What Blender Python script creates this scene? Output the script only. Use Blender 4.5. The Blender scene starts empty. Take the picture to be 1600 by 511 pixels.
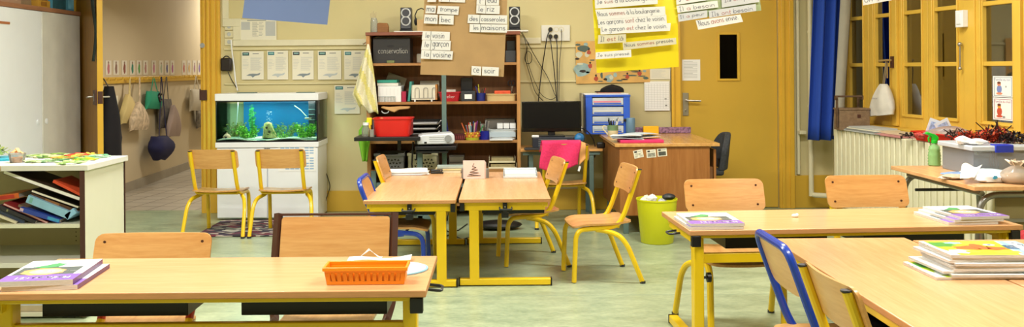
import bpy, bmesh, math, random
from mathutils import Vector, Matrix
PI = math.pi
SC = bpy.context.scene
COL = SC.collection
# ------------------------------------------------------------------ camera
F, HC, ROLL, CX, CY = 1440.0, 1.26, 0.008, 780.0, 107.0
cam_d = bpy.data.cameras.new('camera')
cam_d.sensor_width = 36.0
cam_d.lens = 36.0 * F / 1600.0
cam_d.shift_x = (800 - CX) / 1600.0
cam_d.shift_y = -(255.5 - CY) / 1600.0
cam_d.clip_start = 0.05
cam = bpy.data.objects.new('camera', cam_d)
COL.objects.link(cam)
_r = Vector((1, 0, -ROLL)).normalized(); _u = Vector((ROLL, 0, 1)).normalized(); _b = Vector((0, -1, 0))
cam.matrix_world = Matrix(((_r.x, _u.x, _b.x, 0), (_r.y, _u.y, _b.y, 0), (_r.z, _u.z, _b.z, HC), (0, 0, 0, 1)))
SC.camera = cam
# ------------------------------------------------------------------ world, exposure
w = bpy.data.worlds.new('night'); SC.world = w; w.use_nodes = True
w.node_tree.nodes['Background'].inputs[0].default_value = (0.012, 0.012, 0.016, 1)
w.node_tree.nodes['Background'].inputs[1].default_value = 0.6
SC.view_settings.view_transform = 'Standard'
SC.view_settings.look = 'None'
SC.view_settings.exposure = 0.3
SC.view_settings.gamma = 1.0
SC.view_settings.use_curve_mapping = False


def area(name, loc, sx, sy, power, col, rot=(0, 0, 0)):
    d = bpy.data.lights.new(name, 'AREA'); d.shape = 'RECTANGLE'; d.size = sx; d.size_y = sy
    d.energy = power; d.color = col
    o = bpy.data.objects.new(name, d); COL.objects.link(o); o.location = loc; o.rotation_euler = rot
    return o


LAMP_COL = (1.0, 0.97, 0.92)
LAMPS = [(-1.7, 2.2, 66), (1.5, 2.2, 62), (-1.7, 5.0, 84), (1.5, 5.0, 70), (0.0, 7.0, 14)]
for lx, ly, lp in LAMPS:
    area('lamp_and_fill_light', (lx, ly, 2.86), 1.3, 0.32, lp, LAMP_COL)
area('lamp_and_fill_light', (-3.35, 12.9, 2.55), 0.3, 0.6, 34, (1.0, 0.93, 0.8))
area('lamp_and_fill_light', (2.2, 8.8, 2.3), 0.3, 0.2, 1.2, (1.0, 0.9, 0.75))  # weak fill light, added to lift the black behind the door pane
area('lamp_and_fill_light', (-2.6, 9.3, 1.9), 0.5, 0.3, 16, (1.0, 0.92, 0.8))  # fill light added near the doorway to brighten the corridor wall


# ------------------------------------------------------------------ helpers
def at(px, py, Y):
    u = px - CX; v = py - CY
    return Vector(((u - v * ROLL) * Y / F, Y, HC - (v + u * ROLL) * Y / F))


def onz(px, py, z):
    u = px - CX; v = py - CY
    v2 = v + u * ROLL
    Y = (HC - z) * F / v2
    return Vector(((u - v * ROLL) * Y / F, Y, z))


def lin(c):
    c /= 255.0
    return c / 12.92 if c <= 0.04045 else ((c + 0.055) / 1.055) ** 2.4


def hexc(h):
    h = h.lstrip('#')
    return tuple(lin(int(h[i:i + 2], 16)) for i in (0, 2, 4)) + (1.0,)


MATS = {}


def mat(name, col, rough=0.5, metal=0.0, var=0.06, scale=6.0, spec=0.5, bump=0.0, stretch=(1, 1, 1), trans=0.0, coat=0.0, emit=0.0):
    """plain procedural material: base colour mottled by noise"""
    if name in MATS: return MATS[name]
    m = bpy.data.materials.new(name); m.use_nodes = True
    nt = m.node_tree; N = nt.nodes; L = nt.links
    b = N['Principled BSDF']
    b.inputs['Roughness'].default_value = rough
    b.inputs['Metallic'].default_value = metal
    b.inputs['Specular IOR Level'].default_value = spec
    if coat: b.inputs['Coat Weight'].default_value = coat
    if trans: b.inputs['Transmission Weight'].default_value = trans
    c = hexc(col)
    if emit:
        b.inputs['Emission Color'].default_value = c; b.inputs['Emission Strength'].default_value = emit
    tc = N.new('ShaderNodeTexCoord'); mp = N.new('ShaderNodeMapping'); mp.inputs['Scale'].default_value = stretch
    L.new(tc.outputs['Object'], mp.inputs['Vector'])
    nz = N.new('ShaderNodeTexNoise'); nz.inputs['Scale'].default_value = scale; nz.inputs['Detail'].default_value = 4
    L.new(mp.outputs['Vector'], nz.inputs['Vector'])
    cr = N.new('ShaderNodeValToRGB')
    cr.color_ramp.elements[0].position = 0.3; cr.color_ramp.elements[1].position = 0.7
    cr.color_ramp.elements[0].color = tuple(max(0, x * (1 - var)) for x in c[:3]) + (1,)
    cr.color_ramp.elements[1].color = tuple(min(1, x * (1 + var)) for x in c[:3]) + (1,)
    L.new(nz.outputs['Fac'], cr.inputs['Fac']); L.new(cr.outputs['Color'], b.inputs['Base Color'])
    if bump:
        bp = N.new('ShaderNodeBump'); bp.inputs['Strength'].default_value = bump; bp.inputs['Distance'].default_value = 0.01
        L.new(nz.outputs['Fac'], bp.inputs['Height']); L.new(bp.outputs['Normal'], b.inputs['Normal'])
    MATS[name] = m
    return m


def wood(name, light, dark, rough=0.4, axis='X', scale=1.0, contrast=1.0, coat=0.0):
    if name in MATS: return MATS[name]
    m = bpy.data.materials.new(name); m.use_nodes = True
    nt = m.node_tree; N = nt.nodes; L = nt.links
    b = N['Principled BSDF']; b.inputs['Roughness'].default_value = rough
    b.inputs['Coat Weight'].default_value = coat; b.inputs['Coat Roughness'].default_value = 0.25
    tc = N.new('ShaderNodeTexCoord'); mp = N.new('ShaderNodeMapping')
    s = {'X': (1.5, 16, 16), 'Y': (16, 1.5, 16), 'Z': (16, 16, 1.5)}[axis]
    mp.inputs['Scale'].default_value = tuple(q * scale for q in s)
    L.new(tc.outputs['Object'], mp.inputs['Vector'])
    n1 = N.new('ShaderNodeTexNoise'); n1.inputs['Scale'].default_value = 1.6; n1.inputs['Detail'].default_value = 6
    n1.inputs['Roughness'].default_value = 0.65; n1.inputs['Distortion'].default_value = 0.8
    L.new(mp.outputs['Vector'], n1.inputs['Vector'])
    n2 = N.new('ShaderNodeTexNoise'); n2.inputs['Scale'].default_value = 9.0; n2.inputs['Detail'].default_value = 3
    L.new(mp.outputs['Vector'], n2.inputs['Vector'])
    mx = N.new('ShaderNodeMath'); mx.operation = 'MULTIPLY_ADD'
    L.new(n2.outputs['Fac'], mx.inputs[0]); mx.inputs[1].default_value = 0.35; L.new(n1.outputs['Fac'], mx.inputs[2])
    cr = N.new('ShaderNodeValToRGB')
    cr.color_ramp.elements[0].position = 0.45 + 0.0; cr.color_ramp.elements[1].position = 0.88 / contrast
    cr.color_ramp.elements[0].color = hexc(dark); cr.color_ramp.elements[1].color = hexc(light)
    L.new(mx.outputs[0], cr.inputs['Fac']); L.new(cr.outputs['Color'], b.inputs['Base Color'])
    MATS[name] = m
    return m


def glassy(name, tint='#FFFFFF', refl=0.12, rough=0.02, haze=0.0):
    """thin pane: clear, with a mirror film that follows the fresnel angle"""
    if name in MATS: return MATS[name]
    m = bpy.data.materials.new(name); m.use_nodes = True
    nt = m.node_tree; N = nt.nodes; L = nt.links
    for n in list(N): N.remove(n)
    out = N.new('ShaderNodeOutputMaterial')
    tr = N.new('ShaderNodeBsdfTransparent'); tr.inputs[0].default_value = hexc(tint)
    gl = N.new('ShaderNodeBsdfGlossy'); gl.inputs['Roughness'].default_value = rough
    fr = N.new('ShaderNodeLayerWeight'); fr.inputs['Blend'].default_value = refl
    mx = N.new('ShaderNodeMixShader')
    L.new(fr.outputs['Fresnel'], mx.inputs[0]); L.new(tr.outputs[0], mx.inputs[1]); L.new(gl.outputs[0], mx.inputs[2])
    last = mx
    if haze:
        df = N.new('ShaderNodeBsdfDiffuse'); df.inputs[0].default_value = hexc(tint)
        m2 = N.new('ShaderNodeMixShader'); m2.inputs[0].default_value = haze
        L.new(mx.outputs[0], m2.inputs[1]); L.new(df.outputs[0], m2.inputs[2]); last = m2
    L.new(last.outputs[0], out.inputs[0])
    MATS[name] = m
    return m


def fillet(pts, rad, n=4):
    """round the corners of a polyline"""
    P = [Vector(p) for p in pts]
    if len(P) < 3: return P
    out = [P[0]]
    for i in range(1, len(P) - 1):
        a, b, c = P[i - 1], P[i], P[i + 1]
        r = min(rad, (a - b).length * 0.49, (c - b).length * 0.49)
        p0 = b + (a - b).normalized() * r; p1 = b + (c - b).normalized() * r
        for k in range(n + 1):
            t = k / n
            out.append(p0 * (1 - t) ** 2 + b * 2 * t * (1 - t) + p1 * t * t)
    out.append(P[-1])
    return out


class B:
    def __init__(s): s.bm = bmesh.new()

    def _faces(s, vs, fs, m):
        bv = [s.bm.verts.new(v) for v in vs]
        for f in fs:
            try:
                fa = s.bm.faces.new([bv[i] for i in f]); fa.material_index = m
            except ValueError: pass
        return bv

    def box(s, x0, x1, y0, y1, z0, z1, m=0, M=None):
        vs = [Vector((x, y, z)) for z in (z0, z1) for y in (y0, y1) for x in (x0, x1)]
        if M is not None: vs = [M @ v for v in vs]
        s._faces(vs, [(0, 2, 3, 1), (4, 5, 7, 6), (0, 1, 5, 4), (2, 6, 7, 3), (0, 4, 6, 2), (1, 3, 7, 5)], m)
        return s

    def tube(s, pts, r, seg=8, m=0, closed=False, r2=None, flat=1.0):
        P = [Vector(p) for p in pts]; n = len(P)
        rings = []
        up = Vector((0, 0, 1))
        prev = None
        for i in range(n):
            if closed: d = (P[(i + 1) % n] - P[i - 1])
            else: d = P[min(i + 1, n - 1)] - P[max(i - 1, 0)]
            if d.length < 1e-9: d = Vector((0, 0, 1))
            d.normalize()
            if prev is None:
                a = Vector((1, 0, 0)) if abs(d.x) < 0.9 else Vector((0, 1, 0))
                x = d.cross(a).normalized()
            else:
                x = (prev - d * prev.dot(d)).normalized()
            prev = x
            y = d.cross(x)
            rr = r if r2 is None else r + (r2 - r) * i / max(1, n - 1)
            rings.append([s.bm.verts.new(P[i] + (x * math.cos(2 * PI * k / seg) + y * flat * math.sin(2 * PI * k / seg)) * rr) for k in range(seg)])
        for i in range(n if closed else n - 1):
            A, C = rings[i], rings[(i + 1) % n]
            for k in range(seg):
                f = s.bm.faces.new((A[k], A[(k + 1) % seg], C[(k + 1) % seg], C[k])); f.material_index = m
        if not closed:
            f = s.bm.faces.new(rings[0][::-1]); f.material_index = m
            f = s.bm.faces.new(rings[-1]); f.material_index = m
        return s

    def lathe(s, prof, c=(0, 0, 0), seg=20, m=0, sx=1.0, sy=1.0, M=None):
        c = Vector(c); rings = []
        for r, z in prof:
            ring = []
            for k in range(seg):
                a = 2 * PI * k / seg
                v = Vector((r * sx * math.cos(a), r * sy * math.sin(a), z))
                if M is not None: v = M @ v
                ring.append(s.bm.verts.new(v + c))
            rings.append(ring)
        for i in range(len(rings) - 1):
            A, C = rings[i], rings[i + 1]
            for k in range(seg):
                f = s.bm.faces.new((A[k], A[(k + 1) % seg], C[(k + 1) % seg], C[k])); f.material_index = m
        if prof[0][0] > 1e-6: f = s.bm.faces.new(rings[0][::-1]); f.material_index = m
        if prof[-1][0] > 1e-6: f = s.bm.faces.new(rings[-1]); f.material_index = m
        return s

    def cyl(s, c, r, h, m=0, seg=16, axis='Z', r2=None):
        M = {'Z': Matrix.Identity(3), 'X': Matrix.Rotation(PI / 2, 3, 'Y'), 'Y': Matrix.Rotation(-PI / 2, 3, 'X')}[axis]
        return s.lathe([(r, 0), (r if r2 is None else r2, h)], c, seg, m, M=M)

    def ball(s, c, r, m=0, seg=12, sx=1, sy=1, sz=1):
        n = max(5, seg // 2)
        prof = [(max(1e-5, r * math.sin(PI * i / n)), -r * sz * math.cos(PI * i / n)) for i in range(n + 1)]
        return s.lathe(prof, c, seg, m, sx, sy)

    def prism(s, poly, f0, f1, m=0):
        """poly: list of 2D points; f0 / f1 map (a, b) to 3D for the two faces"""
        A = [s.bm.verts.new(f0(*p)) for p in poly]; C = [s.bm.verts.new(f1(*p)) for p in poly]
        n = len(poly)
        f = s.bm.faces.new(A[::-1]); f.material_index = m
        f = s.bm.faces.new(C); f.material_index = m
        for i in range(n):
            f = s.bm.faces.new((A[i], A[(i + 1) % n], C[(i + 1) % n], C[i])); f.material_index = m
        return s

    def grid(s, fn, nu, nv, m=0, t=0.0):
        """fn(u, v, w) with u, v in 0..1, w = 0 or t"""
        def layer(w): return [[s.bm.verts.new(fn(i / nu, j / nv, w)) for j in range(nv + 1)] for i in range(nu + 1)]
        A = layer(0.0)
        for i in range(nu):
            for j in range(nv):
                f = s.bm.faces.new((A[i][j], A[i + 1][j], A[i + 1][j + 1], A[i][j + 1])); f.material_index = m
        if t:
            C = layer(t)
            for i in range(nu):
                for j in range(nv):
                    f = s.bm.faces.new((C[i][j], C[i][j + 1], C[i + 1][j + 1], C[i + 1][j])); f.material_index = m
            for i in range(nu):
                for j in (0, nv):
                    q = (A[i][j], C[i][j], C[i + 1][j], A[i + 1][j]) if j == 0 else (A[i][j], A[i + 1][j], C[i + 1][j], C[i][j])
                    f = s.bm.faces.new(q); f.material_index = m
            for j in range(nv):
                for i in (0, nu):
                    q = (A[i][j], A[i][j + 1], C[i][j + 1], C[i][j]) if i == 0 else (A[i][j], C[i][j], C[i][j + 1], A[i][j + 1])
                    f = s.bm.faces.new(q); f.material_index = m
        return s

    def panel(s, W, H, r, t, mp, m=0, nx=10, nv=3):
        """rounded-corner plywood: u in +-W/2, v in +-H/2 , w in 0..t, mp(u,v,w)->3D"""
        us = [-W / 2 + r * (1 - math.cos(PI / 2 * k / 4)) for k in range(5)]
        inner = [-W / 2 + r + (W - 2 * r) * k / nx for k in range(1, nx)]
        us = us + inner + [-q for q in us[::-1]]

        def hh(u):
            d = abs(u) - (W / 2 - r)
            return H / 2 - (0 if d <= 0 else r - math.sqrt(max(0, r * r - d * d)) * 0.999)

        def fn(a, b, w_):
            u = us[int(round(a * (len(us) - 1)))]
            v = (b * 2 - 1) * hh(u)
            return mp(u, v, w_)
        return s.grid(fn, len(us) - 1, nv, m, t)

    def build(s, name, mats, parent=None, bevel=0.0, smooth=35, M=None, loc=None, label=None):
        me = bpy.data.meshes.new(name)
        bmesh.ops.recalc_face_normals(s.bm, faces=s.bm.faces[:])
        if M is not None: s.bm.transform(M)
        s.bm.to_mesh(me); s.bm.free()
        if not isinstance(mats, (list, tuple)): mats = [mats]
        for q in mats: me.materials.append(q)
        if smooth:
            me.polygons.foreach_set('use_smooth', [True] * len(me.polygons))
            me.set_sharp_from_angle(angle=math.radians(smooth))
        o = bpy.data.objects.new(name, me); COL.objects.link(o)
        if parent is not None: o.parent = parent
        if loc is not None: o.location = loc
        if bevel:
            bv = o.modifiers.new('bevel', 'BEVEL'); bv.width = bevel; bv.segments = 2; bv.limit_method = 'ANGLE'
        if label: o['label'] = label
        return o


def thing(name, label, cat, loc=(0, 0, 0), rz=0.0, group=None):
    o = bpy.data.objects.new(name, None); COL.objects.link(o)
    o.empty_display_size = 0.1
    o.location = loc; o.rotation_euler = (0, 0, rz)
    o['label'] = label; o['category'] = cat
    if group: o['group'] = group
    return o


def tag(o, label, cat, group=None, kind=None):
    if label: o['label'] = label
    if cat: o['category'] = cat
    if group: o['group'] = group
    if kind: o['kind'] = kind
    return o


def struct(o): o['kind'] = 'structure'; return o


def copy_tree(o, parent=None):
    c = o.copy(); COL.objects.link(c)
    if parent is not None: c.parent = parent
    for ch in list(o.children): copy_tree(ch, c)
    return c


def dup(o, loc, rz=0.0, label=None, group=None, scale=None):
    c = copy_tree(o); c.location = loc; c.rotation_euler = (0, 0, rz)
    if label: c['label'] = label
    if group: c['group'] = group
    if scale: c.scale = scale
    return c


def text_mesh(segs, mats, origin, ax, ay, width, height, name='lettering', parent=None, depth=0.0006, gap=0.28, shear=0.0):
    """segs: [(string, material index)], laid out along ax from origin (lower left), fitted to width x height"""
    bm = bmesh.new(); cur = 0.0; ymin, ymax = 0, 0
    parts = []
    for st, mi in segs:
        cu = bpy.data.curves.new('t', 'FONT'); cu.body = st; cu.size = 1.0; cu.resolution_u = 2; cu.shear = shear
        ob = bpy.data.objects.new('t', cu)
        me = bpy.data.meshes.new_from_object(ob)
        if len(me.vertices):
            xs = [v.co.x for v in me.vertices]; ys = [v.co.y for v in me.vertices]
            x0, x1 = min(xs), max(xs); ymin = min(ymin, min(ys)); ymax = max(ymax, max(ys))
            parts.append((me, cur - x0, mi)); cur += (x1 - x0) + gap
        bpy.data.objects.remove(ob); bpy.data.curves.remove(cu)
    tot = cur - gap
    sx = width / tot; sy = height / (ymax - ymin)
    ax = Vector(ax).normalized(); ay = Vector(ay).normalized(); origin = Vector(origin)
    for me, off, mi in parts:
        n0 = len(bm.verts); vs = []
        for v in me.vertices:
            vs.append(bm.verts.new(origin + ax * (v.co.x + off) * sx + ay * (v.co.y - ymin) * sy))
        for p in me.polygons:
            try:
                f = bm.faces.new([vs[i] for i in p.vertices]); f.material_index = mi
            except ValueError: pass
        bpy.data.meshes.remove(me)
    me = bpy.data.meshes.new(name); bm.to_mesh(me); bm.free()
    for q in mats: me.materials.append(q)
    o = bpy.data.objects.new(name, me); COL.objects.link(o)
    if parent is not None: o.parent = parent
    return o


rnd = random.Random(7)
# ------------------------------------------------------------------ materials
m_wall = mat('cream_wall_paint', '#D0C492', 0.7, var=0.05, scale=1.7, bump=0.03)
m_cream = mat('cream_trim_paint', '#DAD2AE', 0.5, var=0.04, scale=3)
m_corr = mat('corridor_wall_paint', '#CDBE9E', 0.75, var=0.04, scale=1.2)
m_ceil = mat('ceiling_paint', '#DEDACB', 0.9)
m_yel = mat('yellow_gloss_paint', '#DDAE38', 0.35, var=0.05, scale=4)
m_yeld = mat('yellow_door_paint', '#D0A83A', 0.4, var=0.05, scale=2)
m_yelw = mat('yellow_window_paint', '#DDB548', 0.35, var=0.06, scale=5)
m_steel_y = mat('yellow_powder_coat', '#E9C318', 0.28, var=0.03, scale=9)
m_steel_b = mat('blue_powder_coat', '#1C3FA8', 0.25, var=0.03)
m_steel_br = mat('brown_powder_coat', '#4A2A22', 0.35)
m_steel_r = mat('red_powder_coat', '#B9361F', 0.35)
m_blk = mat('black_plastic', '#0E0E11', 0.4)
m_blk2 = mat('dark_grey_plastic', '#2A2C30', 0.45)
m_gry = mat('grey_green_steel', '#5F7672', 0.4, metal=0.0)
m_chrome = mat('brushed_steel', '#B8B5AE', 0.28, metal=0.9, var=0.03)
m_top = wood('beech_laminate_top', '#EBB683', '#DBA36F', 0.27, 'X', 1.0, coat=0.15)
m_topy = wood('beech_laminate_top_lengthways', '#E9B681', '#D49E6A', 0.27, 'Y', 1.0, coat=0.15)
m_edge = mat('desk_edge_wood', '#C68E5A', 0.5, var=0.08, scale=20, stretch=(1, 8, 8))
m_ply = wood('beech_plywood', '#DDAA68', '#C58A48', 0.32, 'X', 1.0, coat=0.2)
m_plyseat = wood('beech_plywood_seat', '#D9A868', '#B98246', 0.3, 'Y', 1.0, coat=0.2)
m_white = mat('white_laminate', '#EAEEF1', 0.35, var=0.015)
m_white2 = mat('greyish_white_laminate', '#DEDDD3', 0.4, var=0.02)
m_paper = mat('white_paper', '#EFF0EE', 0.8, var=0.01)
m_paper2 = mat('cream_paper', '#E4E0CC', 0.8, var=0.02)
m_ink = mat('blue_black_ink', '#343A66', 0.8)
m_inkr = mat('red_ink', '#C8493F', 0.8)
m_inkg = mat('grey_print', '#8A8D8C', 0.8)
m_inkl = mat('light_grey_print', '#B9BCBA', 0.8)
m_wshelf = wood('bookcase_wood', '#B8864E', '#8E5E2E', 0.45, 'X', 1.0)
m_wshelfz = wood('bookcase_wood_upright', '#C8965A', '#A8743E', 0.45, 'Z', 1.0)
m_wback = wood('bookcase_back_wood', '#86572C', '#67401C', 0.6, 'Z', 0.6)
m_red = mat('red_plastic', '#D41F17', 0.35)
m_blu = mat('blue_plastic', '#2F62D8', 0.35)
m_pg = mat('page_edges', '#CFC9C0', 0.85, var=0.12, scale=60, stretch=(1, 1, 14))
# ------------------------------------------------------------------ handwriting (single stroke letters)
def _arc(cx, cy, rx, ry, a0, a1, n=10):
    return [(cx + rx * math.cos(math.radians(a0 + (a1 - a0) * k / n)), cy + ry * math.sin(math.radians(a0 + (a1 - a0) * k / n))) for k in range(n + 1)]


_O = _arc(.45, .5, .42, .5, 20, 380, 14)
GL = {
    'a': (1.0, [_O, [(.87, 1), (.87, .1), (.97, 0)]]), 'b': (1.0, [[(.05, 1.9), (.05, 0)], _arc(.48, .5, .42, .5, 180, 540, 14)]),
    'c': (.85, [_arc(.45, .5, .42, .5, 50, 310)]), 'd': (1.0, [_O, [(.87, 1.9), (.87, 0)]]),
    'e': (.92, [[(.04, .5), (.86, .52)] + _arc(.45, .5, .42, .5, 0, 315)]), 'f': (.6, [_arc(.45, 1.6, .2, .3, 20, 180, 6) + [(.25, 0)], [(.0, 1), (.55, 1)]]),
    'g': (1.0, [_O, [(.87, 1), (.87, -.5)] + _arc(.5, -.5, .37, .4, 0, -150, 6)]), 'h': (.9, [[(.05, 1.9), (.05, 0)], [(.05, .5)] + _arc(.42, .6, .36, .4, 170, 0, 7) + [(.78, 0)]]),
    'i': (.3, [[(.1, 1), (.1, .1), (.2, 0)], [(.1, 1.4), (.12, 1.5)]]), 'l': (.35, [[(.1, 1.9), (.1, .12), (.22, 0)]]),
    'm': (1.35, [[(.05, 1), (.05, 0)], [(.05, .5)] + _arc(.33, .65, .27, .35, 170, 0, 6) + [(.6, 0)], [(.6, .5)] + _arc(.9, .65, .28, .35, 170, 0, 6) + [(1.18, 0)]]),
    'n': (.9, [[(.05, 1), (.05, 0)], [(.05, .5)] + _arc(.42, .6, .36, .4, 170, 0, 7) + [(.78, 0)]]), 'o': (.98, [_O]),
    'p': (1.0, [[(.05, 1), (.05, -.9)], _arc(.48, .5, .42, .5, 180, 540, 14)]), 'r': (.6, [[(.05, 1), (.05, 0)], [(.05, .55)] + _arc(.36, .6, .3, .38, 160, 50, 5)]),
    's': (.78, [_arc(.38, .74, .28, .26, 40, 270, 7) + _arc(.36, .25, .30, .25, 90, -140, 7)]), 't': (.55, [[(.25, 1.55), (.25, .15)] + _arc(.42, .15, .17, .15, 180, 300, 4), [(0, 1), (.5, 1)]]),
    'u': (.92, [[(.05, 1), (.05, .4)] + _arc(.42, .4, .37, .4, 180, 350, 7) + [(.8, 1), (.8, 0)]]), 'v': (.85, [[(.03, 1), (.4, 0), (.78, 1)]]),
    'x': (.8, [[(.05, 1), (.7, 0)], [(.7, 1), (.05, 0)]]), 'z': (.85, [[(.05, 1), (.75, 1), (.05, 0), (.78, 0)]]),
    'J': (.95, [[(.1, 1.85), (.8, 1.85)], [(.55, 1.85), (.55, .3)] + _arc(.3, .3, .25, .3, 0, -160, 6)]), 'I': (.75, [[(.05, 1.85), (.6, 1.85)], [(.32, 1.85), (.32, 0)], [(.05, 0), (.6, 0)]]),
    'L': (.9, [[(.1, 1.85), (.1, 0), (.75, 0)]]), 'N': (1.1, [[(.08, 0), (.08, 1.85), (.9, 0), (.9, 1.85)]]), '.': (.25, [[(.08, .02), (.12, .1)]]), "'": (.25, [[(.12, 1.9), (.05, 1.5)]]),
    'M': (1.3, [[(.08, 0), (.08, 1.85), (.6, .7), (1.12, 1.85), (1.12, 0)]]), 'C': (1.1, [_arc(.6, .92, .52, .92, 50, 310)]), 'E': (.95, [[(.8, 1.85), (.1, 1.85), (.1, 0), (.8, 0)], [(.1, .95), (.7, .95)]]),
    'F': (.9, [[(.8, 1.85), (.1, 1.85), (.1, 0)], [(.1, .95), (.7, .95)]]), '1': (.5, [[(.1, 1.5), (.35, 1.85), (.35, 0)]]), ' ': (.6, []), '-': (.6, [[(.1, .5), (.5, .5)]]),
}
GL['é'] = (.92, GL['e'][1] + [[(.4, 1.25), (.6, 1.6)]]); GL['à'] = (1.0, GL['a'][1] + [[(.55, 1.25), (.35, 1.6)]]); GL['ç'] = (.85, GL['c'][1] + [[(.5, 0), (.42, -.22), (.58, -.35)]])


def hand(segs, mats, origin, ax, ay, width, height, parent=None, name='lettering', wt=.105, nrm=None):
    """segs: [(word, material index)]; thin pen strokes fitted to width x height"""
    cur = 0; items = []; ymin, ymax = 0, 0
    for st, mi in segs:
        for ch in st:
            adv, strokes = GL.get(ch, GL['o'])
            for s_ in strokes:
                items.append(([(x + cur, y) for x, y in s_], mi))
                ymin = min(ymin, min(q[1] for q in s_)); ymax = max(ymax, max(q[1] for q in s_))
            cur += adv + .16
        cur += .6
    tot = max(.1, cur - .76)
    sx = width / tot; sy = height / (ymax - ymin)
    ax = Vector(ax).normalized(); ay = Vector(ay).normalized(); origin = Vector(origin); n = ax.cross(ay).normalized()
    b = B(); hw = wt * .5 * min(sx, sy) * 1.25
    for pts, mi in items:
        P = [(x * sx, (y - ymin) * sy) for x, y in pts]
        f = lambda x, y: origin + ax * x + ay * y
        for (x0, y0), (x1, y1) in zip(P, P[1:]):
            dx, dy = x1 - x0, y1 - y0; d = math.hypot(dx, dy)
            if d < 1e-7: continue
            dx *= hw / d; dy *= hw / d; e = .5
            b._faces([f(x0 - dx * e + dy, y0 - dy * e - dx), f(x1 + dx * e + dy, y1 + dy * e - dx), f(x1 + dx * e - dy, y1 + dy * e + dx), f(x0 - dx * e - dy, y0 - dy * e + dx)], [(0, 1, 2, 3)], mi)
    me = bpy.data.meshes.new(name); b.bm.to_mesh(me); b.bm.free()
    for q in mats: me.materials.append(q)
    o = bpy.data.objects.new(name, me); COL.objects.link(o)
    if parent is not None: o.parent = parent
    return o
# ================================================================== ROOM
YB = 8.2


def floor_mat():
    m = bpy.data.materials.new('green_lino'); m.use_nodes = True
    nt = m.node_tree; N = nt.nodes; L = nt.links; b = N['Principled BSDF']
    tc = N.new('ShaderNodeTexCoord'); mp = N.new('ShaderNodeMapping'); mp.inputs['Scale'].default_value = (1.0, 2.2, 1)
    L.new(tc.outputs['Object'], mp.inputs['Vector'])
    n1 = N.new('ShaderNodeTexNoise'); n1.inputs['Scale'].default_value = 3.5; n1.inputs['Detail'].default_value = 8; n1.inputs['Roughness'].default_value = 0.75
    n2 = N.new('ShaderNodeTexNoise'); n2.inputs['Scale'].default_value = 30; n2.inputs['Detail'].default_value = 5
    L.new(mp.outputs['Vector'], n1.inputs['Vector']); L.new(mp.outputs['Vector'], n2.inputs['Vector'])
    mx = N.new('ShaderNodeMath'); mx.operation = 'MULTIPLY_ADD'; mx.inputs[1].default_value = 0.45
    L.new(n2.outputs['Fac'], mx.inputs[0]); L.new(n1.outputs['Fac'], mx.inputs[2])
    cr = N.new('ShaderNodeValToRGB'); e = cr.color_ramp.elements
    e[0].position = 0.5; e[0].color = hexc('#788A6E'); e[1].position = 0.92; e[1].color = hexc('#AFBB98')
    L.new(mx.outputs[0], cr.inputs['Fac'])
    L.new(cr.outputs['Color'], b.inputs['Base Color'])
    rr = N.new('ShaderNodeMapRange'); rr.inputs['To Min'].default_value = 0.22; rr.inputs['To Max'].default_value = 0.42
    L.new(n1.outputs['Fac'], rr.inputs['Value']); L.new(rr.outputs[0], b.inputs['Roughness'])
    return m


def tile_mat():
    m = bpy.data.materials.new('grey_corridor_tiles'); m.use_nodes = True
    nt = m.node_tree; N = nt.nodes; L = nt.links; b = N['Principled BSDF']; b.inputs['Roughness'].default_value = 0.4
    tc = N.new('ShaderNodeTexCoord'); mp = N.new('ShaderNodeMapping'); mp.inputs['Rotation'].default_value = (0, 0, 0.12)
    br = N.new('ShaderNodeTexBrick'); br.offset = 0.0; br.inputs['Scale'].default_value = 1.0
    br.inputs['Brick Width'].default_value = 0.22; br.inputs['Row Height'].default_value = 0.22; br.inputs['Mortar Size'].default_value = 0.006
    br.inputs['Color1'].default_value = hexc('#B4AC9C'); br.inputs['Color2'].default_value = hexc('#A9A090'); br.inputs['Mortar'].default_value = hexc('#6B6455')
    L.new(tc.outputs['Object'], mp.inputs['Vector']); L.new(mp.outputs['Vector'], br.inputs['Vector']); L.new(br.outputs['Color'], b.inputs['Base Color'])
    return m


m_floor = floor_mat(); m_tile = tile_mat()
m_seam = mat('lino_weld_seam', '#8F9D86', 0.5)
fb = B(); fb.box(-4.3, 4.4, -2.0, YB + 0.14, -0.05, 0)
for yy in (2.3, 3.95, 5.1, 6.35):
    fb.box(-4.2, 3.6, yy, yy + 0.006, 0, 0.0006, 1)
struct(fb.build('floor', [m_floor, m_seam]))
struct(B().box(-4.35, 4.6, -2.1, YB + 0.2, 3.0, 3.1).build('ceiling', m_ceil))
# right wall frame
A_R = Vector((2.96, 8.2, 0)); s_ax = Vector((0.0966, -0.9953, 0)); d_ax = Vector((-0.9953, -0.0966, 0))
MR = Matrix(((s_ax.x, d_ax.x, 0, A_R.x), (s_ax.y, d_ax.y, 0, A_R.y), (0, 0, 1, 0), (0, 0, 0, 1)))


def pr(s, d, z): return MR @ Vector((s, d, z))


def s_at(px): 
    Y = 3.755 / ((px - CX) / F + 0.097)
    return (8.2 - Y) * 1.0047


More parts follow.
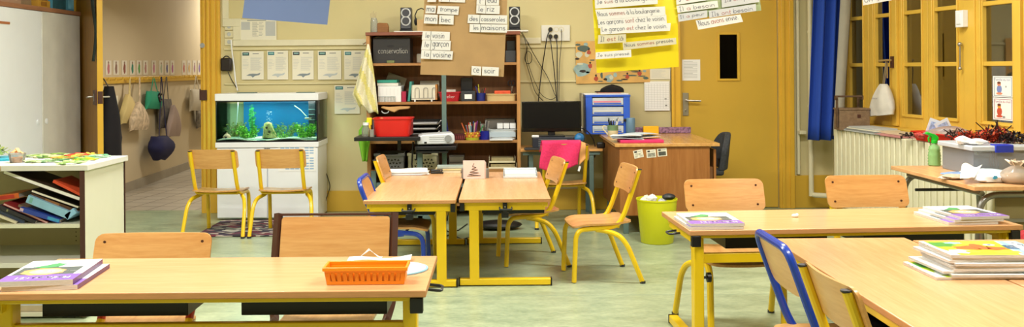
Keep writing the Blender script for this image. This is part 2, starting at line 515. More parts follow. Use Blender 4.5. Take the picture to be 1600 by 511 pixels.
LX0, LX1 = -3.72, -2.64       # left doorway
DX0, DX1 = 1.61, 2.48         # closed door
b = B()
b.box(-4.3, LX0, YB, YB + .14, 0, 3.0); b.box(LX1, DX0, YB, YB + .14, 0, 3.0); b.box(DX1, 3.1, YB, YB + .14, 0, 3.0)
b.box(LX0, LX1, YB, YB + .14, 2.12, 3.0); b.box(DX0, DX1, YB, YB + .14, 2.12, 3.0)
struct(b.build('wall_back', m_wall))
struct(B().box(-4.3, -4.2, -2.0, YB, 0, 3.0).build('wall_left', m_wall))
struct(B().box(-4.3, 4.5, -2.1, -2.0, 0, 3.0).build('wall_front', m_wall))
b = B()
b.box(0, 10.5, -.25, 0, 0, .78, 0, MR); b.box(0, 10.5, -.25, 0, 2.35, 3.0, 0, MR)
b.box(0, .17, -.25, 0, .78, 2.35, 0, MR); b.box(3.62, 10.5, -.25, 0, .78, 2.35, 0, MR)
struct(b.build('wall_right', m_wall))
# low yellow painted band
struct(B().box(LX1 + .17, DX0 - .16, YB - .018, YB, 0, .185).build('baseboard_back', m_yeld, bevel=.004))
b = B(); b.box(DX1 + .13, 2.955, YB - .018, YB, 0, .29)
b.box(0.02, 3, 0, .015, 0, .26, 0, MR)
struct(b.build('baseboard_right', m_yeld, bevel=.004))
# left doorway trim (fluted pilaster)
b = B()
for x0, x1, d in ((LX1, LX1 + .165, .02), (LX1 + .012, LX1 + .035, .035), (LX1 + .05, LX1 + .075, .038), (LX1 + .09, LX1 + .125, .034), (LX1 + .14, LX1 + .16, .03)):
    b.box(x0, x1, YB - d, YB, 0, 2.28)
b.box(LX1, LX1 + .165, YB - .05, YB, 0, .2)
b.box(LX1 - .012, LX1, YB - .02, YB + .14, 0, 2.12)
b.box(LX0 - .14, LX0, YB - .03, YB, 0, 2.28); b.box(LX0 - .14, LX1 + .165, YB - .03, YB, 2.12, 2.28)
struct(b.build('trim_1', m_yel, bevel=.003))
# strike plate + latch hardware on jamb
b = B(); b.box(LX1 - .016, LX1 + .05, YB - .045, YB - .035, 1.0, 1.09); b.box(LX1 - .02, LX1 - .012, YB - .03, YB + .05, 1.0, 1.1)
tag(b.build('strike_plate', m_steel_br, bevel=.002), 'dark metal strike plate on the yellow jamb of the open doorway', 'door latch')
b = B(); b.cyl((LX1 + .012, YB - .04, 1.485), .022, .02, axis='Y', seg=12)
tag(b.build('door_stop', mat('galvanised', '#9FA3A4', .4)), 'small round grey stop high on the yellow doorway jamb', 'door stop')
# right doorway trim
b = B()
for x0, x1, d in ((DX0 - .085, DX0 - .002, .03), (DX0 - .085, DX0 - .06, .045), (DX1, DX1 + .13, .03), (DX1 + .02, DX1 + .05, .04), (DX1 + .09, DX1 + .13, .045)):
    b.box(x0, x1, YB - d, YB, 0, 2.25)
b.box(DX0 - .085, DX1 + .13, YB - .03, YB, 2.12, 2.25)
struct(b.build('trim_2', m_yel, bevel=.003))
# ---- closed yellow door with narrow dark pane
door = thing('door_2', 'closed yellow door with a narrow dark pane and long steel handle plate', 'door', (DX0, YB, 0))
struct(door)
a0 = at(1125, 123, YB); a1 = at(1152, 54, YB); wx0, wx1, wz0, wz1 = a0.x - DX0, a1.x - DX0, a0.z, a1.z
DW = DX1 - DX0
b = B(); t0, t1 = .012, .05
b.box(.004, wx0, t0, t1, .006, 2.115); b.box(wx1, DW - .004, t0, t1, .006, 2.115)
b.box(wx0, wx1, t0, t1, .006, wz0); b.box(wx0, wx1, t0, t1, wz1, 2.115)
b.build('door_slab', m_yeld, door)
b = B()
b.box(wx0 - .02, wx0, 0, t0, wz0 - .02, wz1 + .02); b.box(wx1, wx1 + .022, 0, t0, wz0 - .02, wz1 + .02)
b.box(wx0, wx1, 0, t0, wz0 - .02, wz0); b.box(wx0, wx1, 0, t0, wz1, wz1 + .02)
b.build('pane_frame', mat('yellow_bead_paint', '#D9AE38', .35), door, bevel=.002)
B().box(wx0, wx1, .02, .026, wz0, wz1).build('glass_pane', glassy('night_glass', '#8A8078', .12), door)
p0 = at(1067, 181, YB); p1 = at(1076, 145, YB)
b = B(); b.box(p0.x - DX0, p1.x - DX0, .002, .012, p0.z, p1.z)
b.cyl(((p0.x + p1.x) / 2 - DX0, -.004, p0.z + .05), .011, .008, axis='Y')
hp = b.build('handle_plate', m_chrome, door, bevel=.003)
pl = at(1072, 157, YB); pe = at(1093, 157.5, YB)
B().tube(fillet([(pl.x - DX0, .004, pl.z), (pl.x - DX0, -.045, pl.z), (pe.x - DX0, -.05, pe.z)], .02), .009).build('lever', m_chrome, hp)
# room behind closed door: dark
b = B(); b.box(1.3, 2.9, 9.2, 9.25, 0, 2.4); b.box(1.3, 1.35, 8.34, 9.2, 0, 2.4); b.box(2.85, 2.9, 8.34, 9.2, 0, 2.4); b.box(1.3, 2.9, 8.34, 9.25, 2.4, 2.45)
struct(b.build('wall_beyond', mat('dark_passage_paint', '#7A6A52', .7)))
# ---- open door leaf, brown face and yellow lock edge
ang = math.radians(55)
leaf = thing('door_1', 'open classroom door leaf with brown face and yellow lock edge', 'door', (LX0 + .02, YB - .035, 0), -ang)
struct(leaf)
m_brown = wood('brown_varnished_door', '#A87826', '#7E5614', .4, 'Z', 1.0)
LW = .84
B().box(0, LW, -.04, 0, .01, 2.11).build('door_slab', m_brown, leaf)
B().box(LW, LW + .005, -.042, .002, .01, 2.11).build('lock_edge', m_yel, leaf)
b = B(); b.box(LW - .09, LW, -.058, -.04, .99, 1.11); b.box(LW + .005, LW + .009, -.04, 0, 1.0, 1.1)
lk = b.build('lock_case', m_steel_br, leaf, bevel=.003)
b = B(); b.box(LW - .06, LW - .04, -.061, -.058, 1.02, 1.08); b.tube([(LW - .1, -.058, 1.055), (LW - .1, -.09, 1.055), (LW - .13, -.095, 1.05)], .008)
b.tube([(LW + .0, 0.002, 1.055), (LW, .05, 1.055), (LW - .06, .055, 1.055)], .007)
b.build('door_handle', m_chrome, lk)
# ---- corridor
def cw(px, off=0.0):            # corridor wall (or a plane off in front of it), X as function of Y
    u = (px - CX) / F
    Y = (3.509 - off) / (-u - .0417)
    return Vector((u * Y, Y, 0))
c_d = Vector((-.0417, 1, 0)).normalized(); c_n = Vector((1, .0417, 0)).normalized()
def cwz(px, py, off=0.0):
    p = cw(px, off); v = py - CY + (px - CX) * ROLL
    return Vector((p.x, p.y, HC - v * p.y / F))
def cpt(Y): return Vector((-3.905 - .0417 * (Y - 9.5), Y, 0))
b = B(); p0 = cpt(8.34); p1 = cpt(15.0)
for z0, z1, o0, o1, mi in ((0, 2.8, -.1, 0, 0), (0, .095, 0, .015, 1)):
    vs = [p + c_n * o + Vector((0, 0, z)) for z in (z0, z1) for p, o in ((p0, o0), (p0, o1), (p1, o1), (p1, o0))]
    b._faces(vs, [(0, 1, 2, 3), (4, 7, 6, 5), (0, 4, 5, 1), (1, 5, 6, 2), (2, 6, 7, 3), (3, 7, 4, 0)], mi)
struct(b.build('wall_corridor_left', [m_corr, mat('grey_plinth_tile', '#9C9484', .5)]))
struct(B().box(-2.0, -1.9, 8.34, 15.0, 0, 2.8).build('wall_corridor_right', m_corr))
struct(B().box(-4.4, -1.9, 15.0, 15.1, 0, 2.8).build('wall_corridor_end', m_corr))
struct(B().box(-4.4, -1.9, 8.34, 15.0, 2.8, 2.9).build('ceiling_corridor', m_ceil))
struct(B().box(-4.4, -1.9, YB + .14, 15.0, -.05, 0).build('floor_corridor', m_tile))
# ---- wall trunking and rails on the back wall
m_trunk = mat('cream_plastic_trunking', '#DCD6B8', .45)
b = B()
zt0, zt1 = at(450, 71.5, YB).z, at(450, 62, YB).z
xa = at(348.5, 60, YB).x; xb = at(365, 60, YB).x
b.box(xa, xa + .057, YB - .02, YB, zt1 + .19, 2.99)
b.box(xa, xb + .07, YB - .02, YB, zt1 + .12, zt1 + .19); b.box(xb, xb + .07, YB - .02, YB, zt1, zt1 + .12); b.box(xb, at(845, 60, YB).x, YB - .02, YB, zt0, zt1)
struct(b.build('trim_3', m_trunk, bevel=.003))
b = B()
for y0, y1 in ((74, 78), (129, 132)):
    z0, z1 = at(450, y1, YB).z, at(450, y0, YB).z
    b.box(at(350, 0, YB).x, DX0 - .09, YB - .014, YB, z0, z1)
struct(b.build('trim_4', mat('cream_rail_paint', '#D6CC9E', .5), bevel=.003))
# ---- pipes near the right corner
b = B()
px1 = at(1265, 100, 8.1).x; px2 = at(1247, 100, 8.16).x
b.tube([(px1, 8.08, .12), (px1, 8.08, 3.0)], .022, 12)
b.tube(fillet([(px1, 8.08, .2), (px1, 8.08, .13), (px1 + .14, 8.0, .13), (px1 + .32, 7.88, .11)], .05), .022, 10)
for z in (1.55, .9): b.cyl((px1, 8.08, z), .027, .02)
tag(b.build('heating_pipe', m_cream), 'cream painted heating pipe rising in the corner beside the yellow door', 'pipe')
b = B(); b.box(px2 - .01, px2 + .012, 8.16, 8.2, .3, 3.0); b.box(px1 - .09, px1 - .03, 8.1, 8.2, .66, .69)
struct(b.build('trim_5', m_cream, bevel=.003))
# ---- windows in the right wall
m_pane = glassy('window_glass', '#C9C4BA', .7, .03)


def window(name, s0, s1, panes, label, mid=None):
    root = thing(name, label, 'window'); struct(root)
    z0, z1 = .78, 2.35; b = B()
    bot, tops = .887, [(1.25, 1.28), (1.645, 1.675), (2.04, 2.2)]
    xs = [s0] + [q for p in panes for q in p] + [s1]
    for i in range(0, len(xs), 2):
        a, c = xs[i], xs[i + 1]
        b.box(a, c, -.09, -.03, z0, z1, 0, MR)
        if c - a > .12 and 0 < i < len(xs) - 2:
            mdl = (a + c) / 2
            b.box(mdl - .035, mdl + .035, -.03, -.005, z0 + .01, z1, 0, MR)
    for a, c in panes:
        b.box(a, c, -.09, -.03, z0, bot, 0, MR)
        for t0, t1 in tops: b.box(a, c, -.085, -.035, t0, t1, 0, MR)
        b.box(a, c, -.09, -.03, 2.2, z1, 0, MR)
        # raised bead round the panes
        b.box(a - .02, a - .008, -.032, -.018, bot - .02, 2.06, 0, MR); b.box(c + .008, c + .02, -.032, -.018, bot - .02, 2.06, 0, MR)
        b.box(a - .02, c + .02, -.032, -.018, bot - .022, bot - .01, 0, MR)
    b.build('window_frame', m_yelw, root, bevel=.004)
    for a, c in panes:
        zb = bot
        for t0, t1 in tops:
            B().box(a, c, -.064, -.060, zb, t0, 0, MR).build('pane', m_pane, root); zb = t1
    return root


win2 = None
window('window_1', .18, .60, [(.26, .51)], 'single narrow yellow casement window nearest the blue curtain')
win2 = window('window_2', .605, 1.474, [(.706, .943), (1.145, 1.396)], 'yellow double casement window where the cloth bag hangs')
window('window_3', 1.48, 1.93, [(1.556, 1.837)], 'single yellow casement between the double window and the flat mullion')
window('window_4', 2.05, 3.6, [(2.12, 2.43), (2.565, 2.88), (3.02, 3.4)], 'wide yellow window at the right edge with two picture cards')
b = B(); b.box(1.93, 2.05, -.09, -.02, .78, 2.35, 0, MR); struct(b.build('trim_6', m_yelw, bevel=.003))
b = B(); b.box(.17, 3.62, -.1, .07, .745, .782, 0, MR); struct(b.build('trim_7', m_yelw, bevel=.006))
# window latch with knob
b = B(); b.box(1.02, 1.05, -.005, .012, 1.24, 1.33, 0, MR); lt = b.build('latch_plate', m_steel_br, win2)
b = B(); b.tube([pr(1.035, .01, 1.30), pr(1.035, .05, 1.30), pr(.93, .055, 1.295)], .008); b.tube([pr(1.01, .03, 1.29), pr(1.01, .03, 1.16)], .006)
b.build('latch_handle', mat('old_brass', '#A58A55', .4), lt)
b = B(); s = s_at(1503); b.box(s - .042, s + .042, 0 - .02, .02, 1.515, 1.63, 0, MR); b.box(s - .025, s + .025, .02, .026, 1.535, 1.61, 0, MR)
tag(b.build('thermostat', m_white, bevel=.003), 'small white square thermostat on the yellow mullion', 'thermostat')
b = B(); s = s_at(1500); b.tube([pr(s, 0, 1.385), pr(s, 0, 1.245)], .006, 6); b.ball(pr(s, .0, 1.4), .016); b.ball(pr(s, .0, 1.235), .013)
tag(b.build('door_bolt', m_chrome), 'thin metal slide bolt below the white thermostat', 'bolt')
# ---- radiator
rad = thing('radiator', 'long cream ribbed radiator under the yellow windows', 'radiator')
b = B(); n = 28; sa, sb = .62, 2.70; st = (sb - sa) / n
for i in range(n):
    s0 = sa + i * st
    b.box(s0 + .004, s0 + st - .014, .09, .285, .12, .742, 0, MR)
b.build('ribs', mat('radiator_enamel', '#E3DFC0', .4), rad, bevel=.006)
b = B(); b.box(sa, sb - .01, .11, .265, .14, .72, 0, MR); b.box(sa, sb, .14, .24, .1, .14, 0, MR)
b.build('core', mat('radiator_core_enamel', '#D2CCA6', .45), rad)
for s in (sa + .1, sb - .1): B().box(s - .02, s + .02, .12, .25, 0, .12, 0, MR).build('foot', m_cream, rad)
# ---- blue curtain with grey lining
def curtain():
    root = thing('curtain', 'long royal blue curtain with grey lining hanging in the window corner', 'curtain')
    mb_ = mat('royal_blue_cloth', '#1E45A8', .85, var=.12, scale=3, stretch=(1, 1, .2)); ml = mat('grey_lining_cloth', '#A9A596', .85)
    Yc = 7.85
    def fn(u, v, w_):
        zt = 2.55; zb = at(1285, 219, Yc).z
        z = zt + (zb - zt) * v
        xl = at(1272 + (1244 + 18 - 1272) * min(1, max(0, (z - 1.87) / (zb - 1.87))), 0, Yc).x
        xr = at(1318 + (1309 - 1318) * min(1, max(0, (z - 1.87) / (zb - 1.87))), 0, Yc).x
        x = xl + (xr - xl) * u
        return Vector((x, Yc + .055 * math.sin(u * PI * 5.0 + .6 * v) + .02 * math.sin(u * 9) + .02 * u, z))
    b = B(); b.grid(fn, 60, 14); b.build('curtain_cloth', mb_, root, smooth=180).modifiers.new('s', 'SOLIDIFY').thickness = .004
    def fl(u, v, w_):
        z = 2.55 + (at(1285, 211, Yc).z - 2.55) * v
        k = min(1, max(0, (z - 1.87) / (.66 - 1.87)))
        xl = at(1310 - 14 * k, 0, Yc).x; xr = at(1326 - 16 * k, 0, Yc).x
        return Vector((xl + (xr - xl) * u, Yc - .055 - .02 * math.sin(u * PI) - .01 * u, z))
    b = B(); b.grid(fl, 10, 10); b.build('curtain_lining', ml, root, smooth=180).modifiers.new('s', 'SOLIDIFY').thickness = .003
    b = B(); b.tube([(2.35, Yc + .0, 2.58), (3.05, Yc + .0, 2.58)], .014); b.build('curtain_rod', m_steel_br, root)
curtain()
# ---- ceiling lights (above the frame)
for i, (lx, ly, lp) in enumerate(LAMPS):
    t = thing('ceiling_light', ['surface ceiling light above the front left desk', 'surface ceiling light above the front right desks', 'surface ceiling light between the left chairs and middle desks', 'surface ceiling light above the right hand desk', 'surface ceiling light nearest the back bookcase'][i], 'ceiling light', (lx, ly, 2.88))
    B().box(-.7, .7, -.19, .19, .03, .12).build('housing', m_white, t, bevel=.006)
    B().box(-.66, .66, -.17, .17, .0, .03).build('diffuser', mat('lit_diffuser', '#FFF4E0', .6, emit=1.5), t)
# ================================================================== DESKS AND CHAIRS
def desk(label, L, D, zt, M_loc, rz, group='yellow framed school desks', casiers=2, lengthways=False, th=.022, topmat=None):
    """origin on the floor at the centre; pupil side +Y; columns near -Y"""
    t = thing('school_desk', label, 'desk', M_loc, rz, group)
    b = B(); b.box(-L / 2, L / 2, -D / 2, D / 2, zt - th, zt, 0)
    for f in b.bm.faces: 
        if abs(f.normal.z) < .5: f.material_index = 0
    b.bm.normal_update()
    for f in b.bm.faces:
        if f.calc_center_median().z < zt - .001: f.material_index = 1
    b.build('desktop', [topmat or m_top, m_edge], t, bevel=.003)
    zr = zt - th
    b = B(); i = .028
    b.box(-L / 2 + i, L / 2 - i, -D / 2 + .012, -D / 2 + .04, zr - .014, zr)
    b.box(-L / 2 + i, L / 2 - i, D / 2 - .045, D / 2 - .015, zr - .03, zr)
    for s in (-1, 1):
        xx = s * (L / 2 - .045)
        b.box(xx - .014, xx + .014, -D / 2 + .03, D / 2 - .03, zr - .048, zr)
    b.build('top_frame', m_steel_y, t, bevel=.003)
    yc = -D / 2 + .085
    for s in (-1, 1):
        b = B(); xx = s * (L / 2 - .055)
        b.box(xx - .022, xx + .022, yc - .028, yc + .028, .035, zr - .01)
        b.box(xx - .022, xx + .022, -D / 2 + .0, D / 2 - .0, .006, .042)
        lg = b.build('leg', m_steel_y, t, bevel=.004)
        for yy in (-D / 2 - .006, D / 2):
            B().box(xx - .024, xx + .024, yy, yy + .006, .002, .044).build('end_cap', m_blk, lg)
    b = B(); b.box(-L / 2 + .07, L / 2 - .07, yc - .014, yc + .014, zr - .135, zr - .093)
    b.build('crossbar', m_steel_y, t, bevel=.003)
    w = .465
    for s in ((-1, 1) if casiers == 2 else (casiers,)):
        b = B(); cx = s * (w / 2 + .085); x0, x1 = cx - w / 2, cx + w / 2
        y0, y1 = -D / 2 + .13, D / 2 - .03; z0, z1 = zr - .084, zr - .002
        b.box(x0, x1, y0, y1, z0, z0 + .004); b.box(x0, x1, y0, y0 + .004, z0, z1)
        b.box(x0, x0 + .004, y0, y1, z0, z1); b.box(x1 - .004, x1, y0, y1, z0, z1)
        b.build('storage_tray', m_blk, t, bevel=.002)
    for s in (-1, 1):
        b = B(); xx = s * (L / 2 - .03)
        b.box(xx - .02, xx + .02, -D / 2 + .003, -D / 2 + .03, zr - .05, zr - .002)
        b.build('corner_bracket', m_blk, t, bevel=.003)
        b = B(); xe = s * (L / 2 + .003)
        b.tube(fillet([(xe - s * .02, -.03, zr - .03), (xe + s * .03, -.03, zr - .035), (xe + s * .03, .04, zr - .035), (xe - s * .02, .04, zr - .03)], .015), .005, 6)
        b.build('bag_hook', m_blk2, t)
        b = B(); xk = s * (L / 2 - .055) + (-s) * .022
        b.tube([(xk, yc, zr - .2), (xk - s * .02, yc, zr - .2)], .006, 8); b.cyl((min(xk - s * .02, xk - s * .036), yc, zr - .2), .022, .016, axis='X', seg=14)
        b.build('adjusting_knob', m_blk, t)
    return t


def clip(t, L, D, zr, side):
    b = B(); xx = side * (L / 2 - .02)
    b.box(xx - .01 + side * .002, xx + side * .004 + .01, -.012, .014, zr - .075, zr - .004)
    b.box(xx - .02, xx + .012, -.02, .022, zr - .09, zr - .06)
    b.box(xx + side * .014 - .002, xx + side * .014 + .002, -.003, .005, zr - .03, zr - .022, 1)
    b.build('hook_clip', [m_blk, m_chrome], t, bevel=.002)


def chair_yellow(label, steel=None, W=.38, group='yellow tubular school chairs'):
    """sitter faces +Y; origin on the floor at the seat centre; tubes outside the plywood"""
    steel = steel or m_steel_y
    t = thing('school_chair', label, 'chair', (0, 0, 0), 0, group)
    h = .66; r = .0148
    def seatmap(u, v, w_):
        x = u; y = v
        z = .335 + w_ - .018 * max(0, (y - .08) / .1) ** 2 + .012 * max(0, (-y - .05) / .1) - .010 * math.cos(x / .19 * PI / 2)
        return Vector((x, y + .0, z))
    B().panel(.36, .35, .055, .011, seatmap, nx=8, nv=10).build('seat', m_plyseat, t)
    yb = -.198
    def backmap(u, v, w_):
        return Vector((u, -.182 - .34 * v - .02 * math.cos(u / (W / 2) * PI / 2) + w_, .592 + v))
    bk = B().panel(W, .15, .03, .010, backmap, nx=10, nv=3).build('backrest', m_ply, t)
    for sx in (-1, 1):
        for dz in (-.045, .045):
            x = sx * (W / 2 - .035)
            B().cyl((x, backmap(x, dz, .010).y, .592 + dz), .0055, .002, axis='Y', seg=8).build('screw', m_steel_br, bk)
    for sx in (-1, 1):
        x = sx * .163
        b = B(); xu = sx * (W / 2 - .028)
        pts = [(xu, -.219, h - .005), (xu, -.165, .50), (x, -.122, .385), (x, -.085, .327), (x, .0, .318), (x, .14, .310), (x, .165, .27), (x, .178, .005)]
        b.tube(fillet(pts, .05, 5), r, 10)
        fr = b.build('side_frame', steel, t)
        B().cyl((xu, -.220, h - .006), r + .001, .005, seg=10).build('tube_cap', m_blk2, fr)
        b = B()
        pts = [(x - sx * .006, .045, .308), (x - sx * .0, -.01, .300), (sx * .205, -.085, .28), (sx * .222, -.13, .22), (sx * .232, -.215, .005)]
        b.tube(fillet(pts, .05, 5), r, 10)
        lg = b.build('rear_leg', steel, t)
        B().cyl((sx * .232, -.215, 0), r + .002, .014, seg=10).build('foot_cap', m_blk2, lg)
    for y_, z_ in ((.05, .312), (-.09, .322)):
        B().tube([(-.16, y_, z_), (.16, y_, z_)], .009, 8).build('cross_tube', steel, t)
    return t


def chair_hoop(label, steel, W=.36, square=False, H=.66, group=None):
    """continuous hoop frame that runs round the backrest"""
    t = thing('school_chair', label, 'chair', (0, 0, 0), 0, group)
    r = .014
    def seatmap(u, v, w_):
        return Vector((u, v, .335 + w_ - .02 * max(0, (v - .08) / .1) ** 2 - .008 * math.cos(u / .18 * PI / 2)))
    B().panel(.34, .35, .05, .011, seatmap, nx=8, nv=10).build('seat', m_plyseat, t)
    yb = -.19; hb = .155
    rad = .018 if square else .06
    def bm_(u, v, w_): return Vector((u, -.190 - .34 * v - (.0 if square else .012) * math.cos(u / (W / 2) * PI / 2) + w_, H - .012 - hb / 2 + v))
    B().panel(W - .02, hb, .012 if square else .05, .010, bm_, nx=10, nv=3).build('backrest', m_ply, t)
    b = B()
    def side(sx): return [(sx * W / 2, -.112, .375), (sx * W / 2, -.219 + .34 * (H - .5), .50), (sx * W / 2, -.219, H - .004)]
    L_ = side(-1); R_ = side(1)
    if square:
        for sx in (-1, 1):
            xs_ = sx * (W / 2 + .006)
            b.tube(fillet([(sx * (W / 2 - .01), .16, .005), (sx * (W / 2 - .01), .15, .305), (sx * (W / 2 - .01), -.085, .322), (xs_, -.112, .375), (xs_, -.219 + .34 * (H - .5), .50), (xs_, -.219, H)], .02, 4), .017, 4)
        b.box(-W / 2, W / 2, -.226, -.210, H - .008, H)
    else: b.tube(fillet([(-W / 2 + .01, .16, .005), (-W / 2 + .01, .15, .305), (-W / 2 + .01, -.085, .322)] + L_ + R_[::-1] + [(W / 2 - .01, -.085, .322), (W / 2 - .01, .15, .305), (W / 2 - .01, .16, .005)], rad, 5), r, 4 if square else 10)
    b.build('hoop_frame', steel, t)
    for sx in (-1, 1):
        b = B()
        b.tube(fillet([(sx * (W / 2 - .012), .04, .305), (sx * (W / 2 - .0), -.06, .30), (sx * (W / 2 + .035), -.12, .24), (sx * (W / 2 + .045), -.21, .005)], .05, 5), r * .95, 10)
        lg = b.build('rear_leg', steel, t)
        B().cyl((sx * (W / 2 + .045), -.21, 0), r + .002, .014, seg=10).build('foot_cap', m_blk2, lg)
    b = B(); b.tube([(-W / 2, .05, .312), (W / 2, .05, .312)], .009, 8); b.build('cross_tube', steel, t)
    return t


H90 = PI / 2
# front left desk: front edge y=453, right end X -.229
ZF = .585; LF = 1.37; DF = .52
d_fl = desk('long desk at the front left carrying the orange basket', LF, DF, ZF, (-.229 - LF / 2, 2.81 + DF / 2, 0), 0)
# right desk, slightly turned
ZR = .55; LR = 1.49; DR = .54; aR = math.radians(3)
def rdesk(x, y):                # local (from the front left corner) to world
    return Vector((.82 + x * math.cos(aR) - y * math.sin(aR), 3.99 + x * math.sin(aR) + y * math.cos(aR), 0))
d_r = desk('long desk at the right with purple workbooks at both ends', LR, DR, ZR, rdesk(LR / 2, DR / 2), aR)
# middle pair, short end towards us
ZM = .51; LM = 1.38; DM = .528
yM = 5.27 + LM / 2
d_m1 = desk('left desk of the middle pair, papers and stapler on it', LM, DM, ZM, (-.784 + DM / 2, yM, 0), H90)
d_m2 = desk('right desk of the middle pair, pink card and paper tray on it', LM, DM, ZM, (-.246 + DM / 2 + .008, yM + .03, 0), -H90)
clip(d_m1, LM, DM, ZM - .022, -1); clip(d_m2, LM, DM, ZM - .022, 1)
# front right pair
ZQ = .55; LQ = 1.46; DQ = .55
d_q1 = desk('front right desk with the tall pile of magazines over its seam', LQ, DQ, ZQ, (1.115 + DQ / 2, 3.80 - LQ / 2, 0), H90, topmat=m_top)
d_q2 = desk('desk at the bottom right corner, right half of the front pair', LQ, DQ, ZQ, (1.672 + DQ / 2, 3.74 - LQ / 2, 0), -H90)

# chairs (sitter faces +Y at rz=0)
c0 = chair_yellow('yellow framed chair standing left of the other by the aquarium')
c0.location = (-2.16, 7.14, 0); c0.rotation_euler = (0, 0, math.radians(-2))
def yc(x, y, rz, label, sc=(1, 1, 1)): return dup(c0, (x, y, 0), math.radians(rz), label, scale=sc)
yc(-1.66, 7.14, 1, 'yellow framed chair standing right of the other by the aquarium')
yc(.585, 5.58, 97, 'yellow framed chair pulled out from the middle desks, whole seat showing')
yc(.185, 6.03, 99, 'yellow framed chair pushed into the right side of the middle desks')
c_pc = yc(.50, 7.42, 4, 'yellow framed chair at the computer with a pink towel on it')
yc(-.61, 6.28, -90, 'yellow framed chair at the far left of the middle desks')
yc(1.14, 2.64, -88, 'yellow framed chair at the front right desk, nearest to us')
yc(1.145, 4.49, 180 + 3, 'yellow framed chair behind the right desk, left one near the bin', (1.07, 1, 1.03))
yc(1.875, 4.52, 180 + 2, 'yellow framed chair behind the right desk, in front of the radiator', (1.1, 1, 1.045))
cb = chair_hoop('blue framed chair at the left of the middle desks', m_steel_b, group='blue framed school chairs', H=.62)
cb.location = (-.60, 5.50, 0); cb.rotation_euler = (0, 0, -H90)
cb2 = chair_hoop('blue framed chair at the front right desk', m_steel_b, group='blue framed school chairs', H=.68)
cb2.location = (1.13, 3.105, 0); cb2.rotation_euler = (0, 0, math.radians(-90))
cr_ = chair_yellow('red framed chair behind the front left desk beside the bookshelf', m_steel_r, .44, 'chairs behind the front left desk')
cr_.location = (-1.315, 3.30, 0); cr_.rotation_euler = (0, 0, PI); cr_.scale = (1.0, 1, .965)
for ch in cr_.children:
    if ch.name.startswith(('rear_leg', 'cross_tube')): ch.data.materials[0] = m_steel_y
    if ch.name.startswith('side_frame'):
        ch.data.materials.append(m_steel_y)
        for p_ in ch.data.polygons:
            if p_.center.z < .36: p_.material_index = 1
cbr = chair_hoop('brown framed chair behind the front left desk and the orange basket', m_steel_br, W=.44, square=True, group='chairs behind the front left desk', H=.70)
cbr.location = (-.64, 3.38, 0); cbr.rotation_euler = (0, 0, PI)
# ================================================================== LEFT SIDE
m_mel = mat('cream_melamine', '#DEDDC6', .4, var=.02)
m_melin = mat('beige_melamine', '#C6BC92', .5, var=.03)
# ---- tall white cupboard, doors towards +X
cup = thing('tall_cupboard', 'tall white two door cupboard beside the open door', 'cupboard', (-3.6, 0, 0))
yA, yM_, yB_ = 5.9, 7.26, 7.92; CH = 1.775
b = B(); b.box(-.45, -.02, yA, yB_, 0.04, CH - .035); b.box(-.44, -.03, yA + .02, yB_ - .02, 0, .04)
b.build('body', m_white2, cup, bevel=.004)
b = B(); b.box(-.46, .005, yA - .01, yB_ + .01, CH - .035, CH); b.build('top_board', wood('brown_top_board', '#A87858', '#8C5E42', .5, 'Y'), cup, bevel=.003)
for y0, y1, mm, hy in ((yA, yM_ - .004, m_white, yM_ - .07), (yM_ + .004, yB_, mat('warm_white_laminate', '#D9D7CC', .4), yM_ + .06)):
    dr = B().box(-.02, 0.0, y0, y1, .05, CH - .037).build('door', mm, cup, bevel=.004)
    B().lathe([(.022, 0), (.024, .004), (.01, .007)], (0, hy, .87), 14, M=Matrix.Rotation(PI / 2, 3, 'Y')).build('handle', m_white, dr)
p = at(0, 35.5, 6.65); tag(B().box(-3.599, -3.596, 6.6, 6.78, p.z - .006, p.z + .012).build('tape_strip', mat('brown_tape', '#A8673F', .6)), 'short strip of brown tape stuck across the white cupboard door', 'tape')


def carton(name, label, cat, x0, x1, y0, y1, z0, z1, col, patches=(), face='x'):
    mats = [mat(name + '_' + col[1:], col, .7, var=.08)]
    b = B(); b.box(x0, x1, y0, y1, z0, z1)
    for a0, a1, c0_, c1_, pc in patches:     # fractions along y (or x) and z on the front face
        mats.append(mat(name + '_print_' + pc[1:], pc, .6, var=.25, scale=14)); k = len(mats) - 1
        if face == 'x':
            b.box(x1, x1 + .0015, y0 + (y1 - y0) * a0, y0 + (y1 - y0) * a1, z0 + (z1 - z0) * c0_, z0 + (z1 - z0) * c1_, k)
        else:
            b.box(x0 + (x1 - x0) * a0, x0 + (x1 - x0) * a1, y0 - .0015, y0, z0 + (z1 - z0) * c0_, z0 + (z1 - z0) * c1_, k)
    return tag(b.build(name, mats, bevel=.002), label, cat)


def ycup(px): return 3.6 * F / (CX - px)
carton('cardboard_box', 'cardboard box with pink print on the cupboard top, leftmost', 'box', -3.95, -3.62, 6.5, ycup(38), CH + .002, CH + .30, '#A08066', [(.1, .65, .1, .95, '#C4605A')])
carton('storage_box', 'plain greyish brown box standing second on the cupboard top', 'box', -3.95, -3.66, ycup(39) + .03, ycup(62), CH + .002, CH + .26, '#8A7458')
carton('puzzle_box', 'flat mustard yellow box on the cupboard top under a brown one', 'box', -3.95, -3.62, ycup(63) + .02, ycup(83), CH + .002, CH + .055, '#B98A2C', [(.2, .7, .2, .8, '#8A5F1E')])
carton('shoe_box', 'brown cardboard box resting on the mustard yellow one', 'box', -3.95, -3.63, ycup(63) + .02, ycup(82), CH + .057, CH + .25, '#9A7040')
carton('game_box', 'blue picture game box at the end of the cupboard top', 'box', -3.92, -3.62, ycup(87), ycup(120), CH + .002, CH + .30, '#4C8FA8', [(.25, .7, .35, .98, '#C9BE9A'), (.0, .6, .0, .33, '#23545F'), (.72, .98, .05, .95, '#6FB0C8')])
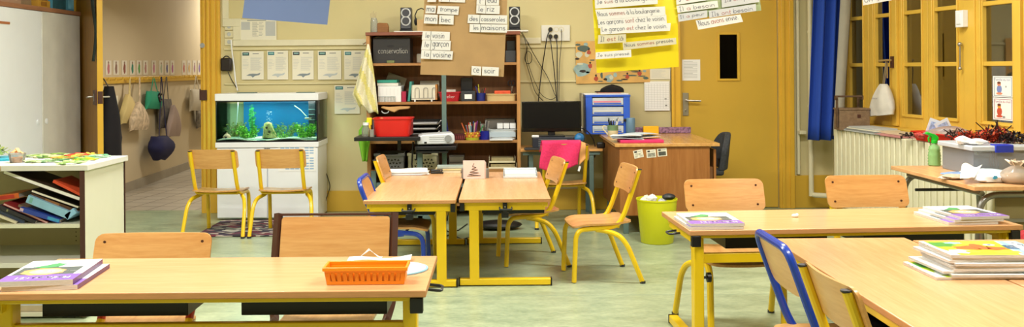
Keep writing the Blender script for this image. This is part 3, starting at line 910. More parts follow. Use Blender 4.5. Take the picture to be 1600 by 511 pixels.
# dark rolled strap hanging on the door leaf edge
def leafpt(a, o, z): return Vector((LX0 + .02 + a * math.cos(ang) + o * math.sin(ang) * 1.0, YB - .035 - a * math.sin(ang) + o * math.cos(ang), z))
b = B()
def strap(u, v, w_):
    z = 2.05 + (1.345 - 2.05) * v
    wdt = .075 if v < .6 else .05
    return leafpt(.835 - wdt * (1 - u) , -.055 - .012 * math.sin(v * 7) - .012 * math.sin(u * PI), z)
b.grid(strap, 6, 20)
o = b.build('hanging_strap', mat('dark_green_cloth', '#1D2B26', .8, var=.3), smooth=180); sm = o.modifiers.new('s', 'SOLIDIFY'); sm.thickness = .008
tag(o, 'dark green cloth strap hanging down the brown door leaf', 'strap')

# ---- low bookcase with front to -Y
bc = thing('low_bookcase', 'low cream melamine bookcase with dark brown edges at the left', 'bookcase', (-2.12, 4.7, 0))
bx0, bx1, by1, bz = -1.5, 0.0, .50, .785; thk = .022
B().box(bx1 - thk, bx1, .002, by1, .010, bz - .03).build('side_panel', m_mel, bc, bevel=.001)
B().box(bx0, bx0 + thk, .002, by1, .010, bz - .03).build('side_panel', m_mel, bc, bevel=.001)
b = B(); b.box(bx0 - .01, bx1 + .02, -.008, by1 + .005, bz - .028, bz); b.box(bx0 - .01, -.42, -.010, -.008, bz - .026, bz - .002, 1)
b.build('top_board', [m_white2, mat('worn_beige_edge', '#BFA987', .6, var=.15, scale=30)], bc, bevel=.002)
m_dkedge = mat('dark_brown_edging', '#4A2A22', .5)
B().box(bx1 - thk - .002, bx1 + .0005, -.002, .004, .010, bz - .03).build('edging', m_dkedge, bc)
B().box(bx1 - .008, bx1 + .003, by1 - .004, by1 + .006, .010, bz - .03).build('edging', m_dkedge, bc)
b = B()
B().box(bx0 + thk, bx1 - thk, .004, by1 - .01, .464, .484).build('shelf', m_mel, bc, bevel=.001)
B().box(bx0 + thk, bx1 - thk, .0, by1 - .01, .262, .287).build('shelf', m_white2, bc, bevel=.001)
B().box(bx0 + thk, bx1 - thk, .004, by1 - .01, .012, .032).build('shelf', m_mel, bc, bevel=.001)
b = B(); b.box(bx0, bx1, by1 - .01, by1, .012, bz - .03)
for k in range(6): b.cyl((-.27, by1 - .0105, .31 + k * .024), .0035, .001, 1, 8, 'Y')
b.build('back_panel', [m_melin, m_blk], bc)
for x_ in (bx1 - .1, bx0 + .1): B().box(x_ - .03, x_ + .03, .03, .09, 0, .012).build('foot', m_blk2, bc)


def book(name, label, cat, w, d, h, cover, M4, group=None, pages=None, extra=None, spine='y-'):
    """w along x, d along y (page depth), h thickness; spine on the y- side; M4 places it (origin lower centre)"""
    t = thing(name, label, cat, (0, 0, 0), 0, group); t.matrix_world = M4
    mc = mat('cover_' + cover[1:], cover, .35, var=.1, scale=18)
    c = .0018; b = B()
    b.box(-w / 2, w / 2, -d / 2, d / 2, 0, c); b.box(-w / 2, w / 2, -d / 2, d / 2, h - c, h)
    if spine == 'y-': b.box(-w / 2, w / 2, -d / 2, -d / 2 + c, c, h - c)
    ms = [mc]
    if extra:
        for q, (ax, bx_, ay, by_, cc) in enumerate(extra):
            ms.append(mat('cover_' + cc[1:], cc, .35, var=.1, scale=18))
            if ay < 0 - 5:      # marks on the spine
                b.box(-w / 2 + w * ax, -w / 2 + w * bx_, -d / 2 - .0006, -d / 2, h * .15, h * .85, q + 1)
            else:
                b.box(-w / 2 + w * ax, -w / 2 + w * bx_, -d / 2 + d * ay, -d / 2 + d * by_, h, h + .0006, q + 1)
    b.build('cover', ms, t)
    B().box(-w / 2 + .003, w / 2 - .003, -d / 2 + (c if spine == 'y-' else .002), d / 2 - .003, c, h - c).build('pages', m_pg if not pages else mat('pages_' + pages[1:], pages, .8, var=.1, scale=60, stretch=(1, 1, 14)), t)
    return t


def lean(px0, py0, px1, py1, th, Y, d=.21):
    """book whose spine runs between two image points on its lower edge; returns (w, M4)"""
    a = at(px0, py0, Y); c = at(px1, py1, Y)
    e = (c - a); w_ = e.length; e.normalize(); n = Vector((-e.z, 0, e.x))
    if n.z < 0: n = -n
    yv = n.cross(e)
    ctr = (a + c) / 2 + Vector((0, d / 2, 0))
    M4 = Matrix(((e.x, 0, n.x, ctr.x), (0, 1, 0, ctr.y), (e.z, 0, n.z, ctr.z), (0, 0, 0, 1)))
    return w_, M4


Yf = 4.73
GB = 'books slanting in the low bookcase'
BK = [ # x0,y0,x1,y1 (lower edge), thickness, cover, label, pages, extra, depth offset, d
 (4, 271.5, 124, 314, .020, '#3B2A22', 'big thin dark book with bright page edge, leaning highest in the low bookcase', '#EFEDE6', None, .0, .24, 'none'),
 (48, 300, 122, 326, .014, '#241E20', 'black bound book second in the slanting pile with pale page edge', '#E8E2D0', None, .012, .24, 'none'),
 (48, 306, 121, 333, .016, '#5A3A26', 'brown book lying under the black bound one', None, [(.3, .6, -9, 0, '#9A6A3E')], .02, .22, 'y-'),
 (40, 316, 106, 342.5, .040, '#8CBBD6', 'thick light blue box file slanting across the pile', None, [(.06, .13, -9, 0, '#77AFA8')], .0, .25, 'y-'),
 (28, 323, 96, 348.3, .012, '#7F6A5A', 'thin greyish brown book beneath the light blue file', None, None, .02, .22, 'y-'),
 (30, 330, 92, 349.0, .022, '#2C46A0', 'dark blue book with white lettering slanting at the front', None, [(.7, .99, -9, 0, '#3E9ACB'), (.0, .09, -9, 0, '#C9AFC4')], -.005, .23, 'y-'),
 (4, 320, 74, 350, .012, '#8E2B2F', 'dark red book with pink top edge in the low bookcase', '#E4B8B4', None, .01, .22, 'none'),
 (-2, 326, 54, 350, .018, '#2B2B33', 'black book at the left bottom of the slanting pile', None, [(.2, .24, -9, 0, '#8A8A60')], .0, .22, 'y-'),
 (-12, 328, 37, 350, .020, '#33405A', 'slate blue book at the left bottom of the pile', None, None, .012, .22, 'y-'),
 (-24, 331, 25, 350, .012, '#D8D2B4', 'cream book lowest at the left edge of the pile', None, None, .0, .22, 'y-'),
]
for i, (x0, y0, x1, y1, th, cv, lb, pg_, ex, off, dd, sp) in enumerate(BK):
    w_, M4 = lean(x0, y0, x1, y1, th, Yf + off, dd)
    book('book', lb, 'book', w_, dd, th, cv, M4, GB, pg_, ex, sp)
w_, M4 = lean(82, 285, 126, 307, .02, Yf + .01, .2)
book('book', 'bright orange red book on top of the slanting pile', 'book', w_, .2, .014, '#D9502F', M4, GB)
w_, M4 = lean(-6, 314, 30, 309.5, .02, Yf + .06, .2)
book('book', 'orange book lying nearly flat at the left of the pile', 'book', w_, .2, .026, '#D2692B', M4, GB, None, [(.1, .8, -9, 0, '#B8342A')])
w_, M4 = lean(105, 344, 120, 333, .02, Yf - .0, .2)
b = B(); b.box(-w_ / 2, w_ / 2, -.1, .1, 0, .032)
o = b.build('file_flap', mat('light_blue_card', '#8FC3E6', .5), bevel=.003); o.matrix_world = M4
tag(o, 'light blue card sleeve poking out at the end of the pile', 'card sleeve')
# flat books on the bottom board
for k, (cv, th) in enumerate((('#B9A98C', .030), ('#C9CDD6', .006), ('#3F63AA', .014), ('#C8603C', .032))):
    z = .034 + sum((.030, .006, .014, .032)[:k])
    M4 = Matrix.Translation((-2.452, 4.835, z))
    book('book', ['thick book with brown page edges lowest in the bottom shelf stack', 'thin pale grey book in the bottom shelf stack', 'blue and purple book in the bottom shelf stack', 'orange brown book topmost in the bottom shelf stack'][k], 'book', .30, .22, th, cv, M4, 'books stacked on the bottom board', None, [(.55, 1, -9, 0, '#7E4E8E')] if k == 2 else None)
# ---- things on top of the low bookcase
ZT = .785
def flat_leaf(name, label, px, py, w_, h_, cols, rz, n=9, zt=ZT, h=.004, cat='paper craft', group='paper leaf crafts drying on the low bookcase'):
    """wreath of cut paper leaves"""
    c = onz(px, py, zt); b = B(); ms = [mat('craft_' + q[1:], q, .6, var=.2, scale=30) for q in cols]
    R = random.Random(px * 7 + py)
    for k in range(n):
        a = 2 * PI * k / n; rx, ry = w_ / 2 * .72, h_ / 2 * .72
        cx_, cy_ = rx * math.cos(a), ry * math.sin(a); dr_ = a + R.uniform(.6, 1.6)
        ll, lw = R.uniform(.030, .042), R.uniform(.010, .016)
        poly = []
        for j in range(8):
            t_ = 2 * PI * j / 8; x_, y_ = ll * math.cos(t_), lw * math.sin(t_) * (1.2 if j % 2 else .8)
            poly.append((cx_ + x_ * math.cos(dr_) - y_ * math.sin(dr_), cy_ + x_ * math.sin(dr_) + y_ * math.cos(dr_)))
        z0 = R.uniform(.001, .004); tilt = R.uniform(0, .25)
        b.prism(poly, lambda x_, y_: Vector((x_, y_, z0 + abs(x_) * tilt * .4)), lambda x_, y_: Vector((x_, y_, z0 + h + abs(x_) * tilt * .4)), k % len(ms))
    o = b.build(name, ms); o.location = (c.x, c.y, zt); o.rotation_euler = (0, 0, rz)
    return tag(o, label, cat, group)
CR = [(64, 253.0, '#8FA36A #D6DDB0 #6D8850', 'pale green paper leaf wreath at the front left of the crafts'), (57, 244.5, '#9DB27C #CAD7A4', 'faded green leaf craft beside the orange cup'),
      (73, 246, '#8CA850 #E1E2B0 #5E8B46', 'green and cream leaf craft in the back row'), (100, 247.5, '#D9B23A #C86A32 #8FB04A', 'yellow and orange leaf craft in the middle'),
      (91, 244, '#7E9F4C #DAD8A0', 'light green leaf craft behind the yellow one'), (112, 249, '#5F9A50 #A9C75A', 'bright green leaf craft right of the middle'),
      (120, 243.5, '#C8291F #D9432F', 'red leaf craft raised at the back of the row'), (133, 250, '#A7CE3E #7CB33A #E1D22C', 'lime green and yellow leaf craft near the front edge'),
      (110, 255.5, '#7FA45C #C5D58E', 'thin green stem of leaves at the front edge'), (131, 243.8, '#E0A83A #D0D070', 'small orange yellow leaf craft at the back'),
      (152, 246, '#7FB58C #B9D8B4 #5E9C72', 'mint green leaf craft nearest the right corner'), (84, 252.5, '#4E7F52 #9DBE8F', 'dark green leaf wreath in front of the back row')]
for px_, py_, cs, lb in CR:
    flat_leaf('paper_craft', lb, px_, py_, .17, .13, cs.split(), px_ * .3)
c = onz(27, 254, ZT)
t = thing('plastic_cup', 'clear plastic cup of orange scraps on the low bookcase', 'cup', (c.x, c.y, ZT))
B().lathe([(.033, 0), (.034, .003), (.041, .05), (.043, .05), (.035, 0.001)], seg=20).build('cup_wall', glassy('clear_plastic', '#F0F0EE', .25, haze=.15), t, smooth=60)
B().lathe([(.031, .002), (.036, .028), (.0, .03)], seg=16).build('orange_filling', mat('orange_scraps', '#E59A2E', .6, var=.3, scale=60), t)
b = B(); 
for k in range(6):
    a = k * 1.1; b.box(-.02, .02, -.008, .008, 0, .003, 0, Matrix.Translation((.015 * math.cos(a), .015 * math.sin(a), .055 + k * .002)) @ Matrix.Rotation(a, 4, 'Z') @ Matrix.Rotation(.5, 4, 'Y'))
b.build('paper_scrap', mat('orange_paper', '#E8B07A', .7), t)
c = onz(0, 250, ZT)
o = B().box(-.2, .09, -.10, .10, 0, .014).build('ring_binder', mat('turquoise_card', '#2FA0B8', .45), bevel=.002); o.location = (c.x, c.y, ZT); o.rotation_euler = (0, 0, .5)
tag(o, 'turquoise folder lying at the left end of the low bookcase', 'folder')
b = B(); R = random.Random(3)
for k in range(40):
    a = R.uniform(0, 6.3); r_ = R.uniform(0, .06)
    M4 = Matrix.Translation((r_ * math.cos(a) , r_ * math.sin(a), .008 + R.uniform(0, .045))) @ Matrix.Rotation(a, 4, 'Z') @ Matrix.Rotation(R.uniform(-.6, .6), 4, 'Y')
    b.box(-.025, .025, -.008, .008, 0, .002, k % 2, M4)
o = b.build('leaf_garland', [mat('olive_leaf', '#5F7A35', .7, var=.3), mat('pale_leaf', '#9DAA55', .7)]); o.location = (c.x - .02, c.y - .0, ZT + .016)
tag(o, 'heap of olive green paper leaves on the turquoise folder', 'leaf heap')

# ---- corridor: peg rail, cards, bags
rail = thing('coat_rail', 'yellow coat peg rail along the corridor wall', 'coat rail')
def cpz(px, z, off=0.0): p_ = cw(px); return Vector((p_.x, p_.y, z)) + c_n * off
b = B()
zr0 = cwz(240, 128).z; zr1 = cwz(240, 119).z
pA, pB = cpt(8.45), cpt(13.5)
for q0, q1, z0, z1, o0, o1 in ((pA, pB, zr0, zr1, 0, .03),):
    vs = [p + c_n * o + Vector((0, 0, z)) for z in (z0, z1) for p, o in ((q0, o0), (q0, o1), (q1, o1), (q1, o0))]
    b._faces(vs, [(0, 1, 2, 3), (4, 7, 6, 5), (0, 4, 5, 1), (1, 5, 6, 2), (2, 6, 7, 3), (3, 7, 4, 0)], 0)
b.build('rail_board', m_yeld, rail, bevel=.004)
for k in range(26):
    p = pA + c_d * (.12 + k * .19) + Vector((0, 0, zr0 + .04)) + c_n * .03
    B().tube([p, p + c_n * .05, p + c_n * .06 + Vector((0, 0, .025))], .007, 6).build('peg', m_yelw, rail)
cards = [169, 181, 194, 206.5, 217, 227, 240, 251.5, 260.5, 269, 287, 295, 303.5, 311]
ccol = ['#B86F7A', '#8E6F60', '#8A4B3C', '#2F7F66', '#5C9A52', '#B07E78', '#C77F96', '#A8B39A', '#4F4C80', '#A04F8A', '#B5524A', '#C9A052', '#A87A8C', '#7C5FA0']
cdesc = ['pink figure', 'grey brown figure', 'dark brown figure', 'tall green figure', 'leaf green figure', 'dusty rose figure', 'light pink figure', 'pale grey green figure', 'navy blue figure', 'purple figure', 'brick red figure', 'yellow and tan figure', 'mauve figure', 'violet figure']
for px_, cc, ds in zip(cards, ccol, cdesc):
    b = B(); z0, z1 = cwz(px_, 117).z, cwz(px_, 94.5).z
    p = cw(px_); hw = .075
    def q(a, z, o): return Vector((p.x, p.y, 0)) + c_d * a + c_n * o + Vector((0, 0, z))
    b.grid(lambda u, v, w_: q(-hw + 2 * hw * u, z0 + (z1 - z0) * v, .002 + w_), 1, 1, 0, .0015)
    pts = [(math.cos(2 * PI * k / 10) * .026 * (1 + .3 * (k % 2)), math.sin(2 * PI * k / 10) * .055) for k in range(10)]
    zc = (z0 + z1) / 2
    b.prism(pts, lambda a, z: q(a, zc + z - .01, .0035), lambda a, z: q(a, zc + z - .01, .0045), 1)
    b.prism([(math.cos(k) * .016, math.sin(k) * .016) for k in (0, 1.05, 2.1, 3.14, 4.2, 5.2)], lambda a, z: q(a, zc + z + .05, .0035), lambda a, z: q(a, zc + z + .05, .0045), 2)
    tag(b.build('name_card', [mat('card_white', '#DAD4C4', .7), mat('figure_' + cc[1:], cc, .7), mat('figure_head', '#8A6A55', .7)]), 'white card with a ' + ds + ' above the coat pegs', 'card', 'picture cards above the coat pegs')


def tote(name, label, px0, px1, py0, py1, hook_px, col, depth=.07, handles=True, pat=None, shape='rect', off=.05, mat_=None, logo=None, group='bags hanging in the corridor'):
    """soft bag hanging flat along the corridor wall; px/py box of the pouch, straps go up to the peg"""
    t = thing(name, label, 'bag', (0, 0, 0), 0, group)
    off += depth * .45; pm = (px0 + px1) / 2; p0_, p1_ = cw(px0, off), cw(px1, off)
    hw = (p1_ - p0_).length / 2; ctr = (Vector((p0_.x, p0_.y, 0)) + Vector((p1_.x, p1_.y, 0))) / 2 - c_n * depth * .45
    z1, z0 = cwz(pm, py0, off).z, cwz(pm, py1, off).z
    mm = mat_ or mat(name + col[1:], col, .85, var=.35 if pat else .08, scale=pat or 5)
    b = B()
    def fn(a, v, w_=0):
        th = 2 * PI * a; taper = 1.0
        if shape == 'tri': taper = .12 + .88 * min(1, ((1 - v) * 1.5)) ** .8
        if shape == 'round': taper = .3 + .7 * math.sin(PI * min(.97, max(.08, 1 - v)) ** .8)
        if shape == 'flare': taper = .75 + .25 * (1 - v)
        c_, s_ = math.cos(th), math.sin(th)
        e = lambda q: math.copysign(abs(q) ** .5, q)
        bulge = depth / 2 * (.35 + .65 * math.sin(PI * min(1, (1 - v) * .75 + .15)))
        wob = 1 + .04 * math.sin(th * 3 + v * 5)
        return ctr + c_d * (hw * taper * e(c_) * wob) + c_n * (bulge * e(s_) + bulge * .9) + Vector((0, 0, z0 + (z1 - z0) * v - .012 * math.sin(c_ * 3)))
    b.grid(fn, 24, 8)
    bot = [v for v in b.bm.verts if abs(v.co.z - (z0)) < .02]
    bmesh.ops.remove_doubles(b.bm, verts=b.bm.verts[:], dist=.0005)
    bmesh.ops.holes_fill(b.bm, edges=[e for e in b.bm.edges if e.is_boundary])
    body = b.build('pouch', mm, t, smooth=60)
    hk = cw(hook_px, .075); top = Vector((hk.x, hk.y, zr0 + .055))
    if handles:
        for sg in (-1, 1):
            bb = B(); st_ = ctr + c_d * sg * hw * (.45 if shape != 'tri' else .08) + c_n * (depth * .5) + Vector((0, 0, z1 - .01))
            bb.tube([st_, st_ * .4 + top * .6, top + c_d * sg * .01], .011, 6, flat=.4)
            bb.build('strap', mm, t)
    if logo:
        bb = B(); cl = ctr + c_n * (depth * .95 + .004) + c_d * hw * .35 + Vector((0, 0, (z0 + z1) / 2 + .03))
        n = 10
        for k in range(n):
            a0 = .6 + (2 * PI - 1.2) * k / n; a1 = .6 + (2 * PI - 1.2) * (k + 1) / n
            bb.tube([cl + c_d * .045 * math.cos(a0) + Vector((0, 0, .045 * math.sin(a0))), cl + c_d * .045 * math.cos(a1) + Vector((0, 0, .045 * math.sin(a1)))], .012, 6)
        bb.build('logo', m_blk, body)
    return t
tote('tote_bag', 'cream yellow canvas tote bag hanging first on the corridor pegs', 189, 213, 148, 193, 203, '#C9B67C', shape='tri')
tote('tote_bag', 'cream tote with small floral print hanging low', 203, 231, 160, 203, 218, '#C5B296', pat=22, shape='tri', off=.10)
tote('tote_bag', 'teal green tote bag with a round black logo', 228, 252, 143, 170, 240, '#2E9A78', shape='flare', logo=True)
tote('tote_bag', 'long black and white patterned tote bag', 249, 267, 155, 200, 260, '#6E6860', pat=26, off=.04)
tote('plastic_bag', 'greyish pink plastic bag hanging by the patterned tote', 262, 281, 165, 213, 266, '#A8958C', shape='tri', off=.14, handles=False)
tote('drawstring_bag', 'navy blue drawstring bag hanging lowest in the corridor', 239, 265, 213, 250, 252, '#1B1D48', shape='round', off=.10, depth=.18)
tote('tote_bag', 'white tote bag with a black patch near the doorway jamb', 297, 316, 140, 173, 306, '#C9C2B0', shape='flare')
tote('tote_bag', 'grey patterned bag half hidden by the doorway jamb', 308, 326, 172, 199, 316, '#7F786C', pat=26, off=.05)
# dark coat
b = B()
def coat(a, v, w_=0):
    th = 2 * PI * a; z = 1.12 + (.22 - 1.12) * v
    hw = .045 + .14 * min(1, v * 2.0) ** .8 + .035 * v + (.025 if .5 < v < .6 else 0)
    c_ = cpt(8.82) + c_n * .14
    return c_ + c_d * (hw * math.cos(th)) + c_n * ((.04 + .05 * min(1, v * 3)) * math.sin(th)) * (1 + .1 * math.sin(th * 5)) + Vector((0, 0, z))
b.grid(coat, 30, 16)
bmesh.ops.remove_doubles(b.bm, verts=b.bm.verts[:], dist=.0005); bmesh.ops.holes_fill(b.bm, edges=[e for e in b.bm.edges if e.is_boundary])
co_ = b.build('coat', mat('black_wool', '#12121A', .9), smooth=60); c_ = cpt(8.82) + c_n * .14
B().tube([c_ + Vector((0, 0, 1.10)), c_ - c_n * .05 + Vector((0, 0, 1.19)), cpt(8.82) + c_n * .02 + Vector((0, 0, 1.20))], .006, 6).build('hanging_loop', m_blk, co_)
tag(co_, 'long black coat hanging just inside the corridor beside the door leaf', 'coat')
b = B(); p = cw(176)
def q(a, z, o): return Vector((p.x, p.y, 0)) + c_d * a + c_n * o + Vector((0, 0, z))
b.grid(lambda u, v, w_: q(-.13 + .26 * u, cwz(176, 178).z + (cwz(176, 150).z - cwz(176, 178).z) * v, .003 + w_), 1, 1, 0, .001)
b.ball(q(-.05, cwz(176, 160).z, .006), .03, 1, sx=.2); b.ball(q(.0, cwz(176, 155).z, .006), .024, 1, sx=.2)
tag(b.build('notice', [m_paper2, mat('faded_green_print', '#6F9A5E', .8)]), 'white notice with green drawing under the corridor pegs', 'notice')

# ================================================================== AQUARIUM
X0, X1, Y0, Y1 = -2.39, -1.53, 7.76, 8.17
ZC, ZL0, ZL1 = .655, 1.005, 1.065
cab = thing('aquarium_cabinet', 'white two door cabinet carrying the aquarium', 'cabinet', (X0, Y0, 0)); W_ = X1 - X0; D_ = Y1 - Y0
b = B(); b.box(0.005, W_ - .005, .02, D_, .01, ZC - .045); b.build('body', m_white, cab, bevel=.002)
B().box(-.005, W_ + .005, -.008, D_, ZC - .045, ZC).build('top_board', m_white, cab, bevel=.004)
for k in (0, 1):
    x0 = .006 + k * (W_ / 2 + .0); d_ = B().box(x0, x0 + W_ / 2 - .010, .0, .018, .02, ZC - .05).build('door', m_white, cab, bevel=.003)
    B().box(x0 + (W_ / 2 - .03 if k == 0 else .0), x0 + (W_ / 2 - .012 if k == 0 else .018), -.004, .0, ZC - .085, ZC - .05).build('pull', m_inkg, d_)
b = B(); a_ = at(435, 268, Y0 - .001); c_ = at(493, 227, Y0 - .001)
b.box(a_.x, c_.x, Y0 - .0025, Y0 - .001, a_.z, c_.z)
for r_ in range(9):
    for k in range(7):
        if (r_ * 3 + k) % 7 == 0: continue
        xx = a_.x + (c_.x - a_.x) * (.06 + k * .13); zz = a_.z + (c_.z - a_.z) * (.08 + r_ * .1)
        b.box(xx, xx + .034, Y0 - .0032, Y0 - .0025, zz, zz + .010, 1)
tag(b.build('timetable_sheet', [m_paper, mat('pale_blue_print', '#8FB4D6', .8)]), 'sheet printed with a pale blue table stuck on the white cabinet door', 'sheet')
tank = thing('aquarium', 'lit glass aquarium with white lid and blue backdrop', 'aquarium', (X0, Y0, ZC)); HH = ZL0 - ZC
B().box(-.006, W_ + .006, -.006, D_, HH, HH + .06).build('lid', m_white, tank, bevel=.004)
B().box(.15, .3, .1, .2, HH + .06, HH + .068).build('lid_flap', m_gry, tank); B().box(W_ - .2, W_ - .06, .08, .2, HH + .06, HH + .066).build('lid_flap', m_gry, tank)
m_glass = glassy('aquarium_glass', '#E6F0EE', .10)
b = B(); g = .006
b.box(0, W_, 0, g, 0.012, HH); b.box(0, g, g, D_ - .01, .012, HH); b.box(W_ - g, W_, g, D_ - .01, .012, HH)
b.build('glass', m_glass, tank)
b = B(); b.box(0, W_, 0, D_ - .01, 0, .012); b.box(-.001, .007, -.001, .006, .01, HH); b.box(W_ - .012, W_ + .001, -.001, .008, .01, HH)
b.box(0, W_, -.001, .004, HH - .008, HH); b.build('black_trim', m_blk, tank)
B().box(.125, W_ - .012, D_ - .012, D_ - .006, 0.0, HH).build('backdrop', mat('blue_backdrop', '#17699C', .7, var=.15, scale=3), tank)
def water_mat():
    m = bpy.data.materials.new('aquarium_water'); m.use_nodes = True
    nt = m.node_tree; N = nt.nodes; L = nt.links
    for n in list(N): N.remove(n)
    out = N.new('ShaderNodeOutputMaterial'); tr = N.new('ShaderNodeBsdfTransparent'); tr.inputs[0].default_value = hexc('#DCEFF0')
    L.new(tr.outputs[0], out.inputs[0]); return m
B().box(g + .001, W_ - g - .001, g + .001, D_ - .014, .02, HH - .035).build('water', water_mat(), tank)
al = area('aquarium_light', (X0 + W_ / 2, Y0 + D_ / 2 - .03, ZL0 - .006), .75, .2, 9.0, (1.0, 1.0, .92)); 
b = B(); b.grid(lambda u, v, w_: Vector((X0 + .01 + (W_ - .02) * u, Y0 + .01 + (D_ - .03) * v, ZC + .022 + .012 * math.sin(u * 11) * math.sin(v * 5 + 1) + w_)), 40, 12, 0, -.008)
gr = b.build('aquarium_gravel', mat('pale_gravel', '#D6CDAE', .9, var=.35, scale=140, bump=.5)); tag(gr, 'pale gravel spread over the aquarium floor', 'gravel', None, 'stuff')
def aplant(label, px, Yp, h, spread, nst, cols, leaf=.022, seed=1, curl=0.3, group='plants in the aquarium'):
    p = at(px, 210, Yp); R = random.Random(seed); t = thing('aquarium_plant', label, 'aquatic plant', (p.x, Yp, ZC + .028), 0, group)
    bs = B(); bl = B()
    for k in range(nst):
        a = R.uniform(0, 2 * PI); r0 = R.uniform(0, spread * .5); hh = h * R.uniform(.6, 1)
        p0_ = Vector((r0 * math.cos(a), r0 * .5 * math.sin(a), 0)); bend = Vector((math.cos(a) * spread * R.uniform(.2, .8), math.sin(a) * spread * .3, hh))
        pts = [p0_, p0_ + bend * .5 + Vector((0, 0, hh * .08)), p0_ + bend]
        bs.tube(pts, .0018, 4)
        m_ = max(5, int(hh / .007))
        for j in range(m_):
            f = (j + 1) / m_; q0 = p0_ + bend * f; aa = R.uniform(0, 2 * PI); L_ = leaf * R.uniform(.6, 1.2)
            d_ = Vector((math.cos(aa), .6 * math.sin(aa), R.uniform(-.1, .6))).normalized(); s_ = d_.cross(Vector((0, 1, .3))).normalized() * L_ * .26
            mid = q0 + d_ * L_ * .5; tip = q0 + d_ * L_ - Vector((0, 0, L_ * curl))
            bl._faces([q0, mid + s_, tip, mid - s_], [(0, 1, 2, 3)], R.randrange(len(cols)))
    bs.build('stem', mat('aquatic_stem', '#4E7A2C', .6), t)
    bl.build('leaves', [mat('aq_' + c_[1:], c_, .5, var=.2) for c_ in cols], t, smooth=0)
    return t
GR = ['#86D83A', '#56A834', '#B4EC5A']; OL = ['#7A9A3C', '#5E7E36', '#9C9A48']
aplant('bright green bushy plant at the right end of the aquarium', 477, 7.86, .12, .12, 34, GR, .026, 1)
aplant('bright green plant left of the big rock in the aquarium', 388, 7.86, .10, .12, 30, GR, .024, 2)
aplant('tall light green plant reaching the water surface in the aquarium', 396, 7.98, .30, .035, 5, ['#3FAE5A', '#2F8F62', '#6CD070'], .030, 3)
aplant('brownish moss plant behind the ceramic cave in the aquarium', 366, 8.02, .13, .10, 26, ['#8F8A3E', '#747434', '#A09A4C'], .018, 4)
aplant('olive feathery plant right of the rock in the aquarium', 449, 7.98, .12, .10, 24, OL, .018, 5)
aplant('mid green plant behind the rock in the aquarium', 425, 8.04, .11, .09, 20, ['#4C9A40', '#3A7C3C'], .02, 6)
aplant('dark green plant in front of the aquarium filter', 488, 8.0, .16, .05, 12, ['#2F6A34', '#3E7F3A'], .022, 7)
aplant('low green plant at the front centre of the aquarium', 440, 7.83, .05, .08, 14, GR, .018, 8)
b = B(); rp = at(420, 212, 7.9)
def rock(u, v, w_=0):
    a = 2 * PI * u; z = v; r_ = (.062 * (1 - v * .55)) * (1 + .13 * math.sin(a * 3 + v * 6) + .08 * math.sin(a * 7 + v * 11)) * (1 if v < .97 else .3)
    return Vector((rp.x + .01 * v * -1 + r_ * math.cos(a), 7.92 + .6 * r_ * math.sin(a), ZC + .026 + .135 * v))
b.grid(rock, 20, 10); bmesh.ops.remove_doubles(b.bm, verts=b.bm.verts[:], dist=.0005); bmesh.ops.holes_fill(b.bm, edges=[e for e in b.bm.edges if e.is_boundary])
for (dx, dz, r_) in ((-.012, .09, .011), (.012, .055, .013), (.0, .03, .006)): b.ball((rp.x + dx, 7.875, ZC + .026 + dz), r_, 1, 8)
tag(b.build('aquarium_rock', [mat('tan_rock', '#A89A5C', .9, var=.4, scale=50, bump=.6), mat('rock_hollow', '#3C3420', .9)], smooth=40), 'tall tan rock with dark holes in the middle of the aquarium', 'rock')
b = B(); cp = at(353.5, 213, 7.84)
b.lathe([(.034, 0), (.036, .015), (.024, .032), (.010, .040), (.008, .048), (.0001, .05)], (cp.x, 7.86, ZC + .026), 12, 0, 1, .8)
b.ball((cp.x, 7.838, ZC + .034), .012, 1, 10)
tag(b.build('ceramic_cave', [mat('terracotta_clay', '#D3A07C', .8, var=.15), m_blk]), 'small terracotta cave ornament in the left corner of the aquarium', 'ornament')
b = B(); fx = at(488, 190, 8.0).x
b.box(fx - .028, fx + .028, 7.98, 8.05, ZC + .12, ZL0 - .01); 
for k in range(3): b.box(fx - .030, fx + .03, 7.977, 7.981, ZC + .17 + k * .045, ZC + .176 + k * .045, 1)
tag(b.build('aquarium_filter', [m_blk2, m_gry], bevel=.004), 'black filter box inside the right end of the aquarium', 'filter')
b = B(); b.tube([at(372, 160, 7.9), at(371, 178, 7.9), at(369, 195, 7.92)], .004, 6)
tag(b.build('air_hose', m_inkl), 'thin pale hose hanging in the left of the aquarium', 'hose')
def fish(px, py, L_, label, sg=1):
    p = at(px, py, 7.9); b = B(); b.ball((0, 0, 0), L_ * .4, 0, 10, 1, .3, .38)
    b._faces([Vector((sg * L_ * .34, 0, 0)), Vector((sg * L_ * .58, 0, .012)), Vector((sg * L_ * .58, 0, -.012)), Vector((sg * L_ * .34, .003, 0))], [(0, 1, 2), (3, 2, 1)], 0)
    o = b.build('fish', mat('silver_fish', '#B9A88C', .35, var=.2)); o.location = p; tag(o, label, 'fish', 'fish in the aquarium')
fish(480, 185, .06, 'upper silvery tan fish near the aquarium filter'); fish(467, 197, .05, 'lower silvery tan fish above the right hand plants')
b = B(); R = random.Random(5)
for k in range(26): b.ball(at(421 + R.uniform(-4, 4), 172 + R.uniform(0, 22), 7.97), .0022, 0, 6)
tag(b.build('air_bubbles', m_paper), 'column of fine air bubbles above the rock in the aquarium', 'bubbles', None, 'stuff')
b = B(); s0 = at(460, 165, 7.95); s1 = at(479, 182, 7.93); b.tube([s0, (s0 + s1) / 2 + Vector((0, 0, .01)), s1], .0035, 5)
tag(b.build('water_thermometer', mat('pale_green_plastic', '#B9CF9A', .5)), 'pale green slanting stick inside the right of the aquarium', 'thermometer')

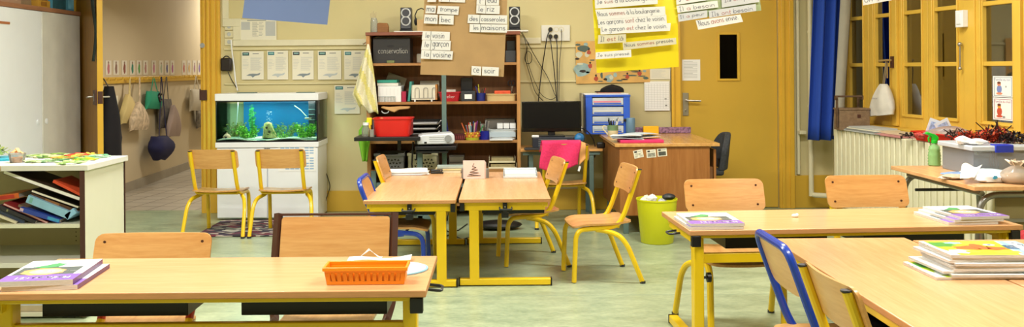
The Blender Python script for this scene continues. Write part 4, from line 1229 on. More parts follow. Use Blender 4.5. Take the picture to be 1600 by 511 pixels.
# ---- wall socket, transformer box and cable left of the aquarium
b = B()
for y0, y1 in ((36, 47), (48, 59), (60, 71)):
    a_ = at(351, y1, YB - .012); c_ = at(365, y0, YB - .012); b.box(a_.x, c_.x, YB - .012, YB, a_.z, c_.z)
    b.cyl(((a_.x + c_.x) / 2, YB - .016, (a_.z + c_.z) / 2), .018, .004, 1, 12, 'Y')
tag(b.build('wall_switch', [m_cream, m_inkl], bevel=.002), 'column of three cream switches and sockets beside the open doorway', 'wall switch')
p = at(353.5, 101, YB - .05)
t = thing('transformer_box', 'small black plug in device hanging on the wall above the aquarium', 'device', (p.x, YB - .04, p.z))
B().box(-.048, .048, -.03, .035, -.058, .058).build('case', mat('black_brown_plastic', '#1F1413', .4), t, bevel=.012)
B().tube(fillet([(-.03, 0, .056), (-.012, 0, .075), (.012, 0, .075), (.03, 0, .056)], .01), .005, 6).build('handle', m_blk, t)
b = B(); c1 = [at(361, 62, YB - .03), at(362, 78, YB - .03), at(366, 105, YB - .03), at(368, 128, YB - .03), at(371, 141, YB - .12)]
b.tube(fillet(c1, .1), .006, 6); tag(b.build('power_cable', m_white), 'white cable dropping from the socket to the aquarium lid', 'cable')
b = B(); c1 = [at(356, 112, YB - .03), at(362, 125, YB - .03), at(370, 138, YB - .1)]
b.tube(c1, .004, 6); tag(b.build('power_cable', m_blk2), 'dark cable running from the black device to the aquarium', 'cable')
b = B(); c1 = [at(510, 271, 8.15), at(514, 283, 8.15), at(516, 292, 8.15), at(512, 304, 8.15), at(509, 314, 8.12)]
b.tube(fillet(c1, .1), .004, 6); tag(b.build('power_cable', m_blk), 'black cable looping down the wall right of the white cabinet', 'cable')
# rug
def rugmat():
    m = bpy.data.materials.new('woven_rug'); m.use_nodes = True
    nt = m.node_tree; N = nt.nodes; L = nt.links; b_ = N['Principled BSDF']; b_.inputs['Roughness'].default_value = .95
    tc = N.new('ShaderNodeTexCoord'); mp = N.new('ShaderNodeMapping'); mp.inputs['Scale'].default_value = (14, 40, 1)
    v = N.new('ShaderNodeTexVoronoi'); v.inputs['Scale'].default_value = 1.0
    cr = N.new('ShaderNodeValToRGB'); cr.color_ramp.interpolation = 'CONSTANT'
    for pos, h in ((0, '#2C2433'), (.3, '#6E2C3C'), (.5, '#3A2F3A'), (.65, '#B9AFA0'), (.8, '#4A3A52'), (.9, '#8A4A50')):
        e = cr.color_ramp.elements.new(pos); e.color = hexc(h)
    L.new(tc.outputs['Object'], mp.inputs['Vector']); L.new(mp.outputs['Vector'], v.inputs['Vector'])
    L.new(v.outputs['Color'], cr.inputs['Fac']); L.new(cr.outputs['Color'], b_.inputs['Base Color']); return m
b = B(); b.grid(lambda u, v, w_: Vector((-2.33 + (.70 - .05 * v) * u + .0, 6.98 + .74 * v, .002 + .006 * abs(math.sin(u * 9)) * (1 if 0 < v < 1 else .4) + w_)), 24, 8, 0, .006)
tag(b.build('rug', rugmat()), 'small dark multicoloured woven rug under the aquarium chairs', 'rug')


# ================================================================== PAPERS
def wquad(b, px0, py0, px1, py1, Y, m, off):
    a_ = at(px0, py1, Y); c_ = at(px1, py0, Y); b.box(a_.x, c_.x, Y - off - .0005, Y - off, a_.z, c_.z, m)
WY = YB - .014
def doc(label, px0, py0, px1, py1, style, seed, group='typed sheets pinned on the wall'):
    R = random.Random(seed); b = B(); w_ = px1 - px0; h_ = py1 - py0
    A_, C_ = at(px0, py1, WY), at(px1, py0, WY)
    def S(fx0, fy0, fx1, fy1, m, k=1):
        x0 = A_.x + (C_.x - A_.x) * fx0; x1 = A_.x + (C_.x - A_.x) * fx1
        z1 = C_.z + (A_.z - C_.z) * fy0; z0 = C_.z + (A_.z - C_.z) * fy1
        b.box(x0, x1, WY - .003 - .0004 * k, WY - .003, z0, z1, m)
    b.grid(lambda u, v, q: Vector((A_.x + (C_.x - A_.x) * u, WY - .002 - .0 - q, A_.z + (C_.z - A_.z) * v)), 1, 1, 0, .001)
    if style == 'fish':
        S(.04, .04, .34, .15, 1); S(.08, .07, .3, .11, 2, 2); S(.5, .07, .78, .1, 3)
        for k in range(14): S(.4, .22 + k * .034, .4 + R.uniform(.35, .55), .232 + k * .034, 4)
        for k in range(7): S(.05, .3 + k * .05, .05 + R.uniform(.15, .28), .31 + k * .05, 4)
        pts = [(.2, .86), (.35, .80), (.5, .79), (.7, .80), (.85, .76), (.8, .84), (.6, .87), (.5, .93), (.42, .87)]
        b.prism([(A_.x + (C_.x - A_.x) * p_, C_.z + (A_.z - C_.z) * q_) for p_, q_ in pts], lambda x, z: Vector((x, WY - .0034, z)), lambda x, z: Vector((x, WY - .003, z)), 5)
    elif style == 'grid':
        for k in range(15): S(.05, .08 + k * .06, .97, .086 + k * .06, 4)
        for k in range(9): S(.05 + k * .115, .08, .058 + k * .115, .93, 4)
        S(.8, .58, .88, .62, 3, 2); S(.82, .8, .9, .85, 3, 2)
    elif style == 'table':
        S(.04, .12, .28, .5, 4); S(.7, .1, .97, .8, 4); S(.2, .03, .72, .07, 3)
        for k in range(14): S(.34, .14 + k * .05, .34 + R.uniform(.1, .18), .155 + k * .05, 3)
        for k in range(10): S(.52, .14 + k * .07, .52 + R.uniform(.08, .14), .155 + k * .07, 3)
    else:
        for k in range(16): S(.08, .1 + k * .05, .08 + R.uniform(.4, .82), .112 + k * .05, 4)
    return tag(b.build('wall_sheet', [m_paper2 if style != 'grid' else m_paper, mat('dark_teal_photo_%d' % (seed % 3), ['#1F4A4A', '#2A6F7A', '#1E2A33'][seed % 3], .6), mat('photo_light', '#8FB8B4', .6), m_inkg, m_inkl, mat('shaded_drawing_%d' % (seed % 2), ['#7E8A90', '#B7BFC0'][seed % 2], .8)]), label, 'wall sheet', group)
xs = [(378, 412), (418, 450), (457, 490), (497, 533), (538, 571)]
wd = ['leftmost typed fact sheet with a dark grey animal at its foot', 'second typed fact sheet in the row above the aquarium', 'third typed fact sheet, green photo in its corner', 'fourth typed fact sheet, black and white photo in its corner', 'fifth typed fact sheet, partly behind the hanging towel']
for k, (a_, c_) in enumerate(xs): doc(wd[k], a_, 79 + (0 if k else 1), c_, 124.5, 'fish', k)
doc('lower typed fact sheet hanging beside the towel', 523, 133, 562, 178, 'fish', 7)
doc('yellowed sheet with printed columns under the blue paper', 375, 30, 432, 63, 'table', 11)
doc('handwritten grid chart on the wall left of the yellow door', 1007, 127, 1046, 173, 'grid', 12)
doc('faint printed sheet behind the yellow poster', 1015, 108, 1047, 124, 'lines', 13)
b = B(); Yd = YB + .010
a_ = at(1066, 126, Yd); c_ = at(1094, 93, Yd); b.box(a_.x, c_.x, Yd - .001, Yd, a_.z, c_.z)
for k in range(12): b.box(a_.x + .015, a_.x + .015 + (.12 if k % 4 else .08), Yd - .0016, Yd - .001, c_.z - .02 - k * .013, c_.z - .016 - k * .013, 1)
tag(b.build('wall_sheet', [m_paper, m_inkl]), 'typed notice stuck on the yellow door above its handle', 'notice')
# wide illustrated frieze
fr_ = thing('picture_frieze', 'orange illustrated poster of huts and small figures behind the yellow poster', 'poster', (0, 0, 0))
A_, C_ = at(900, 131, WY), at(1015, 64, WY)
B().grid(lambda u, v, q: Vector((A_.x + (C_.x - A_.x) * u, WY - .004 - q, A_.z + (C_.z - A_.z) * v + .01 * u)), 1, 1, 0, .001).build('sheet', mat('ochre_print', '#D3A65C', .6, var=.18, scale=9), fr_)
MPR = [mat('pale_blue_print2', '#8FA9A8', .6, var=.2, scale=20), mat('slate_print', '#4F625A', .6), mat('light_print', '#C9CBB4', .6), mat('brick_print', '#B04A32', .6), mat('dark_print', '#2A211C', .6)]
def blob(cx_, cy_, rx, ry, m, n=9, seed=0):
    R = random.Random(seed + cx_); c_ = at(cx_, cy_, WY)
    pts = [(c_.x + rx * math.cos(2 * PI * k / n) * R.uniform(.75, 1.15), c_.z + ry * math.sin(2 * PI * k / n) * R.uniform(.75, 1.15)) for k in range(n)]
    off = .0056 + m * .0004 
    b = B(); b.prism(pts, lambda x, z: Vector((x, WY - off, z)), lambda x, z: Vector((x, WY - .0052, z)), m)
    b.build('printed_shape', MPR, fr_, smooth=0)
blob(910, 108, .075, .07, 0, 12); blob(912, 76, .06, .03, 1); blob(905, 85, .03, .03, 2); blob(917, 85, .02, .025, 2)
for x_, y_ in ((920, 80), (922, 101), (931, 121), (980, 118), (999, 113)):
    blob(x_, y_ + 2, .02, .022, 3); blob(x_, y_ - 3, .009, .011, 4)
blob(910, 111, .03, .014, 4); blob(952, 122, .05, .035, 0); blob(955, 121, .02, .02, 2); blob(985, 118, .07, .008, 1); blob(994, 112, .05, .006, 1)
for k_, (x_, y_, a_, c_, m_) in enumerate(((903, 70, .03, .012, 1), (915, 70, .02, .02, 0), (902, 92, .02, .01, 4), (925, 94, .03, .006, 1), (906, 100, .03, .012, 2), (918, 113, .02, .008, 0), (940, 118, .012, .03, 1), (946, 124, .02, .012, 4), (961, 117, .02, .02, 0), (968, 126, .03, .008, 1), (976, 124, .04, .006, 4), (988, 110, .06, .005, 4), (1003, 119, .04, .006, 1), (1007, 111, .02, .012, 0), (938, 127, .03, .006, 1))): blob(x_, y_, a_, c_, m_, 7, k_)
blob(994, 112, .02, .004, 4); blob(1009, 122, .03, .012, 1)


# ---- papers hanging from a line across the room
PY = 4.2
def hsheet(name, label, corners, Y, m, bulge=.0, cat='poster', bow=0.0, parts=None):
    """corners in the photo: top-left, top-right, bottom-right, bottom-left"""
    t = thing(name, label, cat, (0, 0, 0))
    P = [at(x, y, Y) for x, y in corners]
    b = B()
    def fn(u, v, q):
        top = P[0].lerp(P[1], u); bot = P[3].lerp(P[2], u)
        p_ = top.lerp(bot, v); p_.y += -bulge * math.sin(v * PI) * (1 + .3 * math.sin(u * 5)) + .004 * math.sin(u * 7 + v * 2) - bow * v * v
        p_.z += 0
        p_.y -= q
        return p_
    b.grid(fn, 16, 16, 0, .0012); b.build('sheet', m, t, smooth=60)
    return t


def strip(parent, corners, Y, segs, k=0, bg=None, line=None, fs=1.0, name='word_strip', wfit=.88):
    """card strip with lettering; corners tl, tr, br, bl in the photo"""
    tl, tr, br, bl = [at(x, y, Y - .011 - .0014 * k) for x, y in corners]
    b = B(); b._faces([bl, br, tr, tl] + [q + Vector((0, .0015, 0)) for q in (bl, br, tr, tl)], [(0, 1, 2, 3), (7, 6, 5, 4), (0, 4, 5, 1), (1, 5, 6, 2), (2, 6, 7, 3), (3, 7, 4, 0)], 0)
    if line:
        a_ = bl.lerp(br, line); c_ = tl.lerp(tr, line); d_ = Vector((.0012, 0, 0)); o_ = Vector((0, -.0008, 0))
        b._faces([a_ - d_ + o_, a_ + d_ + o_, c_ + d_ + o_, c_ - d_ + o_], [(0, 1, 2, 3)], 1)
    s_ = b.build(name, [bg or m_paper, m_inkg], parent, smooth=0)
    ax = (br - bl); ay = (tl - bl); W_ = ax.length; H_ = ay.length
    for (st, f0, f1, v0, v1) in segs:
        ww = (f1 - f0) * W_
        hand(st, [m_ink, m_inkr], bl + ax * f0 + ay * v0 + Vector((0, -.0012, 0)), ax, ay, ww, (v1 - v0) * H_, parent=s_)
    return s_
LN = at(780, -92, PY).z
# blue sheet
t = hsheet('blue_paper', 'greyish blue paper sheet hanging at the top left', [(388, -80), (522, -80), (514.5, 39.5), (383, 29)], PY, mat('greyish_blue_paper', '#667BA8', .7, var=.03), .0, 'paper', .05)
# kraft sheet
kt = hsheet('kraft_poster', 'brown kraft paper poster with word cards hanging at the centre', [(668, -90), (797, -90), (787, 120), (656.5, 116.5)], PY, mat('kraft_paper', '#BC9A6A', .8, var=.06, scale=12, bump=.15), .0)
def ws(c, segs, k=0, line=None): strip(kt, c, PY, segs, k, None, line)
ws([(668.5, -4), (682, -4), (681, 3), (667.5, 3)], [], 0)
ws([(685.5, -6), (727, -6), (726.5, 4), (685.5, 2.5)], [([('propre', 0)], .1, .7, .1, .8)], 0)
ws([(666, 8.5), (681.5, 9), (680.5, 21), (664.5, 20.5)], [([('ma', 0)], .1, .85, .25, .68)], 0)
ws([(684.5, 9), (717.5, 10), (716, 23.5), (682.5, 21.5)], [([('trompe', 0)], .12, .92, .1, .85)], 0)
ws([(663.5, 22.5), (684, 23.2), (683.5, 37.5), (662, 36.5)], [([('mon', 0)], .1, .88, .3, .65)], 1)
ws([(686.5, 23.5), (709, 24), (708.5, 38.5), (685.5, 37.5)], [([('bec', 0)], .15, .8, .25, .85)], 1)
ws([(660.5, 48.5), (703, 50), (702.5, 63.5), (659, 62)], [([('le', 0)], .12, .26, .25, .85), ([('voisin', 0)], .37, .8, .25, .8)], 0, .31)
ws([(660, 62.5), (704.5, 64), (703.5, 79), (658, 77.5)], [([('le', 0)], .1, .25, .3, .85), ([('garçon', 0)], .37, .92, .05, .78)], 1, .31)
ws([(658.5, 78), (708, 80), (706.5, 93.5), (657.5, 91.5)], [([('la', 0)], .1, .25, .28, .85), ([('voisine', 0)], .38, .95, .25, .8)], 2, .3)
ws([(745, -4), (758.5, -4), (758, 8), (744.5, 7.5)], [([("l'", 0)], .35, .65, .2, .95)], 0)
ws([(759.5, -4), (780, -3.5), (779.5, 8.5), (759, 8)], [([('eau', 0)], .12, .82, .35, .8)], 0)
ws([(744.5, 8), (759, 8.5), (758.5, 21.5), (744, 20.5)], [([('le', 0)], .25, .75, .25, .9)], 1)
ws([(759.5, 8.5), (781, 9), (780.5, 22), (759, 21.5)], [([('riz', 0)], .08, .62, .3, .85)], 1)
ws([(731.5, 22.8), (792.5, 24), (792, 37.5), (730.5, 36)], [([('des', 0)], .04, .26, .28, .88), ([('casseroles', 0)], .34, .95, .28, .85)], 0, .305)
ws([(734, 37.5), (793, 38.5), (792, 51), (733.5, 50)], [([('les', 0)], .1, .24, .3, .92), ([('maisons', 0)], .32, .96, .3, .85)], 1, .29)
ws([(737, 103), (752, 104), (751.5, 118), (736.5, 117)], [([('ce', 0)], .2, .8, .3, .72)], 0)
ws([(753.5, 104), (779.5, 105.5), (779, 119), (753, 118)], [([('soir', 0)], .12, .78, .3, .8)], 0)
# yellow poster folded across
yp = thing('yellow_poster', 'bright yellow folded poster with French sentence strips', 'poster', (0, 0, 0))
m_ypap = mat('bright_yellow_paper', '#F7E41C', .6, var=.02)
P_ = {k: at(x, y, PY + dy) for k, (x, y, dy) in {'tl': (921, -90, .05), 'tr': (1055, -90, .05), 'ml': (928, 44, .0), 'mr': (1059, 36, .0), 'bl': (932.5, 114, .045), 'br': (1060.5, 104.5, .045)}.items()}
b = B()
def yfn(u, v, q):
    if v < .65: a_, c_, k = P_['tl'].lerp(P_['tr'], u), P_['ml'].lerp(P_['mr'], u), v / .65
    else: a_, c_, k = P_['ml'].lerp(P_['mr'], u), P_['bl'].lerp(P_['br'], u), (v - .65) / .35
    p_ = a_.lerp(c_, k); return p_ + Vector((0, -q + .004 * math.sin(u * 6), 0))
b.grid(yfn, 10, 20, 0, .0012); b.build('sheet', m_ypap, yp, smooth=5)
def ys(c, segs, k=0, bg=None): strip(yp, c, PY, segs, k, bg)
m_off = mat('cream_strip_paper', '#DED9BE', .8)
ys([(929, -10), (1028, -12), (1027.5, 6), (930, 13.5)], [([('Je', 0), ('suis', 1), ('à', 0), ('la', 0), ('boulangerie.', 0)], .03, .96, .15, .60)], 4)
ys([(930, 15), (1039, 10), (1040, 24), (934, 31)], [([('Nous', 0), ('sommes', 1), ('à', 0), ('la', 0), ('boulangerie.', 0)], .02, .94, .12, .80)], 3)
ys([(933, 27), (1041, 23), (1042, 37), (935, 44)], [([('Les', 0), ('garçons', 0), ('sont', 1), ('chez', 0), ('le', 0), ('voisin.', 0)], .0, .98, .1, .80)], 2)
ys([(938, 40), (1048, 36), (1047, 48), (938.5, 54)], [([('Le', 0), ('garçon', 0), ('est', 1), ('chez', 0), ('le', 0), ('voisin.', 0)], .02, .96, .1, .85)], 5)
ys([(935, 55), (978, 53), (978, 66), (934, 68.5)], [([('Il', 0), ('est', 1), ('là', 0)], .08, .9, .25, .8)], 1, m_off)
ys([(973, 66.5), (1056, 59), (1057, 69), (974, 78)], [([('Nous', 0), ('sommes', 1), ('pressés.', 0)], .03, .96, .12, .85)], 2, m_off)
ys([(931, 82), (986, 77.5), (986.5, 89), (930.5, 92.5)], [([('Je', 0), ('suis', 0), ('pressé.', 0)], .05, .96, .12, .8)], 1)
# pale green poster with 'avoir' strips
gp = hsheet('green_poster', 'pale green poster with white sentence strips at the top right', [(1052, -80), (1178, -90), (1189.5, 16.5), (1064, 31)], PY, mat('pale_green_paper', '#A9B98C', .7), .0)
def gs(c, segs, k=0, bg=None): strip(gp, c, PY, segs, k, bg)
m_bl = mat('bluish_strip_paper', '#D5D9DE', .8)
gs([(1056, -10), (1106, -12), (1107, 0), (1057, 7.5)], [([("J'", 0), ('ai', 1), ('faim.', 0)], .08, .95, .25, .8)], 1)
gs([(1127, -8), (1186, -12), (1186.5, 3), (1128, 12)], [([('Ils', 0), ('ont', 1), ('peur.', 0)], .08, .95, .2, .78)], 2, m_bl)
gs([(1057, 9), (1121, 1), (1122.5, 11.5), (1059, 20)], [([('Il', 0), ('a', 1), ('besoin', 0)], .05, .92, .2, .78)], 3)
gs([(1107.5, 17), (1181, 6), (1181.5, 17), (1108.5, 28)], [([('Ils', 0), ('ont', 1), ('besoin.', 0)], .05, .96, .15, .78)], 2, m_bl)
gs([(1059, 22), (1105, 16), (1105, 27), (1060.5, 34)], [([('Il', 0), ('a', 1), ('peur', 0)], .06, .92, .15, .78)], 4, m_bl)
gs([(1087, 32), (1157, 22.5), (1161, 34), (1091, 46.5)], [([('Nous', 0), ('avons', 1), ('envie.', 0)], .04, .92, .35, .95)], 0)
# small white strip far right
wp = hsheet('white_strip', 'tip of a white paper strip with handwriting above the windows', [(1346, -30), (1392, -38), (1394, 0), (1349, 8.5)], PY, m_paper, .0, 'paper strip')
hand([('on t.', 0)], [m_ink], at(1351, 4, PY - .012), (1, 0, .15), (-.15, 0, 1), .075, .022, parent=wp)
# strings
ln = thing('hanging_line', 'thin line stretched across the room carrying the posters', 'line', (0, 0, 0))
lz = at(780, -84, PY).z
B().tube([(-4.2, PY, lz + .03), (-1.5, PY, lz + .005), (.5, PY, lz), (2.0, PY, lz + .01), (3.345, PY, lz + .03)], .003, 6).build('cord', m_white, ln)
for x_ in (400, 510, 680, 785, 932, 1045, 1062, 1168): 
    p = at(x_, -86, PY); B().box(p.x - .006, p.x + .006, PY - .012, PY + .008, lz - .05, lz + .015).build('clothes_peg', m_ply, ln)
p = at(1365, -60, PY); B().tube([(p.x, PY, lz + .02), at(1368, -30, PY)], .002, 5).build('thread', m_white, ln)
# ================================================================== TALL BOOKCASE AND WHAT STANDS ON IT
BX0, BX1, BY0, BY1, BZ = -1.125, .178, 7.80, 8.17, 1.575
bk = thing('tall_bookcase', 'tall open brown wooden bookcase against the back wall', 'bookcase', (0, 0, 0))
for x0, x1 in ((BX0, BX0 + .03), (BX1 - .03, BX1)):
    B().box(x0, x1, BY0, BY1, 0, BZ - .028).build('side_panel', m_wshelfz, bk, bevel=.002)
B().box(BX0 - .004, BX1 + .004, BY0 - .01, BY1, BZ - .028, BZ).build('top_board', wood('reddish_top_board', '#8E5238', '#6E3A26', .45, 'X'), bk, bevel=.002)
SH = [1.312, .982, .652, .405, .12]
for z in SH: B().box(BX0 + .03, BX1 - .03, BY0 + .005, BY1 - .01, z - .022, z).build('shelf', m_wshelf, bk, bevel=.001)
B().box(BX0 + .03, BX1 - .03, BY1 - .012, BY1, .02, BZ - .03).build('back_panel', m_wback, bk)
YS = 7.86        # working depth for things on the shelves


def X(px, Y=YS): return (px - CX) * Y / F
def boxp(name, label, cat, px0, px1, y0, y1, z, h, m, bevel=.003, group=None, rz=0):
    x0, x1 = X(px0, y0), X(px1, y0)
    b = B(); b.box(x0, x1, y0, y1, z, z + h)
    return tag(b.build(name, m, bevel=bevel), label, cat, group)


s1, s2, s3, s4, s5 = SH
# ---- top of the bookcase
def speaker(px, label, tilt=0):
    x = X(px, 7.98); t = thing('loudspeaker', label, 'loudspeaker', (x, 7.98, BZ + .014), 0, 'desktop loudspeakers on the bookcase')
    b = B(); Mt = Matrix.Rotation(-.08, 4, 'X')
    b.box(-.048, .048, -.055, .055, .012, .20, 0, Mt); b.box(-.052, .052, -.065, .05, 0, .014)
    b.build('cabinet', mat('dark_charcoal_plastic', '#1C1E22', .35), t, bevel=.006)
    for z in (.082, .152):
        c = Mt @ Vector((0, -.056, z)); R3 = Matrix.Rotation(PI / 2 - .08, 3, 'X')
        b = B(); b.lathe([(.030, 0), (.036, .004), (.042, .001)], c, 24, 0, M=R3); cn = b.build('cone_ring', mat('pale_ring', '#C9CCCB', .4), t, smooth=60)
        b = B(); b.lathe([(.0001, .002), (.016, .004), (.031, .0045)], c, 20, 0, M=R3); b.build('cone', m_blk, cn, smooth=60)
    return t
boxp('white_board', 'white shelf board lying along the top of the bookcase', 'board', 616, 826, 7.90, 8.12, BZ, .013, m_white2, .001)
speaker(635.5, 'left dark loudspeaker with two pale rings on the bookcase top')
speaker(804.5, 'right dark loudspeaker beside the brown kraft poster')
p = X(585, 7.95); t = thing('glass_vase', 'clear glass jar with dry stems at the left end of the bookcase top', 'jar', (p, 7.95, BZ))
B().lathe([(.03, 0), (.032, .004), (.03, .10), (.022, .13), (.020, .13), (.028, .1), (.029, .008), (.0, .006)], seg=18).build('glass_wall', glassy('jar_glass', '#EEF0EA', .15, haze=.2), t, smooth=60)
b = B()
for k in range(5): b.tube([(.004 * k - .008, 0, .01), (.012 * k - .03, .005, .17 + .01 * (k % 3))], .0022, 5)
b.build('dry_stem', mat('dry_stem', '#B5A588', .8), t)
b = B(); xw = X(599, 7.98); b.prism([(-.05, 0), (.05, 0), (.052, .05), (.04, .085), (-.03, .088), (-.05, .08)], lambda a, z: Vector((xw + a, 7.94, BZ + z)), lambda a, z: Vector((xw + a, 8.0, BZ + z)))
tag(b.build('wooden_block', wood('worn_wood_block', '#A47038', '#7A4E22', .6, 'X'), bevel=.006), 'brown worn wooden block beside the glass jar', 'block')
t = thing('headphones', 'black wire headband rising behind the kraft poster on the bookcase', 'headphones', (X(659, 8.0), 8.0, BZ + .013))
b = B(); b.tube([(-.05, 0, .10), (-.055, 0, .14), (-.035, 0, .185), (.0, 0, .20), (.035, 0, .185), (.05, 0, .14), (.05, 0, .10)], .005, 8); b.build('headband', m_blk, t)
for s in (-1, 1): B().ball((s * .048, 0, .085), .03, 0, 12, .5, 1, 1.2).build('ear_cup', m_blk2, t)
boxp('carton_stand', 'pale brown carton standing half behind the kraft poster', 'box', 652, 664, 7.95, 8.05, BZ + .013, .10, mat('pale_carton', '#BFA070', .8))
# ---- shelf 1
t = thing('archive_box', 'black cardboard archive box with handwriting and a slot handle', 'box', (0, 0, 0))
x0, x1 = X(583, YS), X(641, YS)
B().box(x0, x1, YS, 8.12, s1, s1 + .215).build('box_body', mat('black_card', '#2B2A2A', .6), t, bevel=.003)
b = B(); cx_ = (x0 + x1) / 2 - .005
b.prism([(cx_ + .035 * math.cos(a) * 1.0, s1 + .145 + .010 * math.sin(a)) for a in [2 * PI * k / 14 for k in range(14)]], lambda a, z: Vector((a, YS - .0015, z)), lambda a, z: Vector((a, YS, z)))
b.build('slot_handle', m_blk, t)
hand([('conservation', 0)], [mat('white_pencil', '#C9C7BF', .8)], (x0 + .045, YS - .0012, s1 + .085), (1, 0, .0), (0, 0, 1), .25, .042, parent=t)
B().box(cx_ - .035, cx_ + .03, YS - .010, YS, s1 + .002, s1 + .024).build('label_holder', mat('dull_green_plastic', '#6E7A4A', .5), t, bevel=.002)
boxp('jar_stack', 'small pale jar with lid beside the black archive box', 'jar', 651, 659, 7.90, 7.97, s1, .08, glassy('jar_glass2', '#D8D2C0', .3, haze=.4), .01)
boxp('dark_box', 'dark box with reddish rim on the right end of the top shelf', 'box', 790, 806, 7.86, 8.05, s1, .10, mat('dark_slate_card', '#34363A', .6))
boxp('black_device', 'black boxy device on top of the dark box at the shelf end', 'device', 792, 805, 7.9, 8.02, s1 + .101, .085, m_blk)
# ---- shelf 2
def fileblock(px0, px1, h, label, cols, y0=7.84, dpt=.2, name='file_rack'):
    t = thing(name, label, 'file holder', (0, 0, 0)); x0, x1 = X(px0, y0), X(px1, y0)
    return t, x0, x1
t, x0, x1 = fileblock(590, 626, .13, 'white cardboard magazine file with a wire rack on the left of the second shelf', None, name='magazine_file')
B().box(x0, x1, 7.85, 8.1, s2, s2 + .135).build('file_body', m_paper, t, bevel=.002)
b = B()
for k in range(6):
    b.box(x0 + .01 + k * .032, x0 + .011 + k * .032, 7.849, 7.8505, s2 + .055, s2 + .12)
b.build('fold_lines', m_inkl, t)
b = B()
for k in range(12): b.tube([(x0 + .005 + k * .0125, 7.835, s2 + .002), (x0 + .005 + k * .0125, 7.835, s2 + .045)], .0014, 4)
b.tube([(x0, 7.835, s2 + .046), (x0 + .15, 7.835, s2 + .046), (x0 + .15, 7.835, s2 + .002)], .002, 5)
tag(b.build('wire_rack', m_gry), 'low grey wire rack in front of the white magazine file', 'rack')
for k, (c_, lb) in enumerate((('#D9D9CE', 'white folder lying over the magazine file'), ('#2F9A84', 'emerald green folder topmost over the magazine file'))):
    boxp('folder', lb, 'folder', 589, 622 - k * 2, 7.87, 8.08, s2 + .137 + k * .026, .024, mat('folder_' + c_[1:], c_, .5), .002, 'folders on the second shelf')
b = B(); b.box(0, .17, 0, .006, 0, .12); o = b.build('leaning_card', mat('grey_brown_card', '#8E8670', .8)); o.location = (X(600, 8.1), 8.1, s2 + .14); o.rotation_euler = (0, .35, 0); tag(o, 'grey brown card leaning behind the green folder', 'card')
boxp('book', 'narrow raspberry red book standing beside the magazine file', 'book', 627, 634, 7.87, 8.05, s2, .088, mat('raspberry_cover', '#A81F44', .4), .002)
b = B(); b.box(-.010, .010, 0, .2, 0, .17); o = b.build('teal_folder', mat('teal_card', '#3E8F86', .5), bevel=.002); o.location = (X(638, 7.86), 7.86, s2 + .003); o.rotation_euler = (0, .12, 0); tag(o, 'teal folder leaning upright between two white file boxes', 'folder')
t = thing('document_sorter', 'white sorter with looped wire front holding sheets, second shelf', 'file holder', (0, 0, 0)); x0, x1 = X(642, 7.85), X(683, 7.85)
B().box(x0, x1 - .02, 7.88, 8.06, s2 + .014, s2 + .142).build('sheet_stack', m_paper2, t, bevel=.001)
B().box(x1 - .02, x1 - .005, 7.89, 8.06, s2 + .014, s2 + .145).build('divider', mat('orange_brown_card', '#C98A3E', .6), t, bevel=.001)
b = B()
for k in range(3):
    xx = x0 + .05 + k * .073; pts = []
    b.tube(fillet([(xx - .018, 7.872, s2 + .03), (xx - .018, 7.872, s2 + .118), (xx + .018, 7.872, s2 + .118), (xx + .018, 7.872, s2 + .03)], .02), .0022, 5)
b.tube([(x0, 7.872, s2 + .03), (x1 - .03, 7.872, s2 + .03)], .002, 5); b.build('wire_loops', m_inkg, t)
for xx in (x0 + .03, x1 - .05): B().box(xx - .006, xx + .006, 7.87, 8.0, s2, s2 + .014).build('foot', m_white, t)
boxp('folder', 'grey folder standing behind the white document sorter', 'folder', 656, 686, 8.08, 8.13, s2, .175, mat('greyish_card', '#9A9484', .6), .002, 'folders on the second shelf')


def bin_(name, label, cat, px0, px1, y0, y1, z, h, m, taper=.86, wall=.003, lip=.006, rx=None, sub=None, group=None):
    """open tapered tub, returns the thing"""
    x0, x1 = X(px0, y0), X(px1, y0); cx_, cy_ = (x0 + x1) / 2, (y0 + y1) / 2; W2, D2 = (x1 - x0) / 2, (y1 - y0) / 2
    t = thing(name, label, cat, (cx_, cy_, z), 0, group); b = B(); n = 28
    def ring(k, zz, ins=0):
        out = []
        for i in range(n):
            a = 2 * PI * i / n; e = lambda q: math.copysign(abs(q) ** .35, q)
            out.append(b.bm.verts.new(((W2 * k - ins) * e(math.cos(a)), (D2 * k - ins) * e(math.sin(a)), zz)))
        return out
    R_ = [ring(taper, 0), ring(1, h - .008), ring(1, h - .008, -lip), ring(1, h, -lip), ring(1, h, wall), ring(taper, wall, wall)]
    for i in range(len(R_) - 1):
        for k in range(n): b.bm.faces.new((R_[i][k], R_[i][(k + 1) % n], R_[i + 1][(k + 1) % n], R_[i + 1][k]))
    b.bm.faces.new(R_[0][::-1]); b.bm.faces.new(R_[-1])
    b.build('tub', m, t, smooth=50)
    return t
t = bin_('pencil_basket', 'red basket with white lettering on the second shelf, right of the post', 'basket', 685, 719, 7.85, 8.0, s2, .082, mat('crimson_plastic', '#B8202E', .4), .82)
B().box(-.07, .05, -.04, .04, .01, .10).build('paper_pile', m_pg, t)
hand([('atelier', 0)], [m_white], (-.055, -.077, .03), (1, 0, 0), (0, -.15, 1), .10, .028, parent=t)
b = B(); boxp('storage_box', 'dark grey lidded box with white label on the second shelf', 'box', 720, 742, 7.86, 8.02, s2, .088, [mat('charcoal_card', '#2F3338', .5)], .003)
o = boxp('box_label', 'white label on the front of the dark grey box', 'label', 725.5, 737, 7.857, 7.859, s2 + .02, .04, m_paper, 0)
o.parent = bpy.data.objects['storage_box.001'] if 'storage_box.001' in bpy.data.objects else None
for k_ in ('category', 'label'): 
    if k_ in o: del o[k_]
boxp('black_box', 'tall black box standing behind the dark grey lidded one', 'box', 720, 738, 8.06, 8.14, s2, .20, m_blk, .003)


